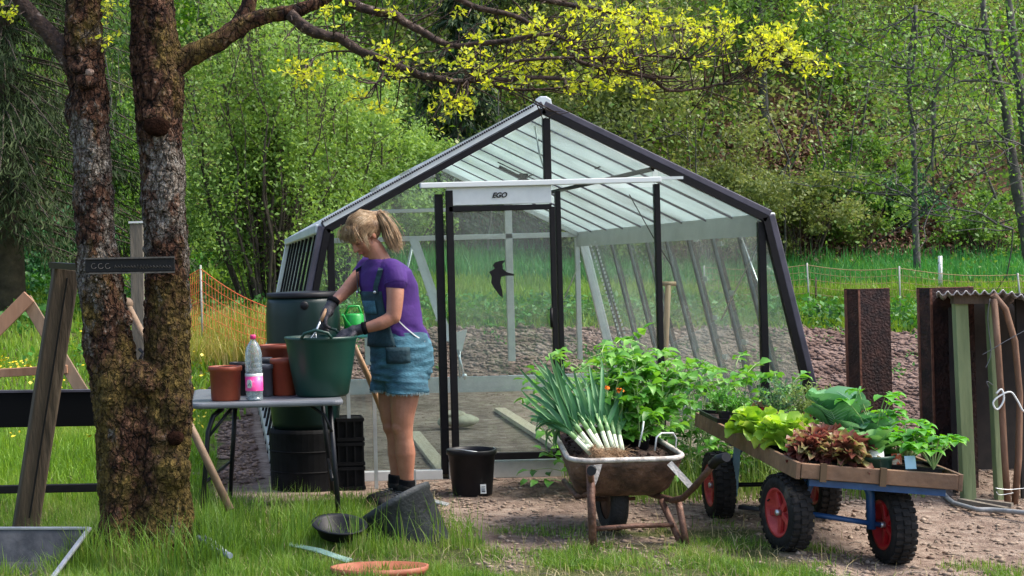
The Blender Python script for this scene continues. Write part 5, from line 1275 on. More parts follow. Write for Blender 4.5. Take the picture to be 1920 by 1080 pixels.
# t-shirt
purple = mat('purple cotton', (.03, .005, .095), (.052, .009, .15), 5, .85, bump=.5, bscale=11)
sh = MB()
secs = [(c + Vector((0, 0, 0)), a * 1.075, b * 1.085) for c, a, b in body_secs[2:7]]
secs[0] = (W(752, 640) , fw * .162, sdv * .158); secs.append((W(716, 494), fw * .09, sdv * .15)); secs.append((W(713, 486), fw * .07, sdv * .085))
def shirt_fold(t, a, z):
    w1 = math.exp(-((t - .12) / .16) ** 2); w2 = math.exp(-((t - .72) / .2) ** 2)
    return 1 + .028 * w1 * math.sin(5 * a + 26 * t) + .022 * w2 * math.sin(4 * a - 20 * t + 1) + .012 * math.sin(3 * a + 17 * t + 2 * math.sin(2 * a)) + .01 * noise.noise((a * 1.2, z * 9, 3))
floft(sh, secs, shirt_fold)
chain(sh, [shN + Vector((-.03, .06, .01)), shN + Vector((0, 0, .0)), W(742, 528, -.17)], [.062, .07, .066]); chain(sh, [shF + Vector((.05, -.05, .01)), shF, W(680, 514, .16)], [.058, .066, .062])
blobby(sh, 't_shirt', purple, .006, 4, extra=(.12, .008))
for arm_c, dd, r_ in ((W(742, 533, -.172), (W(741, 550, -.18) - shN), .062), (W(677, 518, .158), (elF - shF), .058)):
    MB().lathe([(r_ * .86, -.004), (r_ * 1.04, -.004), (r_ * 1.06, .006), (r_ * .86, .006)], arm_c, 24, axis=dd).build('sleeve_hem', purple, wm)
# dungarees
denim = mat('blue denim', (.018, .065, .095), (.055, .17, .23), 12, .85, bump=.35, bscale=70, c3=(.14, .32, .4), stretch=(1, 1, 2.2))
denim_shaded = mat('shaded denim', (.006, .024, .034), (.014, .05, .066), 12, .85, bump=.3, bscale=60)  # her shaded front put into colour: a darker copy of the denim
de = MB()
ds_ = [(W(752, 712), fw * .158, sdv * .15), (W(753, 698), fw * .17, sdv * .166), (W(754, 675), fw * .175, sdv * .172), (W(752, 648), fw * .172, sdv * .17), (W(746, 622), fw * .157, sdv * .155)]
# upper edge falls from the bib down to the back
def short_fold(t, a, z):
    return 1 + .02 * math.sin(3 * a + 30 * t) * (1 - t) ** .5 + .022 * math.sin(9 * a + 6 * t) * max(0, .45 - t) * 2 + .014 * math.sin(2 * a - 44 * t + 1.3 * math.sin(3 * a))
floft(de, ds_, short_fold)
for c0, c1_, ph in ((W(761, 690, -.07), W(764, 737, -.085), 0), (W(738, 690, .08), W(733, 732, .085), 2)):
    floft(de, [(c1_, fw * .122, sdv * .108), (c1_.lerp(c0, .5), fw * .122, sdv * .108), (c0, fw * .12, sdv * .1)], lambda t, a, z, ph=ph: 1 + .03 * math.sin(3 * a + 9 * t + ph) * (1 - t) + .02 * math.sin(24 * t + 2 * a + ph))
for a, b, r0 in ():
    chain(de, [a, (a + b) / 2, b], [r0, r0 * 1.08, r0 * 1.14], ball=False)
pn = blobby(de, 'dungaree_shorts', denim, .0055, 2, extra=(.1, .006))
# frayed hem
fr_ = MB()
for c, r_ in ((W(764, 736, -.085), 1), (W(733, 731, .085), 1)):
    for k in range(240):
        a = rg.uniform(0, 6.28); q = c + (fw * (.122 * math.cos(a)) + sdv * (.108 * math.sin(a))) * 1.0; fr_.tube([q + Vector((0, 0, .006)), q + Vector((rg.gauss(0, .004), rg.gauss(0, .004), -rg.uniform(.004, .016)))], .0012, 3, cap=False)
fr_.build('frayed_hem', mat('pale threads', (.3, .42, .45), rough=.9), pn)
# bib at the front, straps over the shoulders, waist edge
def on_torso(py, t, k=1.1):
    """point on the torso skin at photo row py, angle t from forward (0) towards the near side (+)"""
    S = sorted([(s[0].z, s) for s in body_secs], key=lambda q: q[0]); z = W(740, py).z
    for i in range(len(S) - 1):
        if S[i][0] <= z <= S[i + 1][0]: break
    f_ = (z - S[i][0]) / (S[i + 1][0] - S[i][0] + 1e-9); f_ = min(1, max(0, f_)); A, B = S[i][1], S[i + 1][1]
    c = A[0].lerp(B[0], f_); a = A[1].lerp(B[1], f_); b = A[2].lerp(B[2], f_)
    ct, st_ = math.cos(t), math.sin(t); e = .86
    v = c + (a * (abs(ct) ** e * (1 if ct >= 0 else -1)) + b * (abs(st_) ** e * (1 if st_ >= 0 else -1))) * k; v.z = z + 0; return v
bib = MB(); rows = []
for j in range(13):
    t = j / 12; py = 545 + (648 - 545) * t; wdt = .62 + .3 * t ** 1.4
    rows.append([on_torso(py, -wdt * .9 + (wdt * 1.9) * i / 14, 1.125 + .01 * math.sin(i * 1.3 + j)) for i in range(15)])
vs = [p for r_ in rows for p in r_]; fs = [(j * 15 + i, j * 15 + i + 1, (j + 1) * 15 + i + 1, (j + 1) * 15 + i) for j in range(12) for i in range(14)]
bib.add(vs, fs, True); ob = bib.build('bib', denim_shaded, wm); mo = ob.modifiers.new('t', 'SOLIDIFY'); mo.thickness = .008; mo.offset = 1
pk = MB(); vs = [on_torso(562 + 24 * j / 4, -.28 + .62 * i / 6, 1.19) for j in range(5) for i in range(7)]
pk.add(vs, [(j * 7 + i, j * 7 + i + 1, (j + 1) * 7 + i + 1, (j + 1) * 7 + i) for j in range(4) for i in range(6)], True); o = pk.build('bib_pocket', denim, ob); mo = o.modifiers.new('t', 'SOLIDIFY'); mo.thickness = .004; mo.offset = 1
def ribbon(name, pts, w_, m, parent, out=None, th=.004):
    b = MB(); n = len(pts); vs = []
    ctr = W(735, 560)
    for i, p in enumerate(pts):
        d = (pts[min(i + 1, n - 1)] - pts[max(i - 1, 0)]).normalized(); nn = Vector((p.x - ctr.x, p.y - ctr.y, .0))
        if out is not None: nn = out
        s = d.cross(nn).normalized() * w_ / 2; u = s.cross(d).normalized() * th / 2
        vs += [p - s - u, p + s - u, p + s + u, p - s + u]
    fs = [(4 * i + k, 4 * i + (k + 1) % 4, 4 * (i + 1) + (k + 1) % 4, 4 * (i + 1) + k) for i in range(n - 1) for k in range(4)] + [(3, 2, 1, 0), (4 * n - 4, 4 * n - 3, 4 * n - 2, 4 * n - 1)]
    return b.add(vs, fs, False).build(name, m, parent)
ribbon('strap', [on_torso(548, .42, 1.2), on_torso(535, .46, 1.18), on_torso(518, .55, 1.2), on_torso(506, .62, 1.26), W(716, 493, -.09), W(724, 488, -.07)], .03, denim_shaded, wm)
ribbon('strap', [on_torso(548, -.4, 1.2), on_torso(535, -.42, 1.18), on_torso(518, -.45, 1.2), on_torso(506, -.5, 1.26), W(700, 490, .06), W(712, 487, .08)], .03, denim_shaded, wm)
for t in (.42, -.4): MB().ball(on_torso(546, t, 1.24), .009).build('button', alu, wm)
ribbon('side_strap', [on_torso(600, 1.15, 1.14), on_torso(612, 1.35, 1.14), on_torso(628, 1.6, 1.14), on_torso(640, 1.95, 1.13)], .006, alu_white, wm)
pk = MB(); vs = [on_torso(648 + 30 * j / 4, .55 + .8 * i / 6, 1.235 + .004 * j) for j in range(5) for i in range(7)]
pk.add(vs, [(j * 7 + i, j * 7 + i + 1, (j + 1) * 7 + i + 1, (j + 1) * 7 + i) for j in range(4) for i in range(6)], True); o = pk.build('hip_pocket', denim_shaded, pn); mo = o.modifiers.new('t', 'SOLIDIFY'); mo.thickness = .004; mo.offset = 1
# socks and boots
sock = mat('black sock', (.005, .005, .006), (.01, .01, .012), 40, .95, spec=.1)
for an, kf_ in ((anN, W(762, 925, -.05)), (anF, W(743, 915, .09))):
    b = MB(); chain(b, [an + Vector((0, 0, .028)), kf_, Vector((kf_.x, kf_.y, .09))], [.048, .047, .05], ball=False); blobby(b, 'sock', sock, .006, 2)
    b = MB(); f0 = Vector((kf_.x, kf_.y, .045)); chain(b, [f0 + Vector((0, 0, .06)), f0 + fw * .0, f0 + fw * .08 + Vector((0, 0, -.008)), f0 + fw * .17 + Vector((0, 0, -.012))], [.05, .047, .042, .034]); b.ball(f0 - fw * .03 + Vector((0, 0, -.005)), (.042, .042, .04))
    bt_ = blobby(b, 'boot', mat('dark boot', (.006, .006, .006), (.014, .013, .013), 20, .7, bump=.2, spec=.2), .006, 3)
    s = MB()
    for k in range(4): s.tube([f0 + fw * (.045 + .022 * k) + sdv * .028 + Vector((0, 0, .042 - .006 * k)), f0 + fw * (.055 + .022 * k) - sdv * .028 + Vector((0, 0, .042 - .006 * k))], .003, 5)
    s.build('lace', gry_pl, bt_)
# gloved hands with five fingers each
glove = mat('charcoal work glove', (.022, .02, .024), (.06, .052, .062), 30, .6, bump=.3, bscale=120)
def hand(wr, d, up, side, curl, spread, grip, thumb_dir, lenk=1.0):
    """wr wrist, d pointing direction of the palm, up = back of the hand, side = towards the thumb"""
    b = MB(); d = d.normalized(); up = (up - d * up.dot(d)).normalized(); side = d.cross(up).normalized() * side
    chain(b, [wr - d * .03, wr + d * .01, wr + d * .035], [.033, .031, .035]); pc = wr + d * .055
    M3 = Matrix((d, side, up)).transposed(); b.ball(pc, (.05, .043, .021), 18, 12, M3); b.ball(pc + d * .03, (.03, .042, .018), 16, 10, M3)
    for i, (L, r) in enumerate(((.072, .0105), (.082, .011), (.077, .0105), (.06, .0095))):
        k = 1.5 - i; p = pc + d * .04 + side * k * .022; cd = d + side * k * spread; cd.normalize(); pts = [pc + side * k * .018, p]; c_ = curl[i]
        for seg_, fr__ in enumerate((.45, .32, .23)):
            q = Matrix.Rotation(0, 3, 'X'); c__ = c_ * (seg_ + .6) * .62; dirn = (cd * math.cos(c__) - up * math.sin(c__)).normalized(); p = p + dirn * L * lenk * fr__; pts.append(p)
        chain(b, pts, [r * 1.1, r * 1.1, r * 1.02, r * .95, r * .8], 10)
    t0 = pc - d * .025 + side * .03; td = (thumb_dir).normalized(); chain(b, [t0, t0 + (side * .6 + d * .5).normalized() * .03, t0 + (side * .6 + d * .5).normalized() * .03 + td * .03, t0 + (side * .6 + d * .5).normalized() * .03 + td * .052], [.016, .0145, .0125, .0105], 10)
    h = blobby(b, 'gloved_hand', glove, .0035, 3); return h
dF = (W(600, 612, -.06) - wrF); hF = hand(wrF, dF, Vector((-.75, -.3, .5)), 1, (.9, 1.0, 1.1, 1.2), .05, 0, (Vector((.3, -.3, -.8))))
dN = (W(640, 627, -.13) - wrN); hN = hand(wrN, dN, Vector((.1, -.5, .85)), -1, (.55, .6, .7, .85), .07, 0, (Vector((-.8, .1, -.45))))
for wr, d in ((wrF, dF), (wrN, dN)):
    MB().lathe([(.029, -.014), (.036, -.014), (.037, .014), (.03, .014)], wr - d.normalized() * .035, 20, axis=d).build('glove_cuff', sock, wm)
# hand fork held in the far glove
hk = thing('hand_fork', W(590, 632, -.12), 'small bright metal hand fork held in the woman\'s glove over the tub', 'hand tool')
b = MB(); b.tube([W(602, 600, -.075), W(594, 618, -.09), W(588, 632, -.1)], [.006, .007, .004], 8)
for k in (-1, 0, 1): b.tube([W(592, 622, -.09), W(588 + 5 * k, 634, -.1), W(586 + 6 * k, 645, -.1)], .003, 6)
b.build('prongs', alu, hk); MB().tube([W(612, 580, -.05), W(602, 602, -.075)], .011, 10).build('grip', wood_handle, hk)
# ------------------------------------------------------------------ plant builders
rp_ = random.Random(21)
def leafblade(mb, p, d, up, L, wid, bend=.5, fold=.25, nseg=5, ruffle=0, prof=None, nac=2, twist=0):
    """a leaf from p along d: bends towards -up as it goes; folded along the midrib; optional ruffled margin"""
    d = Vector(d).normalized(); up = Vector(up); up = (up - d * up.dot(d)).normalized(); s = d.cross(up).normalized()
    prof = prof or (lambda t: math.sin(math.pi * min(1, t * .92 + .08)) ** .7)
    vs = []; c = Vector(p); n = 2 * nac + 1; ph = rp_.uniform(0, 6)
    for i in range(nseg + 1):
        t = i / nseg; a = bend * t * t * 1.4
        dd = (d * math.cos(a) - up * math.sin(a)); uu = (up * math.cos(a) + d * math.sin(a))
        if i: c = c + dd * (L / nseg)
        w_ = wid * .5 * prof(t)
        for k in range(n):
            q = (k - nac) / nac; r_ = ruffle * L * abs(q) ** 1.5 * math.sin(ph + t * 9 + q * 2.2) * (t ** .3)
            vs.append(c + s * (w_ * q) + uu * (abs(q) ** 1.3 * w_ * fold * 2 + r_))
    mb.add(vs, [(i * n + k, i * n + k + 1, (i + 1) * n + k + 1, (i + 1) * n + k) for i in range(nseg) for k in range(n - 1)], True)
    return [vs[i * n:(i + 1) * n] for i in range(nseg + 1)]
def rdir(elev, az): return Vector((math.cos(az) * math.cos(elev), math.sin(az) * math.cos(elev), math.sin(elev)))
Z_ = Vector((0, 0, 1))
broad_m = leaf_mat('vegetable leaves', [(.04, .15, .02), (.075, .26, .03), (.12, .36, .045), (.2, .46, .07)], tr=.3, nscale=5, spec=.5, rough=.42)
stem_m = mat('pale green stems', (.22, .34, .1), (.34, .44, .18), 30, .5)
def ovate(t): return math.sin(math.pi * min(1, (t * .97 + .03)) ** .75)
def compound_plant(name, c, h, label, cat, group, lm=broad_m, nst=3, size=.055, spread=.5, nlf=9, tilt=(0, 0), stem=stem_m, wid=.62):
    c = Vector(c); root = thing(name, c, label, cat, group); st = MB(); lf = MB()
    for s in range(nst):
        az = rp_.uniform(0, 6.28); tip = c + Vector((math.cos(az) * h * .22 * spread + tilt[0], math.sin(az) * h * .22 * spread + tilt[1], h * rp_.uniform(.8, 1)))
        pts = wiggle(c + Vector((rp_.gauss(0, .01), rp_.gauss(0, .01), 0)), tip, 5, .06); st.tube(pts, [.0055, .005, .0045, .004, .003, .002], 5, cap=False)
        for k in range(nlf):
            t = (k + .8) / nlf; i = min(4, int(t * 5)); p = pts[i].lerp(pts[i + 1], t * 5 - i) if t < 1 else pts[-1]
            a = k * 2.4 + az + rp_.gauss(0, .3); L = h * rp_.uniform(.2, .34) * (1.15 - .5 * t); d = rdir(rp_.uniform(.05, .7), a); q = p + d * L
            m_ = p.lerp(q, .55) + Z_ * L * .08; st.tube([p, m_, q], [.003, .0022, .0014], 4, cap=False)
            for j, (tt, sg) in enumerate(((1, 0), (.8, 1), (.8, -1), (.5, 1), (.5, -1))):
                b0 = p.lerp(q, tt); sd_ = d.cross(Z_).normalized() * sg; dr = (d * (1 if sg == 0 else .55) + sd_ + Z_ * rp_.uniform(-.3, .2)).normalized()
                leafblade(lf, b0, dr, Z_ + Vector((rp_.gauss(0, .3), rp_.gauss(0, .3), 0)), size * rp_.uniform(.8, 1.35) * (1 if tt > .7 else .75), size * wid * rp_.uniform(.9, 1.3), bend=rp_.uniform(.2, .9), fold=.18, nseg=3, nac=1, prof=ovate)
    st.build('stem', stem, root); lf.build('foliage', lm, root); return root

# ------------------------------------------------------------------ wheelbarrow
BR = thing('wheelbarrow', (P(1180, 1000, 8.0).x, 8.1, 0), 'rusty old wheelbarrow with pale scuffed rim and black grip, carrying leeks and young plants', 'wheelbarrow')
rust = mat('rusty tray paint', (.05, .027, .018), (.17, .09, .058), 9, .6, bump=.5, c3=(.28, .19, .14), bscale=50, pos=(.38, .62))
rust2 = mat('rusty tube steel', (.06, .028, .018), (.17, .08, .05), 18, .65, bump=.4, metal=.2, c3=(.3, .22, .18))
rimm = mat('scuffed pale rim', (.3, .26, .22), (.55, .5, .45), 16, .55, bump=.4, c3=(.58, .54, .48), pos=(.35, .55))
# rim outline: near edge at D 7.8, far edge at D 8.75, rising a little to the nose
def RIM(u, v):   # u 0..1 left-right, v 0..1 near-far
    xl = P(1068, 872, 7.8).x; xr_ = P(1290, 862, 7.8).x
    x0 = xl + .1 * v; x1 = xr_ - .02 * v
    return Vector((x0 + (x1 - x0) * u + .0 * v, 7.8 + .9 * v, .405 + .07 * v))
def rrect(n, r, w_, h__):
    o = []
    for cx, cy, a0 in ((w_ - r, r, -90), (w_ - r, h__ - r, 0), (r, h__ - r, 90), (r, r, 180)):
        for k in range(n): t = R(a0 + 90 * k / (n - 1)); o.append(((cx + r * math.cos(t)), (cy + r * math.sin(t))))
    return o
rim2 = [(x / .58, y / .9) for x, y in rrect(7, .11, .58, .9)]
N_ = len(rim2); layers = []
for z, sc_x, sc_y, sh_y in ((0, 1, 1, 0), (-.03, .985, .985, .0), (-.1, .92, .86, -.01), (-.165, .84, .72, -.02), (-.195, .74, .62, -.02), (-.2, .5, .4, -.02)):
    layers.append([Vector((RIM(.5 + (u - .5) * sc_x, v).x, RIM(0, .5 + (v - .5) * sc_y).y + sh_y, RIM(0, v).z + z)) for u, v in rim2])
tray = MB(); vs = [p for l_ in layers for p in l_]
tray.add(vs, [(i * N_ + k, i * N_ + (k + 1) % N_, (i + 1) * N_ + (k + 1) % N_, (i + 1) * N_ + k) for i in range(5) for k in range(N_)] + [tuple(5 * N_ + k for k in range(N_))], True)
o = tray.build('tray', rust, BR, fix=True); mo = o.modifiers.new('t', 'SOLIDIFY'); mo.thickness = .004; mo.offset = -1
MB().tube([p + Z_ * .002 for p in layers[0]], .013, 8, closed=True).build('rim', rimm, BR)
soilm = mat('dark compost', (.018, .009, .006), (.07, .035, .022), 30, .95, bump=1, c3=(.13, .075, .05))
so = MB(); g_ = 26; vs = []
for j in range(g_):
    for i in range(g_):
        u, v = i / (g_ - 1), j / (g_ - 1); uu = .5 + (u - .5) * .97; vv = .5 + (v - .5) * .97
        # pull the corners in
        q = RIM(uu, vv); cu, cv = abs(u - .5) * 2, abs(v - .5) * 2; k = 1 - .1 * (cu * cv) ** 3
        q = Vector((RIM(.5, .5).x + (q.x - RIM(.5, .5).x) * k, 8.25 + (q.y - 8.25) * k, q.z)); vs.append(q + Z_ * (-.035 + .022 * fbm(q.x * 6, q.y * 6, 2) + .02 * (1 - max(cu, cv) ** 3)))
so.add(vs, [(j * g_ + i, j * g_ + i + 1, (j + 1) * g_ + i + 1, (j + 1) * g_ + i) for j in range(g_ - 1) for i in range(g_ - 1)], True)
cc = MB()
for _ in range(220):
    q = RIM(rp_.uniform(.08, .95), rp_.uniform(.04, .9)); cc.ball(q + Z_ * (-.03 + .02 * rp_.random()), rp_.uniform(.004, .012), 6, 4)
sl_ = so.build('compost', soilm, BR); cc.build('compost_crumbs', soilm, sl_)['kind'] = 'stuff'
# frame: bent handles, legs, cross bar
lx, rx = RIM(.1, 0).x, RIM(.9, 0).x
nearD = 7.72
def hl(pts, nm='handle_tube', r=.0155, m=rust2): return MB().tube(pts, r, 10).build(nm, m, BR)
hR = hl([Vector((rx - .1, 8.6, .2)), Vector((rx - .04, 8.1, .19)), P(1262, 938, 7.75), P(1280, 934, 7.66), P(1300, 915, 7.55), P(1325, 886, 7.45), P(1340, 868, 7.4)])
MB().tube([P(1335, 872, 7.42), P(1346, 861, 7.37), P(1362, 857, 7.28)], .022, 14).build('grip', blk_pl, hR)
hL = hl([Vector((lx + .08, 8.6, .2)), Vector((lx + .04, 8.1, .19)), P(1112, 925, 7.8), P(1108, 900, 7.7), P(1106, 888, 7.6)])
MB().tube([P(1110, 880, 7.68), P(1109, 883, 7.5)], .022, 14).build('grip', blk_pl, hL)
def leg2(a, b, c_=None, r=.016): return MB().tube([a, b] if c_ is None else [a, c_, b], r, 10).build('leg', rust2, BR)
leg2(P(1106, 872, 7.72), P(1112, 1032, 7.66), r=.019)
leg2(P(1240, 938, 7.85), P(1280, 1026, 7.70)); leg2(P(1272, 940, 7.75), P(1288, 1026, 7.68))
hl([P(1112, 992, 7.68), P(1190, 986, 7.7), P(1262, 984, 7.75)], 'cross_bar', .012)
b = MB(); b.prism([(0, 0), (.075, .005), (.05, -.07), (.028, -.12), (.01, -.09)], P(1100, 873, 7.775), (1, 0, 0), (0, 0, 1), (0, -1, 0), .005); b.build('corner_plate', rimm, BR)
b = MB(); b.beam(P(1255, 868, 7.74), P(1298, 915, 7.68), .03, .006, up=(0, -1, 0)); b.build('corner_plate', rimm, BR)
wc = Vector((P(1152, 970, 8.1).x, 8.15, .165)); wh = MB()
wh.lathe([(.1, -.035), (.145, -.045), (.16, -.03), (.165, 0), (.16, .03), (.145, .045), (.1, .035)], wc, 36, axis=(1, .05, 0)); w_o = wh.build('wheel', mat('tyre rubber', (.008, .008, .008), (.02, .019, .018), 30, .75, bump=.5), BR)
MB().lathe([(0, -.03), (.1, -.03), (.1, .03), (0, .03)], wc, 24, axis=(1, .05, 0)).build('rim', rust2, w_o)
MB().tube([wc - Vector((.12, 0, 0)), wc + Vector((.12, 0, 0))], .01, 8).build('axle', rust2, w_o)

# leeks lying on the near left corner, roots towards us
leek_l = leaf_mat('leek leaves', [(.03, .11, .045), (.065, .2, .075), (.12, .29, .11), (.24, .42, .16)], tr=.15, nscale=7, rough=.45)
leek_w = mat('leek shaft', (.6, .68, .45), (.75, .78, .62), 12, .4)
leek_g = mat('leek green shaft', (.18, .34, .12), (.3, .46, .2), 12, .4)
root_m = mat('leek roots', (.28, .17, .09), (.48, .32, .19), 30, .8)
targets = [(1000, 742), (1014, 712), (1040, 706), (1068, 712), (1094, 708), (1114, 722), (1130, 718), (1146, 738), (1024, 764)]
for i, (tx, ty_) in enumerate(targets):
    b0 = P(1108 + 8.5 * i if i < 8 else 1106, 856 - (i % 3) * 5, 7.86 + .018 * (i % 8)) + Z_ * .012
    tp = P(tx, ty_, 7.95 + .05 * i); d = (tp - b0).normalized(); root = thing('leek', b0, 'blue-green leek in the fan of leeks lying at the left corner of the wheelbarrow', 'leek', 'leeks lying in the wheelbarrow')
    L = (tp - b0).length; n1 = b0 + d * L * .42
    sh_ = MB(); sh_.tube([b0, b0 + d * L * .2, n1], [.0125, .0112, .0122], 10); o = sh_.build('shaft', leek_w, root); sg_ = MB(); sg_.tube([b0 + d * L * .26, b0 + d * L * .36, n1 + d * .03], [.0118, .0132, .015], 10); sg_.build('green_shaft', leek_g, root)
    lf = MB(); bk_ = d.cross(Vector((0, 1, 0))).normalized()
    for k in range(8):
        sg = 1 if k % 2 else -1; dd = (d + bk_ * sg * (.04 + .06 * k) * rp_.uniform(.5, 1.4) + Vector((rp_.gauss(0, .06), -.12 + .08 * (k % 3), rp_.gauss(0, .06)))).normalized()
        leafblade(lf, n1 - d * .03, dd, Vector((0, -1, .3)) , L * rp_.uniform(.55, 1.0) * (1.1 - .02 * k), .04, bend=rp_.uniform(-.7, 1.5), twist=1, fold=.45, nseg=7, nac=1, prof=lambda t: (.5 + .6 * t if t < .3 else .68) * (1 - max(0, t - .3) / .7) ** .65 + .03)
    for k in range(3):
        leafblade(lf, n1 - d * .02, (d + Vector((rp_.uniform(-.3, .1), -.2, -.1))).normalized(), Z_, L * .55, .03, bend=1.5, fold=.35, nseg=7, nac=1, prof=lambda t: (1 - t) ** .6 + .02)
    lf.build('leaves', leek_l, root)
    rt = MB()
    for k in range(85):
        q = b0 - d * .008; e = q + Vector((rp_.gauss(.012, .022), rp_.gauss(-.014, .02), rp_.gauss(.004, .02))) - d * rp_.uniform(.0, .045); rt.tube([q, q.lerp(e, .5) + Vector((rp_.gauss(0, .006), rp_.gauss(0, .006), rp_.gauss(0, .006))), e], [.0016, .0013, .0008], 3, cap=False)
    rt.build('roots', root_m, root)
# young plants in black pots in the back of the barrow
def small_pot(c, r, h, m=blk_pl, parent=None, sq=False):
    b = MB(); seg = 4 if sq else 20; a0 = math.pi / 4 if sq else 0
    b.lathe([(0, 0), (r * .8, 0), (r, h * .9), (r * 1.06, h * .92), (r * 1.06, h), (r * .95, h), (r * .93, h * .88), (0, h * .86)], c, seg, smooth=not sq, a0=a0); return b.build('pot', m, parent)
tom = leaf_mat('tomato leaves', [(.045, .16, .02), (.1, .3, .035), (.17, .4, .06), (.3, .54, .1)], tr=.35, nscale=5, spec=.45, rough=.45)
wide = [(1165, 8.35, 650), (1195, 8.5, 632), (1225, 8.3, 655), (1250, 8.45, 675), (1140, 8.55, 655), (1275, 8.3, 700), (1200, 8.2, 700), (1150, 8.25, 700)]
for i, (px, D, ty_) in enumerate(wide):
    v = min(.95, (D - 7.8) / .9); base = P(px, 800, D); x = min(max(base.x, RIM(.14, v).x), RIM(.9, v).x); base = Vector((x, D, RIM(0, v).z - .02)); tp = P(px, ty_, D)
    t_ = compound_plant('tomato_plant', base, tp.z - base.z, 'tall leafy green seedling crowded in the back of the rusty wheelbarrow', 'seedling', 'seedlings standing in the wheelbarrow', tom, 3, .07, 1.0, 8, wid=.68, tilt=((tp.x - x) * .7, 0))
    small_pot(base - Z_ * .03, .045, .075, parent=t_)
# wire hoops and white labels in the compost
wr_ = thing('wire_hoop', P(1215, 845, 7.95), 'small pale bent tube hoop stuck in the compost at the front of the wheelbarrow', 'hoop')
MB().tube([P(1228, 845, 7.92), P(1231, 820, 7.92), P(1240, 812, 7.93), P(1262, 812, 7.98), P(1268, 822, 8.0), P(1267, 840, 8.0)], .0045, 8).build('hoop', alu_white, wr_)
MB().tube([P(1198, 838, 8.0), P(1205, 805, 8.0), P(1207, 790, 8.02)], .0045, 8).build('prop', alu_white, wr_)
# marigold with orange flowers behind the leeks
fl = thing('marigold', P(1150, 780, 8.2), 'small plant with two orange flowers behind the leeks', 'flower')
b = MB(); f = MB(); orf = mat('orange petals', (.8, .14, .01), (.9, .3, .02), 60, .5)
for px, py in ((1137, 727), (1163, 732)):
    c = P(px, py, 8.12); b.tube([P(1150, 800, 8.2), P(px + 4, (py + 800) / 2, 8.15), c], .003, 5)
    for k in range(16): leafblade(f, c, rdir(rp_.uniform(-.2, .9), rp_.uniform(0, 6.28)), Z_, .026, .02, nseg=2, nac=1)
b.build('stem', stem_m, fl); f.build('petals', orf, fl)

# ------------------------------------------------------------------ the cart
A_, B_, C_ = P(1500, 866, 7.3), P(1795, 888, 7.2), P(1312, 774, 9.0)
ZD = Vector((0, 0, -.05)); U = B_ - A_; Vv = C_ - A_; nrm_ = U.cross(Vv).normalized()
if nrm_.z < 0: nrm_ = -nrm_
def bed(u, v, up=0): return A_ + U * u + Vv * v + nrm_ * up
ct = thing('garden_cart', (2.9, 8.0, 0), 'flat wooden bed cart on a blue frame with four pneumatic wheels on red rims', 'cart')
bw = mat('weathered brown bed wood', (.11, .06, .035), (.27, .15, .08), 4, .65, bump=.5, stretch=(1, 1, 1), c3=(.4, .27, .16)); bw2 = mat('grey brown plank', (.13, .1, .07), (.3, .24, .17), 5, .8, bump=.4)
def skewbox(mb, u0, u1, v0, v1, z0, z1):
    q = [bed(u, v, z) for z in (z0, z1) for u, v in ((u0, v0), (u1, v0), (u1, v1), (u0, v1))]
    mb.add(q, [(3, 2, 1, 0), (4, 5, 6, 7)] + [(i, (i + 1) % 4, 4 + (i + 1) % 4, 4 + i) for i in range(4)])
pl = MB()
for k in range(6): skewbox(pl, k / 6 + .004, (k + 1) / 6 - .004, .004, .996, -.075, -.05)
pl.build('bed_plank', bw2, ct)
for nm, a in (('side_board', (-.03, 0, -.01, 1.01)), ('side_board', (1.0, 1.03, -.01, 1.01)), ('end_board', (0.003, .998, -.012, .006)), ('end_board', (.003, .998, .985, 1.002))):
    b = MB(); skewbox(b, a[0], a[1], a[2], a[3], -.078 if 'side' in nm else -.072, .0 if 'side' in nm else -.004); b.build(nm, bw, ct, bevel=.003)
skb = MB(); skewbox(skb, .12, .16, -.02, -.012, -.08, .004); skb.build('bracket', mat('brass clip', (.14, .09, .05), rough=.5, metal=.4), ct); skb = MB(); skewbox(skb, .5, .54, -.02, -.012, -.08, .004); skb.build('bracket', MATS['brass clip'], ct)
blue = mat('blue frame paint', (.012, .06, .18), (.02, .09, .24), 12, .4, bump=.1, c3=(.08, .14, .24), pos=(.4, .7))
pale_blue = mat('faded blue paint', (.12, .28, .38), (.2, .38, .48), 12, .45)
tyre = mat('block tread rubber', (.008, .008, .008), (.02, .018, .017), 9, .8, bump=.4, c3=(.075, .06, .048), spec=.25, pos=(.35, .6)); red = mat('red wheel rim', (.38, .025, .028), (.55, .07, .06), 14, .5, c3=(.42, .22, .17), pos=(.4, .62))
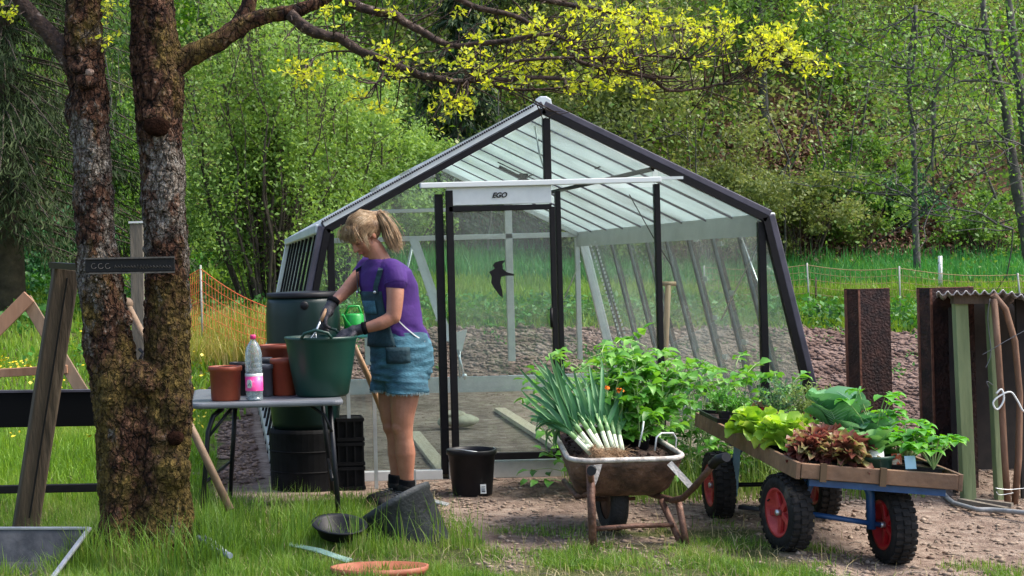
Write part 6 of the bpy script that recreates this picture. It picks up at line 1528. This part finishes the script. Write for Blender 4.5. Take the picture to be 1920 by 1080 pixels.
def wheel(px, py, D, az, side, r=.182, redm=red):
    dx, dy = px - PX, py - PY; c = P(px, py, D); c.z = H(c.x, D) + r - .004
    ax = Vector((math.cos(az), math.sin(az), 0)); w_ = .055
    b = MB(); b.lathe([(r * .6, -w_ * .8), (r * .72, -w_), (r * .88, -w_ * .95), (r * .965, -w_ * .62), (r * .985, 0), (r * .965, w_ * .62), (r * .88, w_ * .95), (r * .72, w_), (r * .6, w_ * .8)], c, 48, axis=ax)
    o = b.build('wheel', tyre, ct); q = Z_.rotation_difference(ax).to_matrix(); tr_ = MB()
    for k in range(30):
        for j, off in ((-1, 0), (0, .5), (1, 0)):
            a = 2 * math.pi * (k + off) / 30; rr__ = r * (.99 if j == 0 else .955); rad = q @ Vector((math.cos(a), math.sin(a), 0)); tg = ax.cross(rad)
            m3 = Matrix((rad, tg, ax)).transposed(); tr_.box(c + rad * rr__ + ax * j * w_ * .62, (.014, .022, .03), m3)
    tr_.build('tread', tyre, o)
    rm_ = MB(); rm_.lathe([(r * .28, w_ * .2 * side), (r * .5, w_ * .25 * side), (r * .58, w_ * .8 * side), (r * .64, w_ * .9 * side), (r * .62, w_ * .4 * side)], c, 40, axis=ax)
    rm_.lathe([(0, w_ * .5 * side), (r * .14, w_ * .5 * side), (r * .16, w_ * .2 * side), (r * .3, w_ * .1 * side)], c, 30, axis=ax)
    rm_.lathe([(r * .58, -w_ * .8 * side), (r * .62, -w_ * .6 * side), (r * .3, -w_ * .1 * side), (0, -w_ * .1 * side)], c, 30, axis=ax)
    ro = rm_.build('rim', redm, o)
    sp_ = MB()
    for k in range(5):
        a = 2 * math.pi * k / 5 + .3; rad = q @ Vector((math.cos(a), math.sin(a), 0)); tg = ax.cross(rad)
        sp_.box(c + rad * r * .36 + ax * w_ * .42 * side, (r * .5, .03, .018), Matrix((rad, tg, ax)).transposed())
    sp_.build('spoke', redm, ro, bevel=.003)
    h = MB(); h.lathe([(0, 0), (.014, 0), (.014, .02), (0, .022)], c + ax * side * w_ * .55, 14, axis=ax * side); h.build('hub_nut', alu, o)
    h = MB(); rad = q @ Vector((math.cos(2.2), math.sin(2.2), 0)); h.tube([c + rad * r * .56 + ax * side * w_ * .7, c + rad * r * .5 + ax * side * w_ * .95], .004, 6); h.build('valve', blk_pl, o)
    return c, ax
dark_red = mat('deep red rim', (.3, .006, .012), (.45, .015, .02), 9, .4)
c1, a1 = wheel(1474, 960, 7.52, R(7), -1); c2, a2 = wheel(1671, 976, 7.46, R(0), -1, redm=dark_red)
c3, a3 = wheel(1347, 905, 8.47, R(-3), -1, .175); c4, a4 = wheel(1541, 900, 8.5, R(-3), -1, .175)
fr = MB()
def arch(ca, cb, zt, r=.019):
    d = (cb - ca); d.z = 0; d.normalize(); a = ca + d * .09; b_ = cb - d * .09
    return [Vector((a.x, a.y, ca.z - .02)), Vector((a.x, a.y, zt - .1)), Vector((a.x, a.y, zt - .05)) + d * .02, Vector((a.x, a.y, zt - .01)) + d * .07, Vector((b_.x, b_.y, zt - .01)) - d * .07, Vector((b_.x, b_.y, zt - .05)) - d * .02, Vector((b_.x, b_.y, zt - .1)), Vector((b_.x, b_.y, cb.z - .02))]
MB().tube(arch(c1, c2, .36), .021, 12).build('front_arch', blue, ct)
MB().tube(arch(c3, c4, .4), .019, 12).build('rear_arch', blue, ct)
MB().tube([c1 + a1 * .05, c2 - a2 * .05], .013, 10).build('front_axle', blue, ct); MB().tube([c3, c4], .012, 10).build('rear_axle', blk_pl, ct)
m1 = (c1 + c2) / 2; m2 = (c3 + c4) / 2
for s in (-.12, .12): MB().beam(Vector((m1.x + s, m1.y - .05, .36)), Vector((m2.x + s, m2.y + .1, .395)), .03, .03).build('frame_rail', blue, ct)
MB().beam(bed(.08, .02, -.095), bed(.95, .02, -.095), .03, .03).build('cross_rail', blue, ct); MB().beam(bed(.05, .72, -.095), bed(.95, .72, -.095), .03, .03).build('cross_rail', blue, ct)
MB().beam(Vector((c3.x + .1, c3.y - .02, .4)), Vector((c3.x + .07, c3.y - .03, .12)), .035, .012, up=(0, -1, 0)).build('stay', pale_blue, ct)
MB().tube([Vector((m2.x - .2, m2.y - .1, .07)), Vector((m2.x - .05, m2.y - .25, .07))], .012, 8).build('drawbar', gry_pl, ct)
MB().box(P(1588, 891, 7.37), (.04, .004, .022)).build('maker_plate', alu, ct)

# what stands on the cart
def on(u, v, up=-.048): return bed(u, v, up)
lett = leaf_mat('green lettuce', [(.18, .36, .04), (.3, .5, .06), (.44, .6, .1), (.55, .66, .2)], tr=.35, nscale=8, rough=.4)
redl = leaf_mat('red lettuce', [(.06, .012, .015), (.13, .03, .025), (.22, .06, .035), (.22, .2, .06)], tr=.25, nscale=9, rough=.4)
brnl = leaf_mat('oak leaf lettuce', [(.07, .02, .02), (.17, .06, .04), (.27, .12, .08), (.27, .3, .1), (.34, .2, .13)], tr=.3, nscale=12, rough=.4)
cab = leaf_mat('cabbage leaves', [(.08, .24, .09), (.13, .33, .12), (.22, .43, .22), (.34, .52, .36)], tr=.2, nscale=4, rough=.45)
def rosette(name, c, r, h, n, m, label, cat, ruffle=.1, wid=.8, group=None, inner=.4, up0=.3, bend=.7, nseg=8, nac=3, z0=0, veins=False):
    c = Vector(c); root = thing(name, c, label, cat, group); f = MB(); vb = MB()
    for i in range(n):
        t = (i + .5) / n; el = up0 + (1.35 - up0) * (1 - t) ** .8 + rp_.gauss(0, .1); az = i * 2.4 + rp_.gauss(0, .15); L = (h * .75 * (1 - t) + r * (.45 + .7 * t)) * rp_.uniform(.85, 1.15)
        d = rdir(min(1.45, el), az); upv = (Z_ - rdir(0, az) * (.9 * (1 - t) + .2)).normalized()
        G_ = leafblade(f, c + Vector((0, 0, z0 + .01)) + rdir(0, az) * r * .08, d, upv, L, L * wid, bend=bend * rp_.uniform(.3, 1.2), fold=.3, nseg=nseg, ruffle=ruffle, nac=nac, prof=lambda t_: .18 + .85 * math.sin(math.pi * min(1, t_ * .86) ** 1.1) if t_ < .98 else .35)
        if veins:
            k0 = nac; vb.tube([g_[k0] for g_ in G_], [.0042 * (1 - .8 * j / nseg) for j in range(nseg + 1)], 5, cap=False)
            for j in range(1, nseg - 1):
                for s_ in (-1, 1): vb.tube([G_[j][k0], G_[j + 1][k0 + s_] if nac < 3 else G_[j][k0 + s_].lerp(G_[j + 1][k0 + s_], .6), G_[j + 1][k0 + s_ * (nac - 1)]], [.0022, .0016, .0009], 4, cap=False)
    f.build('leaves', m, root)
    if veins: vb.build('leaf_veins', mat('pale cabbage vein', (.35, .5, .35), rough=.5), root)
    return root
def trayb(c, sx, sy, h, label, m=blk_pl, cells=0, name='plant_tray'):
    c = Vector(c); root = thing(name, c, label, 'tray'); b = MB(); u_ = U.normalized(); v_ = Vv.normalized()
    m3 = Matrix((u_, v_, u_.cross(v_).normalized())).transposed()
    for q, s_ in (((0, 0, .003), (sx, sy, .006)), ((-sx / 2, 0, h / 2), (.006, sy, h)), ((sx / 2, 0, h / 2), (.006, sy, h)), ((0, -sy / 2, h / 2), (sx, .006, h)), ((0, sy / 2, h / 2), (sx, .006, h)), ((0, -sy / 2 - .006, h), (sx + .02, .014, .005)), ((0, sy / 2 + .006, h), (sx + .02, .014, .005)), ((-sx / 2 - .006, 0, h), (.014, sy, .005)), ((sx / 2 + .006, 0, h), (.014, sy, .005))): b.box(c + m3 @ Vector(q), s_, m3)
    b.build('tray_body', m, root)
    if h > .03: MB().box(c + m3 @ Vector((0, 0, h * .75)), (sx - .012, sy - .012, .004), m3).build('compost', soilm, root)
    return root
trayb(on(.14, .86), .22, .36, .07, 'black seedling tray at the far left corner of the cart bed')
trayb(on(.14, .40), .2, .3, .045, 'black tray under the yellow-green lettuces on the cart')
trayb(on(.3, .1), .28, .2, .045, 'black tray under the bronze lettuce at the near edge of the cart')
trayb(on(.8, .12), .22, .2, .05, 'black tray holding the strawberry plants at the right end of the cart')
trayb(on(.74, .045), .22, .06, .012, 'shallow white tray at the near right edge of the cart', alu_white)
trayb(on(.5, .72), .36, .4, .06, 'black tray of herbs at the far side of the cart behind the cabbage')
rosette('green_lettuce', on(.06, .46, -.01), .12, .14, 46, lett, 'yellow-green lettuce at the left edge of the cart, the farther of two', 'lettuce', .11, .58)
rosette('green_lettuce', on(.12, .27, -.01), .125, .15, 50, lett, 'large yellow-green lettuce at the left edge of the cart, the nearer of two', 'lettuce', .11, .58)
rosette('green_lettuce', on(.27, .36, -.01), .12, .15, 24, lett, 'small yellow-green lettuce between the larger ones and the cabbage', 'lettuce', .11, .58)
rosette('bronze_lettuce', on(.15, .08, -.01), .1, .12, 170, brnl, 'bronze frilly lettuce at the near edge of the cart, left of two', 'lettuce', .1, .3, up0=.1, nac=1, nseg=5)
rosette('bronze_lettuce', on(.35, .06, -.01), .11, .13, 190, brnl, 'bronze frilly lettuce at the near edge of the cart, right of two', 'lettuce', .1, .3, up0=.1, nac=1, nseg=5)
rosette('bronze_lettuce', on(.25, .15, .0), .1, .14, 150, brnl, 'bronze frilly lettuce just behind the two at the near edge', 'lettuce', .1, .3, up0=.1, nac=1, nseg=5)
for u, v, lab in ((.25, .66, 'dark red lettuce behind the yellow-green ones, farthest left'), (.45, .56, 'dark red lettuce on the cart left of the cabbage'), (.3, .8, 'small dark red lettuce beside the black seedling tray')):
    rosette('red_lettuce', on(u, v, .0), .09, .09, 30, redl, lab, 'lettuce', .14, .5, up0=.2, nac=1, nseg=4)
cabb = rosette('cabbage', on(.56, .36, .03), .17, .2, 12, cab, 'large blue-green cabbage plant in the middle of the cart', 'cabbage', .05, 1.0, veins=True, up0=.6, bend=.55, nac=4, nseg=10, z0=.02)
rosette('cabbage', on(.74, .34, .0), .13, .15, 13, cab, 'smaller blue-green cabbage plant right of the large one', 'cabbage', .03, .9, up0=.5, bend=.5, z0=.02, veins=True)
small_pot(on(.56, .34), .06, .06, parent=cabb)
vn = MB()
# green pot with kohlrabi
gpc = on(.535, .07); gp0 = thing('green_pot', gpc, 'small dark green pot with a white plant label at the near edge of the cart', 'pot')
MB().lathe([(0, 0), (.07, 0), (.088, .072), (.098, .076), (.1, .09), (.093, .09), (.082, .07), (0, .068)], gpc, 32).build('body', mat('bottle green plastic', (.008, .05, .03), rough=.4), gp0)
MB().box(gpc + Vector((-.01, -.06, .1)), (.075, .003, .04), Matrix.Rotation(R(-35), 3, 'X') @ Matrix.Rotation(R(10), 3, 'Y')).build('plant_label', alu_white, gp0)
rosette('kohlrabi', gpc + Vector((0, 0, .075)), .1, .13, 18, mat_k := leaf_mat('kohlrabi leaves', [(.08, .22, .06), (.14, .32, .08), (.25, .42, .16)], tr=.25, nscale=8), 'pale green kohlrabi seedling growing in the small dark green pot', 'seedling', .05, .6, up0=.5)
straw = leaf_mat('strawberry leaves', [(.05, .2, .02), (.1, .34, .03), (.18, .45, .05)], tr=.35, nscale=8, rough=.45)
def strawberry(c, h, label, n=13, size=.068):
    h = h * 1.15
    c = Vector(c); root = thing('strawberry_plant', c, label, 'strawberry plant'); st = MB(); lf = MB()
    for i in range(n):
        az = i * 2.4; el = rp_.uniform(.5, 1.35); L = h * rp_.uniform(.7, 1); q = c + rdir(el, az) * L; m_ = c.lerp(q, .5) + Z_ * L * .1; st.tube([c, m_, q], [.003, .0025, .002], 5, cap=False)
        for k in (-1, 0, 1):
            a = az + k * 1.25; leafblade(lf, q, rdir(.1, a), Z_, size, size * .85, bend=.6, fold=.15, nseg=4, nac=2, prof=ovate)
    st.build('stem', stem_m, root); lf.build('foliage', straw, root); return root
strawberry(on(.82, .14, .0), .17, 'strawberry plant at the right end of the cart, nearest the green timber post'); strawberry(on(.72, .12, .0), .15, 'low strawberry plant just right of the small green pot')
strawberry(on(.9, .22, .0), .15, 'strawberry plant at the outer right corner of the cart bed'); strawberry(on(.74, .3, .04), .24, 'tallest leafy plant behind the strawberries, its tip before the rusty pile', 7, .075); strawberry(on(.62, .2, .0), .13, 'leafy seedling between the cabbage and the small green pot')
for u, v, m_, lab, mm in ((.72, .0, (.05, .003, .06), 'blue and clear plastic sachet standing before the strawberries', mat('pale blue film', (.3, .5, .6), rough=.3)), (.68, .05, (.045, .003, .05), 'orange and white seed packet leaning on the strawberry tray', mat('orange print', (.75, .12, .04), (.8, .7, .55), 30, .5, pos=(.5, .55)))):
    c = on(u, v + .02, .03); o = MB().box(c, m_, Matrix.Rotation(R(-12), 3, 'X')).build('seed_packet', mm, origin=c, bevel=.001); tag(o, lab, 'packet')
strawberry(on(.9, .05, .0), .16, 'strawberry plant at the very right end of the near cart edge', 12); strawberry(on(.86, .38, .0), .2, 'strawberry plant on the far right side of the cart bed', 12, .072)
rosette('kohlrabi', on(.45, .2, .0), .09, .12, 18, MATS['kohlrabi leaves'], 'pale green kohlrabi between the bronze lettuce and the cabbage', 'seedling', .05, .6, up0=.5)
rosette('kohlrabi', on(.64, .12, .0), .08, .12, 16, MATS['kohlrabi leaves'], 'pale green kohlrabi just right of the small dark green pot', 'seedling', .05, .6, up0=.6)
# herbs: dense bushy
def herb(name, c, r, h, n, ls, m, label, cat, wr=.3):
    c = Vector(c); root = thing(name, c, label, cat); st = MB(); pts = []; dd = []
    for i in range(n):
        az = rp_.uniform(0, 6.28); el = rp_.uniform(.7, 1.5); L = h * rp_.uniform(.7, 1.05); q = c + rdir(el, az) * L; pp = wiggle(c, q, 4, .08); st.tube(pp, [.0025, .002, .0018, .0014, .001], 4, cap=False)
        for k in range(26):
            t = rp_.uniform(.15, 1); j = min(3, int(t * 4)); p = pp[j].lerp(pp[j + 1], t * 4 - j); pts.append(tuple(p)); d = rdir(rp_.uniform(0, 1.2), rp_.uniform(0, 6.28)); dd.append(tuple(d))
    st.build('stem', stem_m, root); V, Fq = leaf_arrays(np.array(pts), RNG.uniform(.7, 1.3, len(pts)) * ls, wr, dirs=np.array(dd) * 1.2); np_mesh('foliage', V, Fq, m, root); return root
rosem = leaf_mat('rosemary needles', [(.04, .12, .05), (.08, .2, .08), (.15, .3, .13)], tr=.15, nscale=9); thy = leaf_mat('feathery herb', [(.12, .2, .05), (.22, .32, .08), (.32, .36, .14)], tr=.3, nscale=9)
herb('rosemary', on(.42, .78, .02), .1, .26, 22, .03, rosem, 'grey-green rosemary bush on the far side of the cart', 'herb')
herb('fennel_herb', on(.66, .78, .02), .12, .25, 34, .026, thy, 'feathery yellow-green herb between the rosemary and the rusty pile', 'herb')
for u, v, hgt, lab in ((.1, .92, .14, 'fine green seedlings at the far end of the black seedling tray'), (.14, .8, .13, 'fine green seedlings at the near end of the black seedling tray')):
    herb('seedling_clump', on(u, v, .02), .1, hgt, 26, .022, broad_m, lab, 'seedlings', .45)
for i in range(3): c = on(.04 + .1 * i, .77, -.0); o = small_pot(c, .035, .06, sq=True); o.name = 'square_pot'; tag(o, 'small square black pot in the row at the near end of the seedling tray', 'pot', 'square black pots on the cart')
# leafy crops growing between the barrow, the cart and the greenhouse wall
crop = leaf_mat('crop leaves', [(.05, .17, .025), (.1, .3, .04), (.17, .4, .06), (.28, .46, .14)], tr=.3, nscale=4, spec=.55, rough=.38)
for i, (px, D, ty_) in enumerate([(1085, 9.75, 660), (1118, 9.55, 652), (1150, 9.8, 648), (1080, 9.4, 690), (1290, 9.4, 678), (1325, 9.7, 672), (1345, 9.45, 690), (1375, 9.75, 684), (1405, 9.5, 690), (1435, 9.75, 694), (1465, 9.55, 703), (1480, 9.8, 712), (1260, 9.7, 668), (1215, 9.75, 660)]):
    b0 = P(px, 800, D); tp = P(px, ty_, D)
    compound_plant('broad_bean_plant', (b0.x, D, H(b0.x, D)), tp.z, 'leafy green bean plant in the row before the right glass of the greenhouse', 'bean plant', 'bean plants growing along the greenhouse front', crop, 3, .07, 1.1, 7, wid=.72)
blades('rank_grass', scatter(2600, 2.1, 3.9, 8.95, 10.2, lambda x, y: 1), (.12, .42), .007, leaf_mat('rank grass leaves', [(.09, .17, .03), (.17, .28, .05), (.28, .34, .12)], tr=.3, nscale=4))
# ------------------------------------------------------------------ right edge: rusty piles and the small shelter
rp1 = mat('rusted sheet steel', (.022, .01, .009), (.075, .03, .022), 12, .75, bump=.7, bscale=60, c3=(.16, .075, .05), pos=(.4, .65), metal=.2)
rpe = mat('bright rust', (.13, .045, .025), (.25, .1, .06), 18, .8, bump=.4)
def pile(px0, px1, pyt, D, label, zb=-.05, wf=.06):
    a, b = P(px0, pyt, D), P(px1, pyt, D); h = a.z; root = thing('steel_pile', ((a.x + b.x) / 2, D, 0), label, 'steel pile')
    w_ = b.x - a.x; poly = [(0, .1), (wf, 0), (w_ - .02, 0), (w_, .1), (w_ - .012, .105), (w_ - .03, .015), (wf + .005, .015), (.012, .105)]
    MB().prism(poly, (a.x, D, zb), (1, 0, 0), (0, 1, 0), (0, 0, 1), h - zb).build('sheet', rp1, root)
    e = MB(); e.beam((a.x + .01, D + .09, 0), (a.x + .01, D + .09, h - .004), .02, .02); e.beam((a.x + wf, D - .002, 0), (a.x + wf, D - .002, h - .004), .012, .01)
    e.prism([(x, y - .001) for x, y in poly], (a.x, D, h), (1, 0, 0), (0, 1, 0), (0, 0, 1), .004); e.build('edge', rpe, root); return root
pile(1593, 1674, 543, 10.6, 'upright rusty steel sheet pile standing alone behind the cart')
pile(1732, 1832, 541, 9.3, 'rusty steel sheet pile beside the small shelter', wf=.04)
sh = thing('wood_shelter', (P(1860, 920, 8.9).x, 8.9, 0), 'small dark shelter of green timber posts under a corrugated roof at the right edge', 'shelter')
gw = mat('green treated timber', (.13, .17, .07), (.25, .29, .14), 7, .75, bump=.5, stretch=(1, 1, .15), c3=(.36, .36, .22))
dk = mat('black boards', (.007, .005, .005), (.02, .015, .012), 10, .85)
D = 8.8
MB().beam(P(1816, 945, D), P(1799, 560, D), .07, .05, up=(0, -1, 0)).build('post', gw, sh, bevel=.003)
MB().beam(P(1876, 948, D + .05), P(1858, 560, D + .05), .05, .05, up=(0, -1, 0)).build('post', gw, sh, bevel=.003)
x0, x1 = P(1775, 700, 9.9).x, P(2060, 700, 9.9).x; zt = P(1800, 562, D).z
MB().box(((x0 + x1) / 2, 10.0, zt / 2), (x1 - x0, .03, zt - .02)).build('back_board', dk, sh)
MB().beam((P(1786, 700, 9.0).x, 9.0, zt / 2 - .02), (P(1790, 700, 9.85).x, 9.85, zt / 2 - .02), .03, zt - .08).build('side_board', dk, sh)
MB().add([P(1905, 560, 8.86) + Vector((0, d, 0)) for d in (0, .02)] + [P(2050, 590, 8.86) + Vector((0, d, 0)) for d in (0, .02)] + [Vector((P(2050, 590, 8.86).x, 8.86 + d, 0)) for d in (0, .02)] + [Vector((P(1908, 590, 8.86).x, 8.86 + d, 0)) for d in (0, .02)], [(0, 2, 4, 6), (7, 5, 3, 1), (0, 1, 3, 2), (2, 3, 5, 4), (4, 5, 7, 6), (6, 7, 1, 0)]).build('front_board', dk, sh)
MB().beam(P(1785, 561, D - .03), P(1868, 561, D - .03), .04, .05).build('lintel', wood_dark, sh)
# corrugated roof: waves across x, falling to the back
cv = []; nx, ny = 90, 2; X0, X1 = P(1752, 548, D - .1).x, P(2040, 560, D - .1).x; zf = P(1800, 548, D - .1).z
rf = MB(); vs = []
for j, (yy, zz) in enumerate(((D - .12, 0), (9.95, -.09))):
    for i in range(nx):
        x = X0 + (X1 - X0) * i / (nx - 1); drop = max(0, x - P(1866, 548, D).x) * .32
        vs.append((x + (yy - D + .12) * .45, yy, zf + zz + .012 * math.sin(i / (nx - 1) * (X1 - X0) / .05 * 2 * math.pi) - drop))
rf.add(vs, [(i, i + 1, nx + i + 1, nx + i) for i in range(nx - 1)], True); o = rf.build('roof', mat('zinc roof sheet', (.25, .24, .24), (.4, .38, .38), 8, .5, metal=.3, bump=.2, c3=(.5, .48, .48)), sh); mo = o.modifiers.new('t', 'SOLIDIFY'); mo.thickness = .006
# two bent poles and cord, leaning on the front
pole_m = mat('barked pole', (.1, .045, .022), (.22, .12, .07), 8, .7, bump=.6, stretch=(1, 1, .3), c3=(.32, .22, .15))
for pts, lab in (([(1890, 955), (1884, 860), (1878, 760), (1872, 660), (1864, 560)], 'straight reddish-brown pole leaning on the front of the shelter'), ([(1903, 955), (1910, 860), (1912, 740), (1903, 640), (1885, 580), (1862, 552)], 'curved brown branch leaning on the front of the shelter')):
    q = [P(x, y, 8.66) for x, y in pts]; q[0].z = max(q[0].z, 0); o = MB().tube(q, .017, 10, wob=.2).build('branch_pole', pole_m, origin=q[0]); tag(o, lab, 'pole')
Dc = 8.6; cdt = thing('cord', P(1880, 750, Dc), 'loop of pale cord tied round the poles of the shelter', 'cord')
cd = MB(); cd.tube(smooth_path([P(1868, 738, Dc), P(1878, 730, Dc), P(1882, 750, Dc), P(1870, 768, Dc), P(1862, 755, Dc), P(1875, 742, Dc), P(1895, 735, Dc), P(1908, 752, Dc), P(1918, 770, Dc), P(1930, 775, Dc)]), .005, 6); cd.build('loop', alu_white, cdt)
for pts in ([(1866, 915), (1890, 918), (1925, 915)], [(1868, 922), (1875, 928), (1900, 924)], [(1842, 665), (1860, 655), (1885, 640), (1930, 615)], [(1855, 728), (1850, 715), (1862, 722)], [(1856, 560), (1852, 600), (1858, 660), (1848, 690)]): MB().tube(smooth_path([P(x, y, Dc) for x, y in pts]), .0022, 5).build('loose_end', gry_pl if pts[0][0] < 1858 else alu, cdt)
# hose on the ground
hp_ = [G(1690, 905, .02), G(1742, 910, .02), G(1768, 925, .02), G(1790, 944, .02), G(1830, 955, .02), G(1880, 958, .02), G(1990, 966, .02)]
q = []
for i in range(len(hp_) - 1):
    for k in range(6): q.append(hp_[i].lerp(hp_[i + 1], k / 6))
o = MB().tube([p + Vector((0, .02 * math.sin(i * .5), 0)) for i, p in enumerate(q)], .013, 10).build('hose', mat('grey hose', (.16, .17, .17), (.28, .29, .29), 20, .5), origin=q[0]); tag(o, 'grey hose running over the earth from the cart to the shelter', 'hose')
# small earth heap and broken wood at the shelter's foot
for i in range(2):
    a, b = G(1800 + 30 * i, 938, .03), G(1888 + 10 * i, 955 - 8 * i, .02); o = MB().beam(a, b, .035, .02).build('broken_lath', wood_grey, origin=a); tag(o, ('short grey lath lying at the foot of the green timber post', 'second grey lath, farther back at the foot of the shelter')[i], 'lath')
# twigs and small debris on the earth before the greenhouse
tw2 = MB()
for _ in range(260):
    x, y = random.uniform(.9, 5.2), random.uniform(7.0, 10.1)
    if grassy(x, y) > .7: continue
    z = H(x, y) + .006; a = random.uniform(0, 6.28); L = random.uniform(.02, .1); tw2.tube([(x, y, z), (x + math.cos(a) * L * .5, y + math.sin(a) * L * .5, z + .008), (x + math.cos(a) * L, y + math.sin(a) * L, z)], .0022, 4)
tag(tw2.build('ground_twigs', wood_grey), kind='stuff')
